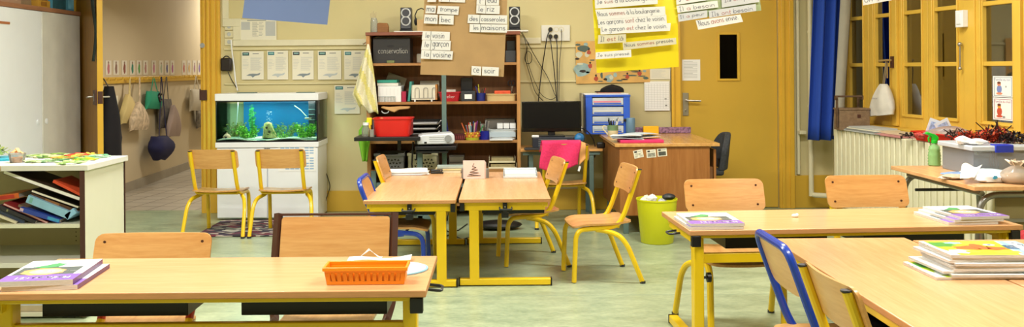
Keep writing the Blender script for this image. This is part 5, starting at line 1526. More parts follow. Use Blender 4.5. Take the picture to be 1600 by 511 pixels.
def pencil(b, base, tip, r, m): b.tube([base, tip], r, 5, m)
PC = ['#C93A2E', '#2F5FA8', '#E2B02A', '#2A8A4A', '#D8D6CE', '#7A3A8A', '#D86A2A', '#1E1E22', '#C9508A', '#5FA8C8']
def penpot(name, label, px, y, z, r, h, m, n, seed, L_=(.13, .18), group=None, cols=PC, sq=False):
    t = thing(name, label, 'pencil pot', (X(px, y), y, z), 0, group)
    B().lathe([(r * .92, 0), (r, h), (r - .003, h), (r * .9 - .003, .004), (0, .004)], seg=4 if sq else 20).build('pot_wall', m, t, smooth=60 if not sq else 0)
    R = random.Random(seed)
    for k in range(n):
        a = R.uniform(0, 2 * PI); r0 = R.uniform(0, r * .45); r1 = R.uniform(r * .3, r * .95); aa = a + R.uniform(-.5, .5); hh = R.uniform(*L_)
        b = B(); b.tube([(r0 * math.cos(a), r0 * math.sin(a), .008), (r1 * 1.2 * math.cos(aa), r1 * 1.2 * math.sin(aa), hh)], .0042, 6)
        b.build('pencil', mat('pencil_' + cols[k % len(cols)][1:], cols[k % len(cols)], .5), t)
    return t
penpot('scissors_pot', 'navy blue pot crammed with scissors and pens on the second shelf', 751, 7.92, s2, .042, .07, mat('navy_plastic', '#1E2A78', .35), 9, 4, (.10, .15), cols=['#1A1C22', '#2A3A8A', '#C8C23A', '#A8352E', '#1A1C22'])
t = bin_('cardboard_tray', 'long pale cardboard box holding an orange pack, second shelf', 'box', 760, 806, 7.84, 8.02, s2, .062, mat('pale_kraft_card', '#C4AC78', .8), .99)
B().box(-.06, .08, -.05, .03, .02, .088).build('orange_pack', mat('orange_wrap', '#E0552A', .5, var=.2, scale=30), t, bevel=.008)
t = thing('scissors', 'steel scissors standing at the right end of the second shelf', 'scissors', (X(799, 8.0), 8.0, s2 + .005), 0)
b = B(); b.tube([(-.02, 0, 0), (.012, 0, .12)], .005, 6); b.tube([(.03, 0, 0), (-.002, 0, .12)], .005, 6); b.build('blades', m_chrome, t)
for s in (-1, 1): 
    b = B(); b.tube([(s * .014 + .016 * math.cos(a), 0, .145 + .022 * math.sin(a)) for a in [2 * PI * k / 12 for k in range(12)]], .004, 6, closed=True); b.build('finger_ring', m_blk2, t)
# ---- shelf 3 left: dark crate with a wooden piece, trays, red tub stands on the trolley
boxp('tool_case', 'grey transparent tool case at the left of the third shelf', 'case', 581, 629, 7.88, 8.1, s3, .19, mat('smoky_plastic', '#767C8A', .3, var=.3, scale=14), .006)
boxp('plastic_pack', 'small clear pack lying in front of the grey tool case', 'pack', 612, 626, 7.85, 7.875, s3 + .12, .04, m_inkl, .006)
b = B(); zb = at(600, 168.5, 7.78).z
b.prism([(X(596), .0), (X(610), -.03), (X(617), -.045), (X(624), -.02), (X(640), -.012), (X(641), .01), (X(625), .012), (X(610), .006), (X(598), .012)], lambda a, z: Vector((a, 7.785, zb + z * .9)), lambda a, z: Vector((a, 7.90, zb + z * .9)))
o = b.build('wooden_toy', wood('pale_toy_wood', '#D9AE74', '#B9864A', .6, 'X'), bevel=.006); tag(o, 'pale wooden saw shaped piece lying on the grey tool case', 'wooden piece')
b = B(); rc = at(602, 173, 7.80); b.tube([(rc.x + .03 * math.cos(a), rc.y, rc.z + .022 * math.sin(a)) for a in [PI + PI * k / 10 for k in range(11)]], .005, 6)
tag(b.build('white_ring', m_inkl), 'pale ring handle hanging below the wooden piece', 'ring')
TR = [(s3 + .135, 9), (s3 + .092, 3), (s3 + .044, 0)]
for k, (z, dx) in enumerate(TR):
    t = thing('letter_tray', ['top metal edged letter tray behind the post', 'middle metal edged letter tray behind the post', 'lowest metal edged letter tray behind the post'][k], 'letter tray', (0, 0, z), 0, 'letter trays on the third shelf')
    x0, x1 = X(638), X(684 + dx / 3)
    b = B(); b.box(x0, x1, 7.85, 8.08, 0, .004); b.box(x0, x0 + .003, 7.85, 8.08, 0, .035); b.box(x0, x1, 8.077, 8.08, 0, .035); b.build('tray_base', m_blk2, t)
    b = B(); b.tube(fillet([(x0, 7.85, .002), (x1 - .02, 7.85, .004), (x1 + .01, 7.85, .036), (x1 + .012, 8.0, .036)], .01), .005, 6); b.build('chrome_rim', m_chrome, t)
    b = B(); b.box(x0 + .01, x1 - .03, 7.87, 8.06, .005, .012); b.build('paper', m_paper, t)
for z in (s3,):
    for xx in (X(641), X(682)): 
        pass
b = B(); b.box(0, .012, 0, .2, 0, .22); o = b.build('blue_folder', mat('cobalt_card', '#2346B4', .5), bevel=.002); o.location = (X(697), 7.88, s3 + .002); o.rotation_euler = (0, -.12, 0); tag(o, 'cobalt blue folder leaning just right of the grey post', 'folder')
# ---- shelf 3 right
t = bin_('crayon_basket', 'dark maroon slatted basket beside the crayon pots on the third shelf', 'basket', 707, 726, 7.84, 7.95, s3, .05, mat('maroon_plastic', '#5A1E22', .45), .95)
for k in range(6): B().box(-.045 + k * .017, -.037 + k * .017, -.058, -.054, .012, .04).build('slat', mat('maroon_light', '#8A3A38', .5), t)
t = thing('crayon_pot', 'yellow and red patterned pot full of coloured felt pens', 'pencil pot', (X(737, 7.87), 7.87, s3), 0)
b = B(); b.lathe([(.055, 0), (.062, .022), (.0625, .022)], seg=26); b.build('green_base', mat('lime_plastic', '#B8C23A', .45), t, smooth=60)
b = B(); b.lathe([(.0605, .022), (.066, .07), (.063, .07), (.058, .024), (0, .023)], seg=26, m=0)
for k in range(13):
    for r_ in (0, 1):
        a = 2 * PI * (k + r_ * .5) / 13; b.ball((.0635 * math.cos(a), .0635 * math.sin(a), .036 + r_ * .02), .007, 1 + (k % 2), 6)
b.build('pot_wall', [mat('amber_plastic', '#C98A2E', .4), m_inkr, mat('amber_light', '#E9D23A', .4)], t)
R = random.Random(9)
for k in range(26):
    a = R.uniform(0, 2 * PI); r1 = R.uniform(.02, .095); b = B()
    b.tube([(r1 * .5 * math.cos(a), r1 * .5 * math.sin(a), .03), (r1 * math.cos(a), r1 * math.sin(a), R.uniform(.12, .165))], .0048, 6)
    b.build('felt_pen', mat('pencil_' + PC[k % 10][1:], PC[k % 10], .5), t)
penpot('pencil_cup', 'deep blue square cup of grey pencils beside the patterned pot', 756, 7.89, s3, .045, .075, mat('deep_blue_plastic', '#20289A', .35), 10, 12, (.13, .17), sq=True, cols=['#8A8A86', '#4A6A4A', '#C8C6BE', '#3A3A42', '#A8A49A'])
t = bin_('paper_tray', 'pale grey letter tray at the right of the third shelf', 'tray', 763, 806, 7.84, 8.06, s3 + .004, .085, mat('pale_grey_plastic', '#C9D3D8', .4), .98)
B().box(-.11, .11, -.115, -.109, .022, .062).build('clear_window', mat('blueish_grey', '#A9B9C4', .4), t)
for k in range(3): boxp('white_carton', ['leftmost small white carton on the grey tray', 'middle small white carton on the grey tray', 'rightmost small white carton on the grey tray'][k], 'box', 776 + k * 10, 785 + k * 10, 7.87, 7.98, s3 + .0935, .045, m_white, .002, 'white cartons on the grey tray')
boxp('clear_folder', 'grey translucent box standing behind the white cartons', 'box', 757, 804, 8.03, 8.12, s3 + .005, .165, mat('smoky_grey', '#6E6A62', .4), .004)
boxp('white_sheets', 'loose white sheets poking over the edge of the third shelf', 'papers', 764, 800, 7.78, 7.83, s3 + .001, .006, m_paper, 0)
# ---- shelf 4: two crates with triangular openings, drawers
def crate(px0, px1, label, col, z=.406, y0=7.83, y1=8.1, h=.14):
    x0, x1 = X(px0, y0), X(px1, y0); t = thing('plastic_crate', label, 'crate', (0, 0, 0), 0, 'crates with triangular openings on the bookcase')
    m = mat('crate_' + col[1:], col, .5); b = B(); w_ = .006
    b.box(x0, x1, y1 - w_, y1, z, z + h); b.box(x0, x0 + w_, y0, y1, z, z + h); b.box(x1 - w_, x1, y0, y1, z, z + h); b.box(x0, x1, y0, y1, z, z + .005)
    b.box(x0, x1, y0, y0 + w_, z, z + h * .86); b.box(x0 - .006, x1 + .006, y0 - .006, y0 + w_, z + h * .84, z + h * .92)
    b.box(x0 - .006, x0 + .05, y0 - .006, y0 + w_, z + h * .92, z + h); b.box(x1 - .05, x1 + .006, y0 - .006, y0 + w_, z + h * .92, z + h)
    b.build('crate_body', m, t, bevel=.002)
    W = x1 - x0
    for r_ in range(3):
        for k in range(6):
            cx_ = x0 + W * (.26 + .11 * k + (.055 if r_ % 2 else 0)); cz = z + h * (.2 + .2 * r_); s = .011
            if cx_ > x1 - .03: continue
            up = 1 if (k + r_) % 2 else -1
            B().prism([(cx_ - s, cz - s * .7 * up), (cx_ + s, cz - s * .7 * up), (cx_, cz + s * .8 * up)], lambda a, q: Vector((a, y0 - .0012, q)), lambda a, q: Vector((a, y0 + .0, q))).build('opening', m_blk, t, smooth=0)
    B().box(x0 + .01, x1 - .01, y0 + .01, y1 - .01, z + .006, z + h * .7).build('contents', m_blk2, t)
crate(584, 630, 'grey crate with triangular openings on the lower bookcase shelf', '#8C8D92')
crate(636, 682, 'cream crate with triangular openings right of the grey one', '#BDB99A')
def drawerbox(px0, px1, label, col):
    pass
b = B(); x0, x1 = X(700), X(724); z = s4 + .001
t = thing('desktop_organiser', 'smoky clear drawer unit on the lower shelf behind the pink card', 'drawer unit', (0, 0, 0))
B().box(x0, x1, 7.86, 8.08, z, z + .115).build('casing', mat('smoky_clear', '#4E4A42', .25), t, bevel=.003)
for k in range(2): B().box(x0 + .006, x1 - .006, 7.855, 7.86, z + .008 + k * .052, z + .05 + k * .052).build('drawer', mat('smoky_clear2', '#6A6458', .2), t, bevel=.002)
for k, (z0, lb) in enumerate(((s4 + .001, 'lower cream letter tray with yellowed papers on the bookcase'), (s4 + .052, 'upper cream letter tray with yellowed papers on the bookcase'))):
    t = thing('letter_tray', lb, 'letter tray', (0, 0, z0), 0, 'cream letter trays'); x0, x1 = X(762 + k), X(806 - k * 2)
    b = B(); b.box(x0, x1, 7.84, 8.05, 0, .004); b.box(x0, x1, 7.835, 7.84, 0, .016); b.box(x0, x0 + .004, 7.84, 8.05, 0, .05); b.box(x1 - .004, x1, 7.84, 8.05, 0, .05); b.build('tray_base', m_cream, t, bevel=.002)
    B().box(x0 + .02, x1 - .015, 7.85, 8.03, .005, .04).build('paper_pile', mat('yellowed_paper', '#A89A6E', .8, var=.15, scale=40), t)
# ---- towel hanging on the left corner
def towel():
    t = thing('hanging_towel', 'cream and yellow towel hanging from the bookcase corner', 'towel', (0, 0, 0))
    Yt = 7.76
    Lp = [(575, 69), (566, 92), (556, 125), (551, 152), (558, 162), (572, 172)]; 
    def fn(u, v, q):
        # left and right outline in the photo, then folds
        yy = 69 + (178 - 69) * v
        lx = 574.5 + (551 - 574.5) * min(1, v * 1.35) ** .9 + (max(0, v - .78) * 55 if v > .78 else 0)
        rx = 576 + (592 - 576) * v ** .75
        p_ = at(lx + (rx - lx) * u, yy, Yt)
        # uneven lower hem
        if v > .6:
            p_.z += (v - .6) * .16 * (1 - abs(u - .0) * 1.0) * (.8 + .6 * math.sin(u * 9))
        p_.y += .022 * math.sin(u * 14 + v * 2) * min(1, v * 2) - .02 * v
        return p_
    b = B(); b.grid(fn, 36, 26)
    for f in b.bm.faces:
        c_ = f.calc_center_median()
        if math.sin(c_.x * 60 + c_.z * 22) > .35: f.material_index = 1
    o = b.build('towel_cloth', [mat('cream_towelling', '#E3DFC0', .95, var=.1, scale=80, bump=.3), mat('yellow_towelling', '#DCD488', .95, var=.1, scale=80, bump=.3)], t, smooth=180)
    o.modifiers.new('s', 'SOLIDIFY').thickness = .006
    B().tube([(BX0 - .02, Yt + .0, at(575, 69, Yt).z + .0), (BX0 + .005, BY0 + .02, at(575, 69, Yt).z + .02)], .006, 6).build('hook', m_chrome, t)
towel()
b = B()
def gfn(u, v, q):
    yy = 188 + (252 - 188) * v
    lx = 572 + (560 - 572) * min(1, v * 4) + (v > .5) * (v - .5) * 14; rx = 576 + 3 * math.sin(v * 4)
    p_ = at(lx + (rx - lx) * u, yy, 7.70); p_.y += .02 * math.sin(u * 9 + v * 3); return p_
b.grid(gfn, 10, 16); o = b.build('green_bag', mat('lime_green_cloth', '#7FBF2E', .7, var=.15), smooth=180); o.modifiers.new('s', 'SOLIDIFY').thickness = .006
tag(o, 'lime green cloth hanging down beside the black trolley shelf', 'cloth')

# ================================================================== PROJECTOR TROLLEY
YT = 7.45
tr = thing('projector_trolley', 'grey steel projector trolley with two black shelves in front of the bookcase', 'trolley', (0, 0, 0))
zA = at(600, 214, YT - .15).z; zB = at(680, 228, YT - .1).z
B().box(X(553, YT - .15), X(656, YT - .15), YT - .18, YT + .17, zA - .03, zA).build('upper_shelf', m_blk, tr, bevel=.004)
B().box(X(648, YT - .1), X(712, YT - .1), YT - .15, YT + .17, zB - .03, zB).build('projector_shelf', m_blk, tr, bevel=.004)
B().box(X(652, YT), X(700, YT), YT - .12, YT + .1, zB - .055, zB - .040).build('shelf_rail', m_blk2, tr)
xp = X(693.5, YT + .2); B().box(xp - .019, xp + .019, YT + .18, YT + .22, .03, 1.3).build('post', m_gry, tr, bevel=.003)
xp2 = X(655, YT); B().box(xp2 - .022, xp2 + .022, YT - .02, YT + .02, .05, zB - .03).build('post', m_gry, tr, bevel=.003)
B().box(xp2 - .03, xp2 - .022, YT - .03, YT + .01, zB - .12, zA - .03).build('post', m_blk, tr, bevel=.002)
xl = X(573, YT - .6)
B().box(X(574, YT), xp + .3, YT + .18, YT + .22, .28, .32).build('cross_rail', m_gry, tr, bevel=.003)
B().box(X(574, YT), X(574, YT) + .04, YT + .16, YT + .2, .03, .42).build('post', m_gry, tr, bevel=.003)
for x_, y_ in ((X(574, YT) + .02, YT + .18), (xp, YT + .2), (xp2, YT)):
    B().box(x_ - .025, x_ + .025, y_ - .025, y_ + .025, 0, .05).build('castor', m_blk, tr, bevel=.008)
B().box(min(xp2, xp) - .02, max(xp2, xp) + .02, YT - .02, YT + .22, .05, .08).build('base_rail', m_gry, tr, bevel=.003)
B().box(X(574, YT) + .04, xp2, YT + .17, YT + .2, .05, .08).build('base_rail', m_gry, tr, bevel=.003)
B().box(X(620, YT) , X(625, YT) , YT + .0, YT + .05, zA - .12, zA - .03).build('shelf_arm', m_blk, tr)
b = B(); b.tube([(xp2 - .05, YT - .03, zA - .05), (xp2 - .06, YT - .06, zB - .15), (xp2 - .045, YT - .04, .35), (xp2 - .06, YT - .03, .15)], .008, 6)
tag(b.build('power_cable', m_blk), 'thick black cable running down the trolley post', 'cable')
t = bin_('red_tub', 'shiny red plastic tub on the black trolley shelf', 'tub', 581, 642, YT - .14, YT + .12, zA + .001, .145, m_red, .88, .004, .008)
o = B().ball((-.09, -.05, .128), .02, 0, 10).build('wooden_bead', m_ply); o.location = t.location; tag(o, 'small wooden bead shape poking out of the red tub', 'bead')
o.location = t.location + Vector((0, 0, 0)); B_ = B()
B().box(-.15, .15, -.08,     .08, .01, .12).build('contents', mat('dark_red_contents', '#8A1612', .7), t)
t = thing('glass_jar', 'small clear jar with white lid at the left end of the trolley shelf', 'jar', (X(571, YT - .1), YT - .1, zA))
B().lathe([(.03, 0), (.033, .01), (.033, .06), (.02, .085), (.02, .09)], seg=18).build('jar_wall', glassy('jar_glass3', '#D9D9D0', .3, haze=.25), t, smooth=60)
B().cyl((0, 0, .09), .024, .022, seg=18).build('jar_lid', m_white, t)
boxp('clear_box', 'flat clear box beneath the jar at the shelf end', 'box', 577, 583, YT - .17, YT - .14, zA, .06, glassy('jar_glass4', '#D9D9D0', .3, haze=.3), .004)
b = B(); yp_ = at(577.5, 194, YT - .08); b.box(yp_.x - .022, yp_.x + .02, YT - .09, YT - .08, zA + .09, zA + .15)
b.box(yp_.x - .01, yp_.x + .01, YT - .095, YT - .075, zA, zA + .09)
tag(b.build('yellow_gadget', mat('bright_yellow_plastic', '#F0D21E', .4), bevel=.004), 'yellow plastic piece between the jar and the red tub', 'plastic piece')
pj = thing('projector', 'white video projector on the lower trolley shelf', 'projector', (X(678, YT - .1), YT - .03, zB + .004), math.radians(6))
b = B()
def pjf(u, v, q): pass
b.prism([(-.145, .0), (.14, .0), (.155, .02), (.15, .075), (.13, .088), (-.10, .078), (-.145, .06)], lambda a, z: Vector((a, -.10, z + .01)), lambda a, z: Vector((a, .12, z + .01)))
b.build('case', mat('silver_white_plastic', '#D3D8DC', .35), pj, bevel=.01)
B().cyl((.10, -.112, .055), .028, .014, axis='Y', seg=20).build('lens', m_inkg, pj)
B().box(-.165, -.143, -.09, .11, .012, .06).build('vent_end', m_blk, pj, bevel=.003)
for k, z_ in enumerate((.032, .05, .066)): B().box(-.05, .07, -.1015, -.1, z_, z_ + .003).build('groove', m_inkg, pj)
B().box(-.09, -.07, -.103, -.1, .018, .032).build('foot_button', m_blk, pj)
for x_ in (-.1, .1): B().cyl((x_, 0, 0), .012, .012, seg=10).build('foot', m_blk, pj)
# black case under the trolley and cables on the floor
b = B(); 
boxp('black_case', 'black case lying on the lowest bookcase shelf behind the desks', 'case', 590, 680, 7.82, 8.08, s5 + .001, .17, m_blk, .01)
boxp('black_case', 'black bag on the lowest bookcase shelf behind the right desk', 'case', 700, 800, 7.84, 8.1, s5 + .001, .14, m_blk, .015)
for k, (pts, lb) in enumerate(((((690, 352), (700, 362), (716, 360), (730, 350)), 'black cable looping on the floor under the middle desks'), (((690, 372), (705, 366), (722, 374), (735, 371)), 'second black cable on the floor nearer to us'))):
    b = B(); b.tube([onz(x, y, .006) for x, y in pts], .005, 6); tag(b.build('floor_cable', m_blk), lb, 'cable')
b = B(); c_ = onz(778, 352, .03); b.ball((c_.x, c_.y, .035), .16, 0, 16, 1.2, .7, .22); tag(b.build('black_pouch', m_blk), 'black pouch lying on the floor behind the right middle desk', 'pouch')

# ================================================================== ON THE MIDDLE DESKS
ZD = ZM
def onD(px, py, z=None): return onz(px, py, ZD if z is None else z)
c_ = onD(638, 272)
t = thing('paper_stack', 'loose stack of white papers on the left middle desk', 'papers', (c_.x, c_.y + .02, ZD + .001), .06)
R = random.Random(2)
for k in range(5):
    b = B(); rr = R.uniform(-.08, .08)
    b.grid(lambda u, v, q: Vector(((u - .5) * .27, (v - .5) * .2, .005 * k + .004 * math.sin(u * 5 + k) * v + q + .003)), 8, 6, 0, .004)
    o = b.build('paper_sheets', m_paper, t, smooth=60); o.rotation_euler = (0, 0, rr); o.location = (R.uniform(-.01, .01), R.uniform(-.01, .01), 0)
B().box(-.14, .1, -.115, .09, 0, .003).build('grey_folder', mat('grey_folder', '#8E93A0', .6), t)
c_ = onD(683, 271.5); t = thing('stapler', 'black stapler lying at the back of the left middle desk', 'stapler', (c_.x, c_.y, ZD + .001), 0)
B().box(-.045, .045, -.012, .012, 0, .012).build('stapler_base', m_blk, t, bevel=.003)
B().box(-.045, .04, -.011, .011, .014, .030).build('stapler_arm', m_blk2, t, bevel=.005)
B().cyl((.028, -.0125, .022), .004, .002, axis='Y', seg=8).build('rivet', m_chrome, t)
for k, (w_, z, cc, lb) in enumerate(((.20, 0, '#D9CFB0', 'lowest cream notebook in the small pile on the left middle desk'), (.19, .016, '#D8C898', 'middle cream notebook in the small pile'), (.19, .031, '#A9B8B0', 'greyish green topped notebook on the small pile'))):
    c_ = onD(701, 270); M4 = Matrix.Translation((c_.x + .01 * (k - 1), c_.y + .06, ZD + .001 + z)) @ Matrix.Rotation(.05 * (k - 1), 4, 'Z')
    book('notebook', lb, 'notebook', w_, .14, .013, cc, M4, 'notebooks on the middle desk', '#EFEBDD')
a_ = onD(725, 272); c_ = onD(760, 272); xm = (a_.x + c_.x) / 2 + .001
t = thing('pink_cards', 'pale pink card block with a pencil drawn fir tree standing on the desk', 'card', (xm, 6.27, ZD), 0)
for k in range(4):
    b = B(); b.box(-.075 + .004 * k, .072 + .003 * k, .012 * k, .012 * k + .008, 0, .125 - .006 * k - .0 * k); b.build('card_sheet', mat('pale_pink_card' if k < 3 else 'white_card', '#E9CFC8' if k < 3 else '#DDE0DE', .7), t, bevel=.001)
b = B(); T_ = [(0, .108), (-.012, .085), (.014, .078), (-.018, .066), (.024, .062), (-.03, .046), (.03, .042), (-.038, .03), (.045, .022), (-.048, .020)]
for p_, q_ in zip(T_, T_[1:]):
    b.tube([(p_[0], -.0015, p_[1]), (q_[0], -.0015, q_[1])], .0013, 4)
b.build('pencil_drawing', m_blk2, t)
B().box(-.09, .1, .05, .10, 0, .06).build('grey_block', mat('grey_card_block', '#8A8782', .7), t)
a_ = onD(785, 269); c_ = onD(838, 269)
t = thing('paper_tray', 'white letter tray full of white paper at the back of the right middle desk', 'tray', ((a_.x + c_.x) / 2 - .0, 6.40, ZD), -.01)
b = B(); w_ = .116; b.box(-w_, w_, -.11, .14, 0, .004); b.box(-w_, -w_ + .004, -.11, .14, 0, .04); b.box(w_ - .004, w_, -.11, .14, 0, .04); b.box(-w_, w_, .136, .14, 0, .045); b.box(-w_, w_, -.115, -.11, 0, .014)
b.build('tray_base', mat('pale_grey_plastic', '#C9D3D8', .4), t, bevel=.002)
B().box(-w_ + .008, w_ - .008, -.10, .13, .005, .030).build('paper_pile', m_paper, t)

# ================================================================== ON THE FRONT LEFT DESK
m_org = mat('orange_plastic', '#FB9A1C', .35, var=.03)
a_ = onz(502, 441, ZF); c_ = onz(632, 441, ZF)
yb0 = 2.88; xb0, xb1 = (503 - CX) * yb0 / F, (632 - CX) * yb0 / F
t = thing('orange_basket', 'bright orange slotted plastic basket at the right end of the front desk', 'basket', ((xb0 + xb1) / 2, yb0 + .05, ZF + .001), .01)
W2, D2, H2 = (xb1 - xb0) / 2, .05, .052; ti = .008; b = B()
def frus(x0, x1, side, z0, z1): pass
n = 13
def wallpt(fx, z, outer=True):      # front wall point
    k = z / H2; w2 = W2 - ti * (1 - k); d2 = D2 - ti * (1 - k)
    return w2 * fx, d2
for sgn in (-1, 1):
    for z0, z1 in ((0, .011), (.038, H2)):
        w0, d0 = wallpt(1, z0); w1, d1 = wallpt(1, z1)
        vs = [Vector((-w0, sgn * d0, z0)), Vector((w0, sgn * d0, z0)), Vector((w1, sgn * d1, z1)), Vector((-w1, sgn * d1, z1))]
        vs += [v - Vector((0, sgn * .0025, 0)) for v in vs]
        b._faces(vs, [(0, 1, 2, 3), (4, 7, 6, 5), (0, 4, 5, 1), (2, 6, 7, 3), (0, 3, 7, 4), (1, 5, 6, 2)], 0)
    for k in range(n + 1):
        fx0 = -1 + 2 * (k) / (n + .55) + (.0 if k else 0); fx1 = fx0 + .10
        if k == 0: fx0, fx1 = -1, -.88
        if k == n: fx0, fx1 = .88, 1
        q = []
        for z in (.011, .038):
            w_, d_ = wallpt(1, z); q.append((w_, d_, z))
        vs = [Vector((q[0][0] * fx0, sgn * q[0][1], .011)), Vector((q[0][0] * fx1, sgn * q[0][1], .011)), Vector((q[1][0] * fx1, sgn * q[1][1], .038)), Vector((q[1][0] * fx0, sgn * q[1][1], .038))]
        vs += [v - Vector((0, sgn * .0025, 0)) for v in vs]
        b._faces(vs, [(0, 1, 2, 3), (4, 7, 6, 5), (0, 4, 5, 1), (2, 6, 7, 3), (0, 3, 7, 4), (1, 5, 6, 2)], 0)
for sgn in (-1, 1):
    vs = [Vector((sgn * (W2 - ti), -(D2 - ti), 0)), Vector((sgn * (W2 - ti), D2 - ti, 0)), Vector((sgn * W2, D2, H2)), Vector((sgn * W2, -D2, H2))]; vs += [v - Vector((sgn * .0025, 0, 0)) for v in vs]
    b._faces(vs, [(0, 1, 2, 3), (4, 7, 6, 5), (0, 4, 5, 1), (2, 6, 7, 3), (0, 3, 7, 4), (1, 5, 6, 2)], 0)
b.box(-W2 + ti, W2 - ti, -D2 + ti, D2 - ti, 0, .003)
b.build('basket_body', m_org, t, bevel=.0008)
b = B()
for sgn in (-1, 1):
    b.box(-W2 + ti * .9, W2 - ti * .9, sgn * (D2 - ti) - .002 - .001 * sgn, sgn * (D2 - ti) + .002 - .001 * sgn, .004, .043)
B().box(-W2 + ti, W2 - ti, -D2 + ti + .003, -D2 + ti + .006, .004, .042).build('added_liner', m_org, t)  # liners added behind the slats so the slots look like shaded orange
B().box(-W2 + ti, W2 - ti, D2 - ti - .006, D2 - ti - .003, .004, .042).build('added_liner', m_org, t)
b.bm.free(); b = B(); z0 = H2
for x0, x1, y0, y1 in ((-W2 - .004, W2 + .004, -D2 - .004, -D2 + .004), (-W2 - .004, W2 + .004, D2 - .004, D2 + .004), (-W2 - .004, -W2 + .004, -D2, D2), (W2 - .004, W2 + .004, -D2, D2)):
    b.box(x0, x1, y0, y1, z0 - .008, z0 + .004)
b.build('basket_rim', m_org, t, bevel=.002)
# papers and round blue edged plate behind the basket
c_ = onz(618, 421, ZF)
t = thing('blue_edged_slate', 'white rounded board with pale blue edge lying behind the orange basket', 'board', (c_.x - .03, c_.y + .0, ZF + .001), 0)
b = B(); pts = [(.14 * math.cos(a) , .115 * math.sin(a)) for a in [2 * PI * k / 40 for k in range(40)]]
b.prism(pts, lambda x, y: Vector((x, y, 0)), lambda x, y: Vector((x, y, .004))); b.build('blue_rim', mat('pale_cyan_plastic', '#8FC8E0', .4), t)
b = B(); pts = [(.133 * math.cos(a) , .108 * math.sin(a)) for a in [2 * PI * k / 40 for k in range(40)]]
b.prism(pts, lambda x, y: Vector((x, y, .004)), lambda x, y: Vector((x, y, .0052))); b.build('white_face', m_paper, t)
c_ = onz(585, 408, ZF)
b = B()
b.grid(lambda u, v, q: Vector((c_.x - .09 + .22 * u, c_.y - .05 + .06 * v + .02 * u, ZF + .008 + .006 * math.sin(u * 6 + v) + .004 * u + q)), 12, 4, 0, .0012)
tag(b.build('paper_slip', m_paper, smooth=60), 'long white paper slip on the blue edged board', 'paper')
b = B(); A1, A2, A3, A4 = Vector((-.035, 0, 0)), Vector((.0, .01, .036)), Vector((.045, 0, .004)), Vector((.01, -.02, 0))
b.grid(lambda u, v, q: Vector((c_.x - .045 + .075 * u, c_.y - .03 + .022 * v, ZF + .014 + .036 * (1 - abs(2 * u - .8) if u < .9 else .1) * (1 - .3 * v) + q)), 10, 3, 0, .0012)
tag(b.build('folded_paper', m_paper, smooth=20), 'small folded white paper standing up behind the orange basket', 'paper')


def workbook(label, loc, rz, thick, cover='purple', w=.21, d=.28, group=None, z=0.0, wave=0.0, seed=0):
    """school workbook lying flat: cover faces up, spine on -x; text baseline runs along +x seen from -y"""
    t = thing('workbook', label, 'workbook', (loc[0], loc[1], loc[2]), rz, group)
    R = random.Random(seed)
    def sl(x, y): return .004 * math.sin(x * 9 + seed) * wave
    b = B(); b.grid(lambda u, v, q: Vector(((u - .5) * w, (v - .5) * d, q + .001 + .0 * u)), 4, 4, 0, thick - .002); b.build('pages', m_pg, t)
    B().box(-w / 2, w / 2, -d / 2, d / 2, 0, .001).build('back_cover', m_paper, t)
    b = B(); zc = thick - .001
    b.box(-w / 2, w / 2, -d / 2, d / 2, zc, zc + .001, 0); b.box(-w / 2 - .0006, -w / 2, -d / 2, d / 2, 0, zc + .001, 1)
    z2 = zc + .001
    def patch(x0, x1, y0, y1, m, k=1): b.box(-w / 2 + w * x0, -w / 2 + w * x1, -d / 2 + d * y0, -d / 2 + d * y1, z2, z2 + .0003 * k, m)
    def poly(pts, m, k): b.prism([(-w / 2 + w * x, -d / 2 + d * y) for x, y in pts], lambda x, y: Vector((x, y, z2)), lambda x, y: Vector((x, y, z2 + .0003 * k)), m)
    def ell(cx, cy, rx, ry, m, k, n=14, j=0.0): poly([(cx + rx * math.cos(2 * PI * q / n) * (1 + j * (q % 2)), cy + ry * math.sin(2 * PI * q / n) * (1 + j * (q % 2))) for q in range(n)], m, k)
    return t, b, patch, poly, ell, z2
MWB = [m_paper, mat('plum_print', '#5E3A6E', .35), mat('violet_print', '#9068C4', .35), mat('chalkboard_print', '#5A6460', .4), mat('leaf_print', '#4FA062', .4), mat('peach_print', '#F0C08A', .4), mat('skin_print', '#F2CDB0', .4), m_white, mat('hair_print', '#E9B26E', .4)]
def maths(label, loc, rz, thick, group='purple maths workbooks', seed=0, w=.215, d=.23):
    """cover title band at +y (the top of the cover)"""
    t, b, patch, poly, ell, z2 = workbook(label, loc, rz, thick, group=group, seed=seed, w=w, d=d)
    patch(0, 1, .72, 1, 2, 1); patch(.12, .95, .36, .72, 3, 1)
    ell(.58, .58, .28, .16, 8, 2, 16, .12); ell(.55, .58, .22, .12, 6, 3); ell(.48, .57, .05, .04, 7, 4, 10); ell(.64, .57, .05, .04, 7, 4, 10)
    ell(.48, .57, .012, .014, 1, 5, 8); ell(.64, .57, .012, .014, 1, 5, 8)
    poly([(.82, .36), (.7, .28), (.55, .16), (.42, .22), (.48, .36), (.65, .42)], 4, 4)
    patch(.6, .88, .04, .06, 1, 1); patch(.1, .3, .1, .11, 3, 1)
    c_ = b.build('front_cover', MWB, t, smooth=0)
    hand([('Maths', 0), ('au', 0), ('CE1', 0)], [m_white], (-w / 2 + .022, d / 2 - .052, z2 + .0008), (1, 0, 0), (0, 1, 0), .16, .032, parent=c_, wt=.22)
    hand([('mes', 0), ('outils', 0)], [m_white], (-w / 2 + .03, .02, z2 + .0008), (1, 0, 0), (0, 1, 0), .05, .014, parent=c_, wt=.12)
    return t
maths('workbook lowest in the stack at the left end of the front desk', (-1.440, 3.0, ZF + .001), PI + .10, .014, seed=1, w=.225, d=.31)
maths('purple maths workbook topmost at the left end of the front desk', (-1.458, 2.995, ZF + .016), PI + .13, .016, seed=2, w=.225, d=.31)
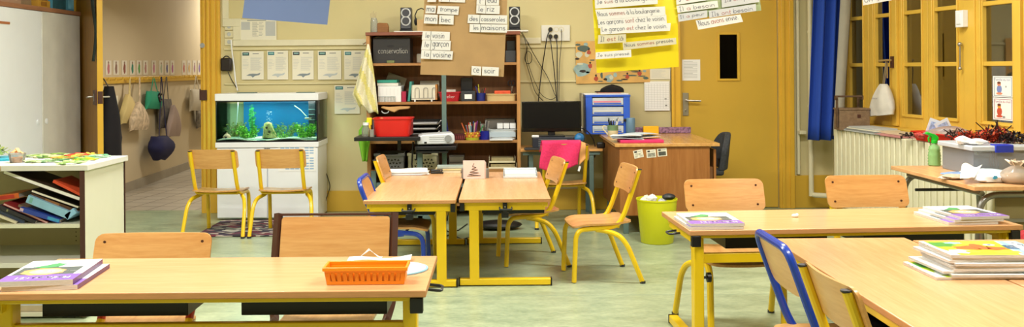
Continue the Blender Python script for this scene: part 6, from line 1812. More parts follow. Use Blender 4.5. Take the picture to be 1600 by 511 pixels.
# ================================================================== COMPUTER CORNER
YP0, YP1, ZP = 7.66, 8.1, .585
xa_, xb_ = X(812, YP0) , .855
pt = thing('computer_table', 'narrow light wood table with grey legs under the computer', 'table', (0, 0, 0))
B().box(xa_, xb_, YP0, YP1, ZP - .02, ZP).build('table_top', m_ply, pt, bevel=.002)
B().box(xa_ + .02, xb_ - .02, YP0 + .02, YP0 + .04, ZP - .05, ZP - .02).build('frame_rail', m_gry, pt)
for x_ in (xa_ + .09, xb_ - .09):
    for y_ in (YP0 + .03, YP1 - .05): B().box(x_ - .018, x_ + .018, y_, y_ + .035, 0, ZP - .02).build('leg', m_gry, pt, bevel=.002)
mo = thing('monitor', 'black flat computer monitor on the computer table', 'monitor', (X(861, 7.82), 7.82, ZP + .095))
z0 = at(860, 206, 7.8).z - ZP - .095; z1 = at(860, 158.5, 7.8).z - ZP - .095; hw = .252
B().box(-hw, hw, -.012, .02, z0, z1).build('screen_case', mat('gloss_black', '#0A0A0C', .18), mo, bevel=.004)
B().box(-hw + .014, hw - .014, -.0135, -.012, z0 + .03, z1 - .014).build('screen', mat('dark_screen', '#050506', .4, spec=.25), mo)
B().box(-.03, .03, .0, .03, 0.01, z0 + .05).build('neck', m_blk, mo, bevel=.004)
B().box(-.11, .11, -.07, .08, 0, .012).build('stand_foot', m_blk, mo, bevel=.004)
pc = thing('desktop_computer', 'flat dark grey desktop computer lying under the monitor', 'computer', (X(866, 7.75), 7.80, ZP))
B().box(-.185, .185, -.09, .2, 0.001, .094).build('case', mat('blue_grey_metal', '#3F4652', .4), pc, bevel=.004)
B().box(-.187, .187, -.096, -.09, .004, .092).build('front_panel', mat('dark_blue_grey', '#2A2F3A', .35), pc, bevel=.002)
for k in range(5): B().box(-.14, .10, -.098, -.096, .014 + k * .015, .018 + k * .015).build('groove', m_inkg, pc)
b = B(); c_ = Vector((X(836, 7.68), 7.70, ZP + .095)); b.box(c_.x - .03, c_.x + .03, 7.715, 7.74, c_.z + .0, c_.z + .018); tag(b.build('usb_hub', m_white, bevel=.004), 'small white plug block on the dark grey computer', 'hub')
kb = thing('keyboard', 'black computer keyboard at the front of the computer table', 'keyboard', (X(846, 7.66) , 7.60, ZP + .002), 0)
B().box(-.15, .14, -.03, .075, 0.0, .012).build('keyboard_base', m_blk2, kb, bevel=.003)
for r_ in range(4):
    b = B()
    b.box(-.14, .13, -.022 + r_ * .023, -.004 + r_ * .023, .012, .017)
    b.build('key_row', m_blk, kb, bevel=.002)
gb = thing('globe', 'small blue globe on the computer table', 'globe', (X(904, 7.72), 7.70, ZP))
B().ball((0, 0, .088), .042, 0, 20).build('globe_ball', mat('ocean_blue', '#2F78B4', .35, var=.5, scale=22), gb, smooth=60)
b = B(); b.tube([(.046 * math.cos(a), 0, .088 + .046 * math.sin(a)) for a in [-1.5 + 3.1 * k / 10 for k in range(11)]], .003, 6); b.build('meridian', m_blk2, gb)
B().lathe([(.03, 0), (.026, .008), (.006, .015), (.006, .045)], seg=16).build('stand', m_blk2, gb)
t = thing('webcam', 'small black device at the right end of the computer table', 'device', (X(937, 7.72), 7.72, ZP)); B().box(-.03, .04, -.02, .02, 0, .05).build('case', m_blk, t, bevel=.012)
b = B(); b.tube(fillet([at(906, 199, 7.86), at(917, 204, 7.86), at(926, 214, 7.86), at(931, 232, 7.88), at(929, 246, 7.9)], .1), .005, 6); tag(b.build('power_cable', m_blk), 'black cable hanging between monitor and teacher desk', 'cable')
# pink towel on the chair at the computer
def ptowel():
    t = thing('pink_towel', 'bright pink towel draped over the backrest of the computer chair', 'towel', (0, 0, 0))
    c = c_pc.location; a = c_pc.rotation_euler.z; ca, sa = math.cos(a), math.sin(a)
    def W(x, y, z): return Vector((c.x + x * ca - y * sa, c.y + x * sa + y * ca, z))
    def fn(u, v, q):
        x = -.20 + .305 * u + .012 * math.sin(v * 5)
        if v < .2:
            k = v / .2; z = .684 - .0 + .004 * math.sin(k * PI) - .10 * (1 - k) ; y = -.17 + .0 * k
            z = .60 + .088 * k; y = -.155 - .02 * k
        elif v < .3:
            k = (v - .2) / .1; z = .688 + .008 * math.sin(k * PI); y = -.175 - .06 * k
        else:
            k = (v - .3) / .7; z = .688 - (.205 + .03 * math.sin(u * 4)) * k; y = -.235 - .012 * math.sin(u * 8 + k * 2) - .006 * k
        return W(x, y, z)
    b = B(); b.grid(fn, 24, 22); o = b.build('towel_cloth', mat('hot_pink_towelling', '#E23368', .95, var=.1, scale=70, bump=.35), t, smooth=180); o.modifiers.new('s', 'SOLIDIFY').thickness = .005
    def f2(u, v, q):
        x = .105 + .05 * u; z = .690 - (.19 - .07 * u) * v - .02 * u; return W(x, -.228 - .012 * math.sin(v * 6) , z)
    b = B(); b.grid(f2, 6, 10); o = b.build('peach_lining', mat('peach_cloth', '#E9A968', .9, var=.15), t, smooth=180); o.modifiers.new('s', 'SOLIDIFY').thickness = .004
    b = B(); p_ = W(.10, -.252, .475); b.box(-.008, .008, -.001, .001, -.02, .02, 0, Matrix.Translation(p_) @ Matrix.Rotation(.3, 4, 'Y')); b.build('care_tag', m_white, t)
ptowel()
# outlet panel
t = thing('socket_panel', 'cream wall panel of sockets with black plugs above the monitor', 'socket panel', (0, 0, 0))
a_, c_ = at(846, 64.5, WY), at(890.5, 39, WY)
B().box(a_.x, c_.x, YB - .022, YB, a_.z, c_.z).build('plate', m_white2, t, bevel=.004)
def socket(px, py, plug):
    p = at(px, py, YB - .02); b = B(); b.lathe([(.024, 0), (.024, -.004), (.019, -.004), (.018, .004)], p, 18, M=Matrix.Rotation(-PI / 2, 3, 'X')); s_ = b.build('socket', m_cream, t)
for px_, py_ in ((860, 46), (869, 46), (877, 46), (860, 57), (868.5, 57)): socket(px_, py_, 0)
def plugcord(name, label, pts, r=.0045, plug=True, m=m_blk):
    t_ = thing(name, label, 'cable', (0, 0, 0), 0, 'black leads on the back wall'); P = [at(x, y, Y) for x, y, Y in pts]
    B().tube(fillet(P, .08), r, 6).build('cord', m, t_, smooth=60)
    if plug: B().cyl(P[0] + Vector((0, -.012, 0)), .019, .026, axis='Y', seg=16).build('plug', m, t_, bevel=.003)
plugcord('plug_lead', 'black lead from the upper left socket sweeping down to the left', [(860, 46, YB - .03), (855, 56, YB - .06), (852, 75, YB - .05), (845, 120, YB - .05), (841, 160, YB - .08)], .005)
plugcord('plug_lead', 'black lead dropping from the lower left socket', [(860, 57, YB - .03), (861, 70, YB - .06), (866, 110, YB - .05), (870, 160, YB - .08)])
plugcord('plug_lead', 'black lead dropping from the lower right socket', [(868.5, 57, YB - .03), (870.5, 70, YB - .06), (870.5, 110, YB - .05), (871, 160, YB - .08)])
plugcord('plug_lead', 'thin grey lead dropping from the right socket', [(877, 46, YB - .03), (878, 60, YB - .05), (874, 100, YB - .04), (873, 160, YB - .08)], .003, False, m_blk2)
plugcord('speaker_lead', 'thin black lead falling from the speaker in a long diagonal', [(815, 49, 8.05), (824, 66, 8.12), (838, 92, YB - .03), (856, 120, YB - .03), (868, 150, YB - .08)], .003, False)
plugcord('speaker_lead', 'thin black lead looping beside the bookcase side', [(812, 48, 8.05), (821, 62, 8.12), (823, 80, YB - .04), (819, 92, YB - .04), (824, 101, YB - .04), (831, 97, YB - .04), (831, 84, YB - .04), (824, 78, YB - .04), (820, 90, YB - .04), (828, 118, YB - .04), (836, 145, YB - .04), (848, 157, YB - .06)], .003, False)
plugcord('speaker_lead', 'thin black lead crossing low from the loop towards the monitor', [(826, 66, YB - .02), (822, 88, YB - .03), (832, 120, YB - .03), (846, 150, YB - .04), (862, 157, YB - .06), (870, 150, YB - .06)], .0025, False)

# ================================================================== TEACHER DESK
TX0, TX1, TY0, TY1, TZ = .865, 1.635, 6.95, 8.1, .685
td = thing('teacher_desk', 'brown wooden teacher desk seen end on beside the yellow door', 'desk', (0, 0, 0))
m_td = wood('desk_brown_veneer', '#A8703A', '#8E5826', .4, 'Z', .8); m_tt = wood('desk_top_veneer', '#D9A866', '#BF8A4A', .25, 'Y', .8, coat=.3)
B().box(TX0, TX1 + .02, TY0 - .02, TY1, TZ - .024, TZ).build('desktop', [m_tt], td, bevel=.003)
xp0, xp1 = X(967, TY0), X(1108, TY0)
B().box(xp0, xp1, TY0, TY0 + .02, .14, TZ - .024).build('end_panel', m_td, td, bevel=.003)
B().box(xp0, xp0 + .02, TY0 + .02, TY1 - .02, .14, TZ - .024).build('side_panel', m_td, td, bevel=.003)
B().box(xp1 + .035, xp1 + .055, TY0 + .03, TY0 + .38, .14, TZ - .05).build('drawer_front', m_td, td, bevel=.003)
B().box(xp0 + .02, xp1 + .03, TY0 + .04, TY0 + .37, .16, .5).build('drawer_case', m_wback, td)
for x_ in (xp0 + .05, xp1 - .04):
    for y_ in (TY0 + .03, TY1 - .1): B().box(x_ - .02, x_ + .02, y_, y_ + .04, 0, .14).build('leg', m_gry, td, bevel=.003)
for k, (px_, py_, rr, lb) in enumerate(((997.5, 240.5, .2, 'leftmost small printed card on the teacher desk end'), (1017.5, 240, .08, 'middle small printed card on the teacher desk end'), (1034.5, 238, .08, 'rightmost small printed card on the teacher desk end'))):
    p = at(px_, py_, TY0 - .0015); b = B(); Mt = Matrix.Translation(p) @ Matrix.Rotation(-rr, 4, 'Y')
    b.box(-.036, .036, -.0012, .0, -.030, .030, 0, Mt); b.box(-.028, .028, -.002, -.0012, -.024, .006, 1, Mt); b.box(-.028, -.008, -.002, -.0012, .012, .024, 2, Mt); b.box(-.004, .026, -.002, -.0012, .016, .020, 3, Mt)
    tag(b.build('picture_card', [m_paper2, mat('faded_photo_%d' % k, ['#C8C4B0', '#8F8E80', '#4A4C44'][k], .6, var=.5, scale=60), m_blk2, m_inkg]), lb, 'card', 'cards on the teacher desk')
# blue drawer tower
DY = 7.92
dt = thing('drawer_tower', 'blue plastic tower of four clear drawers on the teacher desk', 'drawer unit', (0, 0, 0))
dx0, dx1 = X(915, DY), X(984, DY); dz0, dz1 = TZ + .002, at(945, 149.5, DY).z; H_ = dz1 - dz0
m_clr = mat('cloudy_drawer', '#C2CCD2', .3, var=.12, scale=10)
for x0, x1 in ((dx0, dx0 + .055), (dx1 - .055, dx1)): B().box(x0, x1, DY, DY + .03, dz0, dz1).build('upright', m_blu, dt, bevel=.006)
for x0, x1 in ((dx0, dx0 + .008), (dx1 - .008, dx1)): B().box(x0, x1, DY + .03, DY + .235, dz0, dz1).build('side_wall', m_blu, dt, bevel=.002)
B().box(dx0, dx1, DY + .235, DY + .24, dz0, dz1).build('back_wall', m_blu, dt)
B().box(dx0 - .004, dx1 + .004, DY - .004, DY + .24, dz1 - .012, dz1 + .006).build('top_plate', m_blu, dt, bevel=.004)
for k in range(5):
    z = dz0 + (H_ - .012) * k / 4
    B().box(dx0 + .008, dx1 - .008, DY + .002, DY + .23, z, z + .010).build('shelf_plate', m_blu, dt, bevel=.002)
dc = ['#9FB0BC', '#B8C4CA', '#DADCD8', '#E58AA0']
for k in range(4):
    z = dz0 + (H_ - .012) * k / 4 + .012
    d_ = B().box(dx0 + .057, dx1 - .057, DY + .004, DY + .22, z, z + H_ / 4 - .022).build('drawer', m_clr, dt, bevel=.003)
    B().box(dx0 + .07, dx1 - .075, DY + .002, DY + .006, z + .006, z + .016).build('drawer_pull', m_blu, d_)
    B().box(dx0 + .065, dx1 - .08, DY + .001, DY + .004, z + .022, z + .034).build('paper_pile', mat('drawer_paper_' + dc[k][1:], dc[k], .8), d_)
for k, (mm, lb) in enumerate(((m_paper, 'white paper sheaf lying on the blue drawer tower'), (mat('salmon_card', '#D99A84', .6), 'salmon coloured sheet on top of the drawer tower papers'))):
    b = B(); b.box(dx0 - .01 + .12 * k, dx1 - .01 - .06 * k, DY + .01 + .02 * k, DY + .235, dz1 + .007 + .012 * k, dz1 + .017 + .008 * k); tag(b.build('paper_sheaf', mm, bevel=.002), lb, 'papers')
b = B(); b.box(dx0 - .035, dx0 - .028, DY + .02, DY + .23, dz0 + .0, dz1 + .02); tag(b.build('grey_board', mat('warm_grey_board', '#A59F88', .7)), 'grey board standing against the left of the drawer tower', 'board')
b = B(); b.lathe([(.0001, 0), (.014, .002), (.022, .008), (.02, .03), (0, .032)], (dx0 - .052, DY - .012, at(914, 201, DY).z), 16, M=Matrix.Rotation(PI / 2, 3, 'X').to_4x4().to_3x3() @ Matrix.Rotation(PI, 3, 'X'))
o = b.build('round_dial', m_white); tag(o, 'small round white knob at the left side of the blue drawers', 'knob')
b = B(); b.box(dx0 - .052, dx0 - .034, DY + .0, DY + .03, at(914, 201, DY).z - .008, at(914, 201, DY).z + .008); b.build('clip_arm', m_blk, o)
zz = dz1 + .026; t = thing('black_beret', 'black cloth hat lying on the drawer tower papers', 'hat', (X(955, DY), DY + .12, zz))
b = B()
def capf(u, v, q):
    a = 2 * PI * u; r_ = .105 * (1 - v ** 2.2); return Vector((.02 + r_ * 1.0 * math.cos(a), r_ * .75 * math.sin(a), .062 * v ** .6 * (1 + .12 * math.sin(a * 3 + 1))))
b.grid(capf, 28, 8); bmesh.ops.remove_doubles(b.bm, verts=b.bm.verts[:], dist=.0005); bmesh.ops.holes_fill(b.bm, edges=[e for e in b.bm.edges if e.is_boundary]); b.build('crown', mat('black_cloth', '#0C0C0E', .95), t, smooth=60)
b = B(); b.prism([(-.135, -.03), (-.06, -.07), (-.03, .0), (-.06, .05), (-.12, .03)], lambda x, y: Vector((x, y, .002)), lambda x, y: Vector((x * 1.0, y, .010))); b.build('brim', mat('black_cloth', '#0C0C0E', .95), t, bevel=.003)
# pens mug, tumbler, beaker etc on the desk
def od(px, py): return onz(px, py, TZ)
p = od(958, 213.5); mg = thing('pen_mug', 'green and cream mug full of black pens on the desk corner', 'mug', (p.x + .0, p.y + .02, TZ + .001))
B().lathe([(.036, 0), (.042, .006), (.045, .05)], seg=24).build('mug_base', m_cream, mg, smooth=60)
B().lathe([(.045, .05), (.046, .095), (.042, .095), (.038, .008), (0, .006)], seg=24).build('mug_wall', mat('sage_glaze', '#6E8F6A', .3), mg, smooth=60)
b = B(); b.tube(fillet([(-.042, 0, .015), (-.06, 0, .04), (-.085, 0, .06), (-.08, 0, .088), (-.06, 0, .085)], .02), .006, 8); b.build('handle', m_cream, mg)
R = random.Random(11)
for k in range(13):
    a = R.uniform(0, 2 * PI); r1 = R.uniform(.015, .05); b = B(); b.tube([(r1 * .3 * math.cos(a), r1 * .3 * math.sin(a), .012), (r1 * math.cos(a), r1 * math.sin(a), R.uniform(.125, .155))], .005, 6)
    c_ = ['#16181C', '#16181C', '#D8D8D4', '#2A2E3A', '#6E8A96'][k % 5]; b.build('pen', mat('pencil_' + c_[1:], c_, .4), mg)
p = od(972, 210); t = thing('ribbed_tumbler', 'grey ribbed tumbler behind the pen mug', 'tumbler', (p.x, p.y + .06, TZ + .001)); prof = []
for k in range(9): prof += [(.030 + (.003 if k % 2 else 0), .012 * k)]
B().lathe(prof + [(.028, .098), (.026, .006), (0, .005)], seg=20).build('tumbler_wall', mat('grey_ribbed_plastic', '#A3A398', .4), t, smooth=30)
p = od(986, 210.5); t = thing('blue_canister', 'tall slate blue cylinder with black cap on its side on the desk', 'canister', (p.x, p.y + .02, TZ + .001))
B().lathe([(.038, 0), (.040, .004), (.040, .135), (.036, .142), (0, .142)], seg=26).build('canister_body', mat('slate_blue_enamel', '#6388A4', .35), t, smooth=40)
B().lathe([(.0405, 0), (.0405, .006)], seg=26).build('base_ring', m_blk2, t)
B().box(-.06, -.036, -.012, .012, .11, .135).build('spout', m_blk, t, bevel=.005)
p = od(1004, 208); 
o = B().box(-.17, .45, -.02, .02, 0, .052).build('wrapped_parcel', mat('floral_wrap', '#8E6A86', .5, var=.75, scale=45), bevel=.004); o.location = (X(998, 8.0) + .0, 8.02, TZ + .001); tag(o, 'long flat parcel in mottled floral paper at the back of the desk', 'parcel')
o = B().box(-.066, .066, -.02, .02, 0, .068).build('yellow_box', mat('golden_yellow_card', '#EDB914', .5), bevel=.003); o.location = (X(1017, 7.9), 7.93, TZ + .001); tag(o, 'golden yellow box standing in front of the floral parcel', 'box')
p = onz(1001, 219, TZ)
t = thing('pink_folder', 'hot pink folder at the front edge of the teacher desk', 'folder', (X(1001, 7.05), 7.10, TZ + .001), .0)
B().box(-.165, .165, -.10, .11, 0, .022).build('folder_cover', mat('hot_pink_card', '#D8336E', .4), t, bevel=.003)
R = random.Random(4)
for k in range(6):
    b = B(); b.grid(lambda u, v, q: Vector(((u - .5) * .24, (v - .5) * .19, .004 * math.sin(u * 5 + k) + .003 + q)), 6, 4, 0, .0015); o = b.build('loose_sheet', [m_paper, mat('blueish_sheet', '#C9D6DE', .7)][k % 2], smooth=60)
    o.location = (X(1001, 7.05) - .05 + R.uniform(-.08, .08), 7.12 + R.uniform(-.01, .05), TZ + .026 + .006 * k); o.rotation_euler = (0, 0, R.uniform(-.5, .5))
    tag(o, ['bottom white sheet on the pink folder', 'pale blue sheet low in the pile on the pink folder', 'white sheet turned askew on the pink folder', 'pale blue sheet in the middle of the pink folder pile', 'white sheet second from the top on the pink folder', 'topmost pale sheet on the pink folder'][k], 'paper sheet', 'loose sheets on the pink folder')
# dark chair behind the desk
oc = thing('office_chair', 'dark grey upholstered chair between the desk and the yellow door', 'chair', (X(1100, 7.6), 7.62, 0))
m_dk = mat('charcoal_fabric', '#3A3D40', .9, var=.25, scale=60)
def ocf(u, v, q):
    zt = .68 - .0; x = .05 + .03 * v + .07 * (u - .5) * (u - .5) * 4 * -1 + .085; 
    return Vector((x + q, (u - .5) * .40, .42 + (.30) * v - .14 * (abs(u - .5) * 2) ** 3 * v))
b = B(); b.grid(ocf, 14, 8, 0, .05); b.build('backrest', m_dk, oc, bevel=.012)
B().box(-.2, .12, -.2, .2, .38, .43).build('seat', m_dk, oc, bevel=.02)
B().cyl((-.05, 0, .08), .025, .3).build('column', m_blk, oc)
B().box(.12, .16, -.03, .03, .40, .5).build('back_bar', m_blk, oc)
for k in range(5):
    a = 2 * PI * k / 5 + .3; b = B(); b.tube([(-.05, 0, .09), (-.05 + .22 * math.cos(a), .22 * math.sin(a), .06)], .018, 8, r2=.012); lg = b.build('base_arm', m_blk, oc)
    B().ball((-.05 + .22 * math.cos(a), .22 * math.sin(a), .027), .026, 0, 10).build('castor', m_blk, lg)
b = B(); p = at(1117, 274, 7.3)
b.grid(lambda u, v, q: Vector((1.6395 + .02 * u + .004 * v, 7.2 + .02 * math.sin(u * 6), p.z - .065 + .13 * v)), 6, 6, 0, .03)
o = b.build('green_pouch', mat('teal_green_cloth', '#2C6A5E', .8, var=.2), bevel=.008); tag(o, 'teal green cloth pouch hanging on the right side of the desk', 'pouch')
# waste bin
by = 6.64; bxx = X(1024.5, by); bt = thing('waste_bin', 'lime yellow plastic waste bin in front of the teacher desk', 'bin', (bxx, by, 0))
rt, rb, bh = .148, .112, .315
B().lathe([(rb, 0), (rb + .004, .004), (rt - .004, bh - .012), (rt, bh - .010), (rt, bh), (rt - .006, bh), (rb, .01), (0, .008)], seg=36).build('bin_wall', mat('lime_yellow_plastic', '#D8DA18', .35, var=.02), bt, smooth=50)
b = B(); R = random.Random(8)
for k in range(7):
    a = R.uniform(0, 6.3); r_ = R.uniform(0, .08); b2 = B(); b2.ball((0, 0, 0), .035, 0, 8, 1, 1, .8)
    for v in b2.bm.verts: v.co *= R.uniform(.7, 1.25)
    o = b2.build('rubbish', [m_paper, m_inkl, m_paper2][k % 3], bt, smooth=0); o.location = (r_ * math.cos(a) - .03, r_ * math.sin(a), bh - .02 + R.uniform(-.01, .02))
o = B().ball((.085, -.01, bh + .012), .045, 0, 12, 1.1, .8, .55).build('rubbish', m_blk2, bt)

# ================================================================== RIGHT SIDE
# teaching workbooks on the right desk
def onr(x, y): q = rdesk(x, y); return (q.x, q.y)
for k in range(2):
    q = onr(.125 + .008 * k, .17)
    maths(['workbook under the purple one at the left end of the right desk', 'purple maths workbook on top at the left end of the right desk'][k], (q[0], q[1], ZR + .001 + .0135 * k), PI + aR - .03 * k, .012, seed=4 + k, w=.235, d=.30)
for k in range(3):
    q = onr(1.325 - .022 * (2 - k), .185 - .004 * k)
    maths(['lowest workbook in the pile at the right end of the right desk', 'middle workbook in the pile at the right end of the right desk', 'purple maths workbook topmost at the right end of the right desk'][k], (q[0], q[1], ZR + .001 + .0125 * k), PI + aR + .02 * k, .0115, seed=7 + k, w=.225, d=.31)
q = onz(1242, 339.5, ZR); b = B(); b.ball((q.x, q.y, ZR + .008), .012, 0, 8, 1.4, .8, .7); b.ball((q.x + .012, q.y + .006, ZR + .010), .008, 0, 8)
tag(b.build('eraser_crumb', m_paper, smooth=0), 'small white crumpled scrap alone on the right desk', 'scrap')
# magazine pile on the front right desks
MG = [m_paper, mat('lime_print', '#B9D63A', .35), mat('forest_print', '#4FA04A', .35), mat('tangerine_print', '#E2703A', .35), mat('sunny_print', '#F3D84A', .35), mat('sky_print', '#9FD6E2', .35), mat('navy_print', '#3A6A9A', .35), m_white]
def magazine(label, x, y, z, rz, th, seed, top=False, w=.34, d=.245, group='magazines piled on the front right desks'):
    t = thing('magazine', label, 'magazine', (x, y, z), rz, group); b = B()
    b.grid(lambda u, v, q: Vector(((u - .5) * w, (v - .5) * d, .001 + q + .0015 * math.sin(u * 7 + seed) * (1 - u))), 8, 2, 0, th - .0025); b.build('pages', m_pg, t)
    b = B(); z2 = th; b.box(-w / 2, w / 2, -d / 2, d / 2, th - .0012, z2); plain = 0 < seed < 8
    def poly(pts, m, k):
        if plain and m != 5: return
        b.prism([(-w / 2 + w * p_, -d / 2 + d * q_) for p_, q_ in pts], lambda p_, q_: Vector((p_, q_, z2)), lambda p_, q_: Vector((p_, q_, z2 + .0003 * k)), m)
    def ell(cx, cy, rx, ry, m, k, n=14, j=0.): poly([(cx + rx * math.cos(2 * PI * i / n) * (1 + j * (i % 2)), cy + ry * math.sin(2 * PI * i / n) * (1 + j * (i % 2))) for i in range(n)], m, k)
    poly([(0, 0), (.68, 0), (.78, 1), (0, 1)], 1, 1); poly([(.7, 0), (1, 0), (1, 1), (.8, 1)], 5, 1)
    poly([(0, 0), (.10, 0), (.04, .5), (.05, 1), (0, 1)], 7, 3); ell(.14, .75, .13, .14, 2, 2, 16, .25); ell(.3, .85, .08, .06, 5, 3, 12, .3); ell(.5, .82, .13, .12, 4, 2, 14, .15); ell(.38, .5, .16, .12, 3, 3, 12, .3); ell(.56, .45, .14, .11, 3, 3, 12, .25); ell(.47, .58, .07, .2, 3, 4, 10)
    ell(.62, .7, .06, .06, 7, 3); ell(.62, .7, .02, .03, 6, 4, 8); ell(.3, .22, .07, .08, 4, 3, 14, .2); ell(.18, .25, .1, .12, 7, 2, 14, .3); ell(.62, .2, .12, .1, 4, 2, 14, .2)
    poly([(.71, .42), (.82, .38), (.85, .66), (.74, .70)], 6, 3); poly([(.80, .1), (.97, .1), (.97, .9), (.86, .95)], 7, 3)
    c_ = b.build('front_cover', MG, t, smooth=0)
    if top: 
        hand([('Lecture', 0)], [MG[6]], (-w / 2 + w * .90, -d / 2 + d * .85, z2 + .0014), (.12, -1, 0), (1, .12, 0), .17, .028, parent=c_, wt=.16)
        hand([('CE1', 0)], [m_white], (-w / 2 + w * .765, -d / 2 + d * .64, z2 + .0014), (.1, -1, 0), (1, .1, 0), .05, .016, parent=c_, wt=.2)
    B().box(-w / 2, w / 2, -d / 2, d / 2, 0, .001).build('back_cover', m_paper, t)
    return t
R = random.Random(21); zz = ZQ + .001
offs = [(-.055, -.002, .03), (.0, -.012, -.01), (-.03, .01, .05), (.01, -.004, .0), (.005, .0, -.02), (.012, -.006, .01), (-.012, .012, .06), (.004, .006, .02), (.0, .0, .0)]
lbl = ['lowest', 'second', 'third', 'fourth', 'fifth', 'sixth', 'seventh', 'eighth', 'topmost']
for k, (ox, oy, rr) in enumerate(offs):
    th = .0085
    magazine((lbl[k] + ' magazine counting up the tall pile on the front right desks') if k < 8 else 'green and orange picture covered magazine topmost on the tall pile', 1.66 + ox, 3.165 + oy, zz, rr - .02, th, k, k == 8)
    zz += th + .0004
# side table with grey tubular legs
SX0, SX1, SY0, SY1, SZ = 2.315, 2.86, 4.5, 5.46, .665
st = thing('side_table', 'wooden topped table with bent grey metal legs beside the radiator', 'table', (0, 0, 0))
B().box(SX0, SX1, SY0, SY1, SZ - .022, SZ).build('table_top', m_topy, st, bevel=.003)
m_tb = mat('grey_tube_steel', '#8A8A84', .3, metal=.6)
for y_ in (SY0 + .06, SY1 - .06):
    b = B(); b.tube(fillet([(SX0 + .03, y_ , .0), (SX0 + .06, y_, SZ - .05), (SX1 - .06, y_, SZ - .05), (SX1 - .03, y_, 0)], .09, 6), .016, 12); b.build('leg_hoop', m_tb, st, smooth=60)
for x_ in (SX0 + .075, SX1 - .075):
    b = B(); b.tube([(x_, SY0 + .07, SZ - .045), (x_, SY1 - .07, SZ - .045)], .014, 10); b.build('side_rail', m_tb, st)
b = B(); b.tube([(SX0 + .1, SY1 - .1, SZ - .13), (SX1 - .08, SY1 - .1, SZ - .13)], .009, 8); b.build('cross_rail', m_blk2, st)
B().box(SX0 + .16, SX1 - .06, SY0 + .10, SY0 + .115, .1, SZ - .05).build('modesty_panel', mat('olive_grey_laminate', '#8A7F52', .6), st)
B().box(SX0 + .13, SX1 - .05, SY0 + .085, SY0 + .10, SZ - .19, SZ - .175).build('panel_rail', m_tb, st)
# things on the side table
def os_(px, py): return onz(px, py, SZ)
p = os_(1460, 259); sb_ = thing('spray_bottle', 'green ribbed spray bottle with bright green trigger head', 'spray bottle', (p.x, p.y, SZ + .001))
prof = [(.030, 0), (.036, .004)]
for k in range(6):
    z = .008 + k * .017; prof += [(.037 if k < 4 else .034, z), (.033 if k < 4 else .030, z + .0085)]
prof += [(.030, .112), (.014, .125), (.014, .135), (0, .135)]
B().lathe(prof, seg=24).build('bottle', mat('translucent_green_plastic', '#A9DC98', .15, trans=.5, var=.03), sb_, smooth=60)
b = B(); b.cyl((0, 0, .132), .018, .02); b.prism([(-.016, .15), (.02, .15), (.022, .168), (.0, .185), (-.045, .2), (-.05, .188), (-.016, .172)], lambda a, z: Vector((a, -.013, z)), lambda a, z: Vector((a, .013, z)))
b.build('spray_head', mat('vivid_green_plastic', '#23C22E', .35), sb_, bevel=.003)
b = B(); b.tube(fillet([(-.022, 0, .175), (-.035, 0, .165), (-.03, 0, .14)], .01), .005, 6); b.build('trigger', mat('vivid_green_plastic', '#23C22E', .35), sb_)
# clear bin
Yc0 = 4.95; x0 = X(1520, Yc0); 
cbn = thing('clear_storage_bin', 'large clear plastic storage bin with a blue clip on the side table', 'storage bin', (0, 0, 0))
m_clp = glassy('clear_bin_plastic', '#DDE1E6', .2, .15, haze=.25); cz0, cz1 = SZ + .001, at(1560, 232, Yc0).z
cx0, cx1, cy0, cy1 = x0, x0 + .40, Yc0, 5.30
b = B()
def qd(a, c, z0, z1, tt=.004):
    pass
tp = .02
for sg, (xa0, xa1) in ((0, (cx0, cx0 + .004)), (1, (cx1 - .004, cx1))): b.box(xa0, xa1, cy0, cy1, cz0, cz1)
b.box(cx0, cx1, cy0, cy0 + .004, cz0, cz1); b.box(cx0, cx1, cy1 - .004, cy1, cz0, cz1); b.box(cx0, cx1, cy0, cy1, cz0, cz0 + .004)
b.build('bin_wall', m_clp, cbn, bevel=.002)
b = B(); b.box(cx0 - .018, cx1 + .01, cy0 - .018, cy1 + .015, cz1 - .002, cz1 + .016); b.box(cx0 - .02, cx1 + .012, cy0 - .022, cy0 - .016, cz1 - .010, cz1 + .012); b.box(cx0 - .022, cx0 - .016, cy0 - .02, cy1 + .012, cz1 - .010, cz1 + .012)
b.build('lid', mat('frosted_lid_plastic', '#C4CBD3', .3, var=.03), cbn, bevel=.004)
xk0, xk1 = X(1550, Yc0), X(1578, Yc0)
b = B(); b.box(xk0, xk1, cy0 - .032, cy0 - .018, cz1 - .020, cz1 + .02); b.box(xk0, xk1, cy0 - .03, cy0 + .03, cz1 + .016, cz1 + .022); b.build('clip', mat('royal_blue_plastic', '#1C33B4', .35), cbn, bevel=.004)
B().box(cx0 + .02, cx0 + .16, cy0 + .03, cy1 - .06, cz0 + .006, cz0 + .085).build('contents', mat('grey_fabric_contents', '#A8A4AE', .9, var=.3, scale=30), cbn, bevel=.02)
B().box(cx0 + .17, cx1 - .03, cy0 + .04, cy1 - .05, cz0 + .006, cz0 + .10).build('contents', mat('brown_grey_contents', '#A59B8C', .9, var=.3, scale=30), cbn, bevel=.02)
b = B(); R = random.Random(6)
for k in range(4): b.tube([(xk0 + .01 * k, cy0 + .02, cz1 - .02), (xk0 - .01 + .014 * k, cy0 + .015, cz1 - .07 - .012 * (k % 2)), (xk0 + .012 * k, cy0 + .02, cz1 - .10)], .003, 5)
b.build('pink_cord', mat('dusty_pink_cord', '#B0766A', .7), cbn)
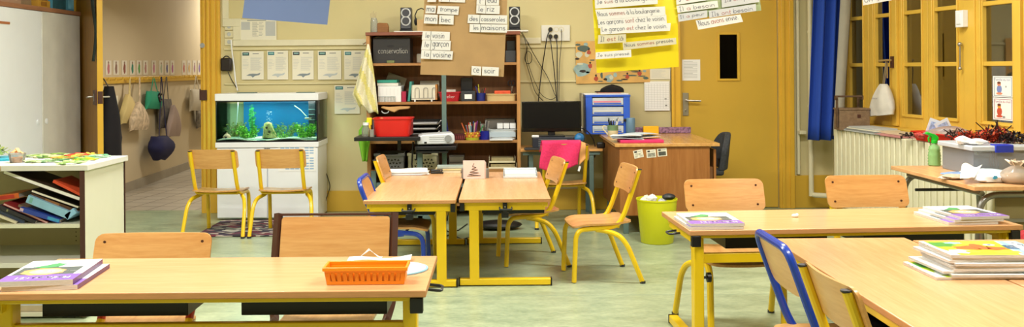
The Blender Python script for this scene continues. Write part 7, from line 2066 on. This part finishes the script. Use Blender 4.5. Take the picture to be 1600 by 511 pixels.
# white gloves / plastic on the lid
def crumple(name, label, cat, c, rx, ry, rz_, m, seed, amp=.35, n=(18, 10), group=None, rot=0.0):
    R = random.Random(seed); ph = [R.uniform(0, 6.3) for _ in range(6)]; b = B()
    def fn(u, v, q):
        a = 2 * PI * u; t_ = PI * v; k = 1 + amp * (math.sin(a * 3 + ph[0] + v * 4) * .4 + math.sin(a * 5 + ph[1]) * .25 + math.sin(t_ * 5 + a * 2 + ph[2]) * .35) * math.sin(t_)
        x, y, z = rx * k * math.sin(t_) * math.cos(a), ry * k * math.sin(t_) * math.sin(a), -rz_ * math.cos(t_) * (1 + .2 * amp * math.sin(a * 4 + ph[3]))
        return Vector((x, y, max(-rz_ * .8, z) + rz_ * .8))
    b.grid(fn, n[0], n[1]); bmesh.ops.remove_doubles(b.bm, verts=b.bm.verts[:], dist=.0004); bmesh.ops.holes_fill(b.bm, edges=[e for e in b.bm.edges if e.is_boundary])
    o = b.build(name, m, smooth=50); o.location = c; o.rotation_euler = (0, 0, rot); return tag(o, label, cat, group)
m_wcl = mat('bright_white_cloth', '#F4F4F2', .85, var=.02)
zl = cz1 + .018
crumple('white_fluff', 'crumpled white cloth on the bin lid, taller left one', 'cloth', (X(1503, 5.04), 5.04, zl), .035, .03, .024, m_wcl, 1, .6)
crumple('white_fluff', 'crumpled white cloth on the bin lid, longer right one', 'cloth', (X(1525, 4.99), 4.99, zl), .055, .03, .018, m_wcl, 2, .5)
# garlands of red and dark leaves
def garland(label, px, Y, z, cols, n, sx, sz, seed):
    t = thing('leaf_garland', label, 'garland', (X(px, Y), Y, z), 0, 'heaps of tinsel and leaf garland'); R = random.Random(seed); b = B()
    for k in range(n):
        a = R.uniform(0, 2 * PI); rr = R.random() ** .6; px_, py_, pz = sx * rr * math.cos(a), sx * .7 * rr * math.sin(a), sz * R.uniform(0, 1) * (1 - rr * .5)
        L_ = R.uniform(.014, .03); Mt = Matrix.Translation((px_, py_, pz)) @ Matrix.Rotation(R.uniform(0, 6.3), 4, 'Z') @ Matrix.Rotation(R.uniform(-1.3, 1.0), 4, 'Y')
        b._faces([Mt @ Vector(q) for q in ((0, 0, 0), (L_ * .5, L_ * .28, .002), (L_, 0, 0), (L_ * .5, -L_ * .28, .002))], [(0, 1, 2, 3)], R.randrange(len(cols)))
    b.build('leaves', [mat('gar_' + c[1:], c, .6) for c in cols], t, smooth=0)
    b = B()
    for k in range(4):
        a = R.uniform(0, 6.3); b.tube([(0, 0, .006), (sx * .5 * math.cos(a), sx * .4 * math.sin(a), sz * .7), (sx * math.cos(a), sx * .6 * math.sin(a), sz * R.uniform(.5, 1.3))], .003, 5)
    b.build('stem', mat('dark_twig', '#2A1A14', .8), t)
RD = ['#A8301C', '#C8401E', '#8A1F14', '#D85A2A', '#3A1A12']; DK = ['#2A1410', '#1A1416', '#4A2018', '#14100E']
garland('red tinsel leaf heap above the white gloves, leftmost', 1512, 5.16, zl, RD, 260, .055, .075, 1)
garland('orange red leaf heap in the middle of the bin lid', 1540, 5.14, zl, RD, 300, .065, .08, 2)
garland('tall orange red leaf heap with a dark twig behind the blue clip', 1563, 5.12, zl, RD, 320, .06, .10, 3)
garland('blackish brown leaf heap at the right end of the bin lid', 1583, 5.08, zl, DK, 320, .075, .065, 4)
garland('dark brown leaf heap filling the gap between the red heaps', 1551, 5.2, zl, DK, 200, .10, .09, 5)
# plastic wipes packs in front
m_film = mat('glossy_white_film', '#E6EBF0', .2, var=.05)
p = os_(1470, 268); crumple('plastic_pack', 'flat blue and white plastic pack lying left on the side table', 'pack', (p.x + .02, 4.92, SZ + .001), .11, .07, .012, mat('blue_film', '#8FAEDC', .25, var=.35, scale=14), 5, .25, rot=-.2)
crumple('plastic_pack', 'beige crumpled plastic pack in front of the blue one', 'pack', (X(1487, 4.8), 4.80, SZ + .001), .07, .045, .014, mat('beige_film', '#CDBBA4', .3, var=.2, scale=20), 6, .4, rot=.2)
crumple('wipes_pack', 'white and blue packet of wipes lying behind the tissue', 'pack', (X(1545, 4.86), 4.90, SZ + .001), .13, .07, .022, mat('white_blue_film', '#D5E3EE', .25, var=.3, scale=10), 7, .3)
crumple('wipes_pack', 'white packet with a small blue mark at the table front', 'pack', (X(1548, 4.66), 4.66, SZ + .001), .095, .05, .026, m_film, 8, .35)
b = B(); p = at(1556, 271, 4.6); b.prism([(-.012, -.006), (.0, -.010), (.013, -.004), (.011, .007), (-.004, .008)], lambda a, z: Vector((p.x + a, 4.607, SZ + .030 + z)), lambda a, z: Vector((p.x + a, 4.61, SZ + .030 + z)))
o = b.build('blue_mark', mat('cyan_mark', '#3A9AC8', .4)); o.parent = bpy.data.objects['wipes_pack.001']; o.matrix_parent_inverse = Matrix.Translation(-bpy.data.objects['wipes_pack.001'].location)
b = B()
P0, P1, P2, P3 = at(1503, 259, 4.86), at(1535, 261, 4.80), at(1526, 279, 4.62), at(1500, 281, 4.56)
def tis(u, v, q):
    p_ = P0.lerp(P1, u).lerp(P3.lerp(P2, u * .9), v); p_.z = max(SZ + .006, p_.z) + .010 * math.sin(u * 7 + v * 2) * (1 - v) + .006; p_.y += .006 * math.sin(u * 9); return p_
b.grid(tis, 14, 10); o = b.build('tissue', m_wcl, smooth=180); o.modifiers.new('s', 'SOLIDIFY').thickness = .002; tag(o, 'white tissue hanging over the front of the plastic packs', 'tissue')
# round bellied glass jar with ribbon at the frame edge
gj = thing('gift_pouch', 'clear bellied bag tied with cream ribbon at the right edge', 'pouch', (X(1589, 4.60) + .005, 4.62, SZ + .001))
B().lathe([(.062, 0), (.078, .015), (.082, .035), (.062, .062), (.028, .082), (.022, .09), (.036, .108), (.034, .109), (.018, .09)], seg=28).build('pouch_wall', glassy('cellophane', '#E6DACA', .2, .06, haze=.35), gj, smooth=60)
B().lathe([(.055, .004), (.066, .02), (.055, .045), (0, .052)], seg=20).build('filling', mat('tan_filling', '#B8A284', .8, var=.3, scale=40), gj, smooth=60)
for k in range(5):
    a = k * 1.26; b = B(); b.tube([(.02 * math.cos(a), .02 * math.sin(a), .088), (.05 * math.cos(a), .045 * math.sin(a), .115), (.03 * math.cos(a + .6), .03 * math.sin(a + .6), .105)], .006, 6, flat=.4); b.build('ribbon', mat('cream_satin', '#EAD9C0', .35), gj)
o = B().ball((X(1597, 4.7), 4.72, SZ + .052), .045, 0, 16, 1, 1, 1).build('wooden_ball', mat('dark_bronze', '#5A4A38', .35, metal=.4)); o.location.z = .004; tag(o, 'dark bronze round ornament at the right edge behind the pouch', 'ornament')
# things on the radiator / sill
ZW = .7825; ZRad = .743
def rs(px): return s_at(px)
def rbox(name, label, cat, px0, px1, d0, d1, z, h, m, bevel=.003, group=None, rot=0.0):
    """box with its faces along the window wall; px measured on the front face"""
    def sof(px, d):
        lo, hi = -1.0, 6.0
        for _ in range(40):
            mid = (lo + hi) / 2; q_ = pr(mid, d, 0); 
            if CX + F * q_.x / q_.y < px: lo = mid
            else: hi = mid
        return lo
    s0, s1_ = sof(px0, d1), sof(px1, d1); b = B(); b.box(s0, s1_, d0, d1, z, z + h, 0, MR)
    return tag(b.build(name, m, bevel=bevel), label, cat, group), s0, s1_
# wooden sewing box with handle
wb = thing('sewing_box', 'weathered wooden box with a tall square handle on the sill', 'box', (0, 0, 0))
m_old = wood('weathered_wood', '#8E7458', '#6E563E', .7, 'Y', 1.2)
wb.location = (X(1335, 7.34), 7.34, ZRad + .002); wb.rotation_euler = (0, 0, -.06)
B().box(-.118, .118, 0, .15, 0, .16).build('box_body', m_old, wb, bevel=.003)
B().box(-.122, .124, -.006, .156, .161, .175).build('box_lid', m_old, wb, bevel=.003)
m_dw = wood('dark_weathered_wood', '#6A5038', '#4A3626', .7, 'Y', 1.2); b = B()
b.box(-.134, -.122, .02, .05, .02, .26); b.box(.075, .090, .16, .18, .02, .26); b.box(-.134, .09, .06, .09, .26, .275); b.box(-.134, -.122, .02, .09, .24, .275); b.box(.078, .09, .06, .18, .24, .275)
b.build('handle', m_dw, wb, bevel=.003)
B().box(.02, .045, -.005, 0, .10, .125).build('catch', m_steel_br, wb)
for k in range(4):
    rbox('magazine', ['lowest grey magazine in the pile on the radiator', 'second grey magazine on the radiator pile', 'third pale magazine on the radiator pile', 'topmost pale magazine on the radiator pile'][k], 'magazine', 1316 + 3 * k, 1374 - 4 * k, .10, .30, ZRad + .0015 + .0105 * k, .009, [m_inkl, m_inkg, m_paper2, m_inkl][k], .001, 'magazines on the radiator')
rbox('exercise_book', 'pink edged exercise book next to the grey magazines', 'book', 1366, 1405, .12, .30, ZRad + .0015, .014, mat('pinkish_cover', '#C98A8A', .5, var=.2), .001)
rbox('exercise_book', 'cream exercise book lying on the pink edged one', 'book', 1372, 1408, .13, .27, ZRad + .017, .014, mat('cream_cover', '#D0BE9C', .6), .001)
# red tray
def rtub(label, px0, px1, d0, d1, z, h, m):
    t, s0, s1_ = rbox('_tmp', None, None, px0, px1, d0, d1, z, h, m); bpy.data.objects.remove(t)
    t = thing('red_tray', label, 'tray', (0, 0, 0)); b = B(); i = .02
    for (a0, a1, e0, e1) in ((s0, s1_, d1 - .004, d1), (s0, s1_, d0, d0 + .004), (s0, s0 + .004, d0, d1), (s1_ - .004, s1_, d0, d1)):
        vs = []
        for z_, ins in ((z, i), (z + h, 0)):
            for a, e in ((a0, e0), (a1, e0), (a1, e1), (a0, e1)):
                aa = a + (ins if a < (s0 + s1_) / 2 else -ins); ee = e + (ins if e < (d0 + d1) / 2 else -ins); vs.append(pr(aa, ee, z_))
        b._faces(vs, [(0, 1, 2, 3), (4, 7, 6, 5), (0, 4, 5, 1), (1, 5, 6, 2), (2, 6, 7, 3), (3, 7, 4, 0)], 0)
    b.box(s0 + i, s1_ - i, d0 + i, d1 - i, z, z + .004, 0, MR); b.build('tray_wall', m, t, bevel=.002)
    b = B(); b.box(s0 - .008, s1_ + .008, d1 - .004, d1 + .008, z + h - .006, z + h + .002, 0, MR); b.box(s0 - .008, s0 + .004, d0, d1, z + h - .006, z + h + .002, 0, MR); b.build('rim', m, t, bevel=.002)
    return t, s0, s1_
rt_, s0, s1_ = rtub('bright red plastic tray overhanging the radiator behind the spray bottle', 1424, 1482, .06, .31, ZRad + .004, .062, m_red)
sm_ = (s0 + s1_) / 2
q = pr(sm_ - .12, .20, ZRad + .05)
for k, (dx, rr, lb) in enumerate(((-.02, .35, 'left bluish printed slip sticking up from the red tray'), (.07, -.45, 'right bluish printed slip sticking up from the red tray'))):
    b = B(); b.box(-.05, .05, -.001, .001, 0, .10); b.box(-.035, .035, -.0016, -.001, .02, .08, 1); o = b.build('printed_slip', [mat('pale_blue_slip', '#DCE6F2', .6), mat('blue_slip_print', '#9FB2D8', .6, var=.5, scale=50)])
    o.location = q + Vector((dx, -.02 * k, .0)); o.rotation_euler = (0, rr, 0); tag(o, lb, 'slip')
q = pr(sm_ + .05, .2, ZRad + .03); crumple('clear_bag', 'crumpled transparent bag on the right half of the red tray', 'plastic bag', q, .13, .08, .045, glassy('crumpled_film', '#F4ECE2', .25, .15, haze=.25), 11, .5)
q = pr(sm_ - .1, .25, ZRad + .02); crumple('red_bundle', 'red and white speckled bundle inside the red tray', 'bundle', q, .09, .05, .03, mat('red_speckle', '#C84A44', .7, var=.6, scale=70), 12, .4)
garland('small dark leaf sprig hanging over the edge of the red tray', 1418, 6.35, ZRad + .02, DK, 60, .06, .03, 14)
garland('dark twig with brown leaves right of the red tray', 1489, 5.75, ZRad + .06, DK, 60, .06, .05, 15)
# cloth bag hanging on the latch
def clothbag():
    t = thing('cloth_bag', 'off white cotton drawstring bag hanging from the window latch', 'bag', (0, 0, 0)); m = mat('off_white_cotton', '#D6D2C6', .9, var=.08, scale=12)
    s_c = 1.0; zt, zb_ = at(1388, 132, 7.0).z, at(1380, 183, 7.0).z
    def fn(u, v, q):
        a = 2 * PI * u; hw = .03 + (.135) * min(1, v * 1.25) ** .75; c = math.cos(a); e = math.copysign(abs(c) ** .6, c)
        dd = .022 + .028 * math.sin(min(1, v * 1.1) * PI * .8)
        return pr(s_c - .035 * v + hw * e, .055 + dd * math.sin(a) * (1 + .15 * math.sin(a * 6)), zt + (zb_ - zt) * v + .018 * v * c)
    b = B(); b.grid(fn, 30, 14); bmesh.ops.remove_doubles(b.bm, verts=b.bm.verts[:], dist=.0005); bmesh.ops.holes_fill(b.bm, edges=[e for e in b.bm.edges if e.is_boundary]); b.build('pouch', m, t, smooth=60)
    b = B(); b.tube([pr(s_c - .01, .055, zt), pr(1.01, .05, zt + .1), pr(1.02, .045, 1.30)], .004, 6); b.tube([pr(s_c + .01, .055, zt), pr(1.03, .05, zt + .1), pr(1.02, .045, 1.30)], .004, 6); b.build('drawstring', mat('brown_string', '#8A7A5A', .8), t)
    hand([('atelier', 0)], [m_ink], pr(s_c - .09, .107, (zt + zb_) / 2 + .005), s_ax, (0, 0, 1), .09, .016, parent=t)
clothbag()
# picture cards on the pane
for k, (py0, py1, hd, fc, lb) in enumerate(((119, 152, 'Famille du Cœur', ['#7A8AC0', '#D98A6A'], 'upper picture card with a blue dressed figure stuck on the window pane'), (153, 188, 'Famille du aïe', ['#C8523A', '#E0A03A'], 'lower picture card with a red and orange figure stuck on the window pane'))):
    s0, s1_ = s_at(1538.5), s_at(1569.5); s_mid = (s0 + s1_) / 2
    q = pr(s_mid, -.055, 0); z1 = HC - (py0 - CY + (1554 - CX) * ROLL) * q.y / F; z0 = HC - (py1 - CY + (1554 - CX) * ROLL) * q.y / F
    t = thing('picture_card', lb, 'card', (0, 0, 0), 0, 'cards on the window pane'); b = B(); d = -.056
    b.box(s0, s1_, d, d + .001, z0, z1, 0, MR); w_, h_ = s1_ - s0, z1 - z0
    for (a0, a1, e0, e1) in ((.06, .94, .05, .07), (.06, .94, .92, .94), (.06, .08, .05, .94), (.92, .94, .05, .94)): b.box(s0 + w_ * a0, s0 + w_ * a1, d + .001, d + .0016, z0 + h_ * e0, z0 + h_ * e1, 1, MR)
    sh = b.build('card_sheet', [m_paper, mat('frame_print_%d' % k, ['#7A8A9A', '#B06A7A'][k], .6)], t)
    FM = [mat('fig_' + fc[0][1:], fc[0], .6), mat('fig_' + fc[1][1:], fc[1], .6), mat('fig_hair', '#6A3A2A', .6), m_inkg]
    def ell(cx, cy, rx, ry, m, off):
        b = B(); b.prism([(cx + rx * math.cos(2 * PI * i / 10), cy + ry * math.sin(2 * PI * i / 10)) for i in range(10)], lambda a, e: pr(s0 + w_ * a, d + .001, z0 + h_ * e), lambda a, e: pr(s0 + w_ * a, d + .0014 + off, z0 + h_ * e), m); b.build('printed_shape', FM, sh, smooth=0)
    ell(.33, .38, .13, .20, 0, .0); ell(.32, .62, .09, .10, 1, .0004); ell(.32, .68, .09, .06, 2, .0008); ell(.33, .17, .16, .06, 1 if k == 0 else 0, .0003); ell(.66 if k == 0 else .55, .5 if k == 0 else .14, .03 if k == 0 else .07, .05, 3, 0)
    hand([(w__, 0) for w__ in (['Famille', 'du', 'loir'] if k == 0 else ['Famille', 'du', 'chat'])], [mat('title_print_%d' % k, ['#6A7AA8', '#B05A7A'][k], .6)], pr(s0 + w_ * .1, d + .0018, z0 + h_ * .78), s_ax, (0, 0, 1), w_ * .78, h_ * .11, parent=sh, wt=.16)
# red bag at the far right behind the desk
b = crumple('red_bag', 'red bag on the floor behind the right end of the right desk', 'bag', (2.47, 4.30, 0.0), .12, .12, .27, mat('deep_red_cloth', '#B01822', .7, var=.15), 31, .15)
crumple('white_cloth', 'white cloth tip showing on top of the red bag', 'cloth', (2.49, 4.30, .46), .04, .035, .02, m_wcl, 32, .3)
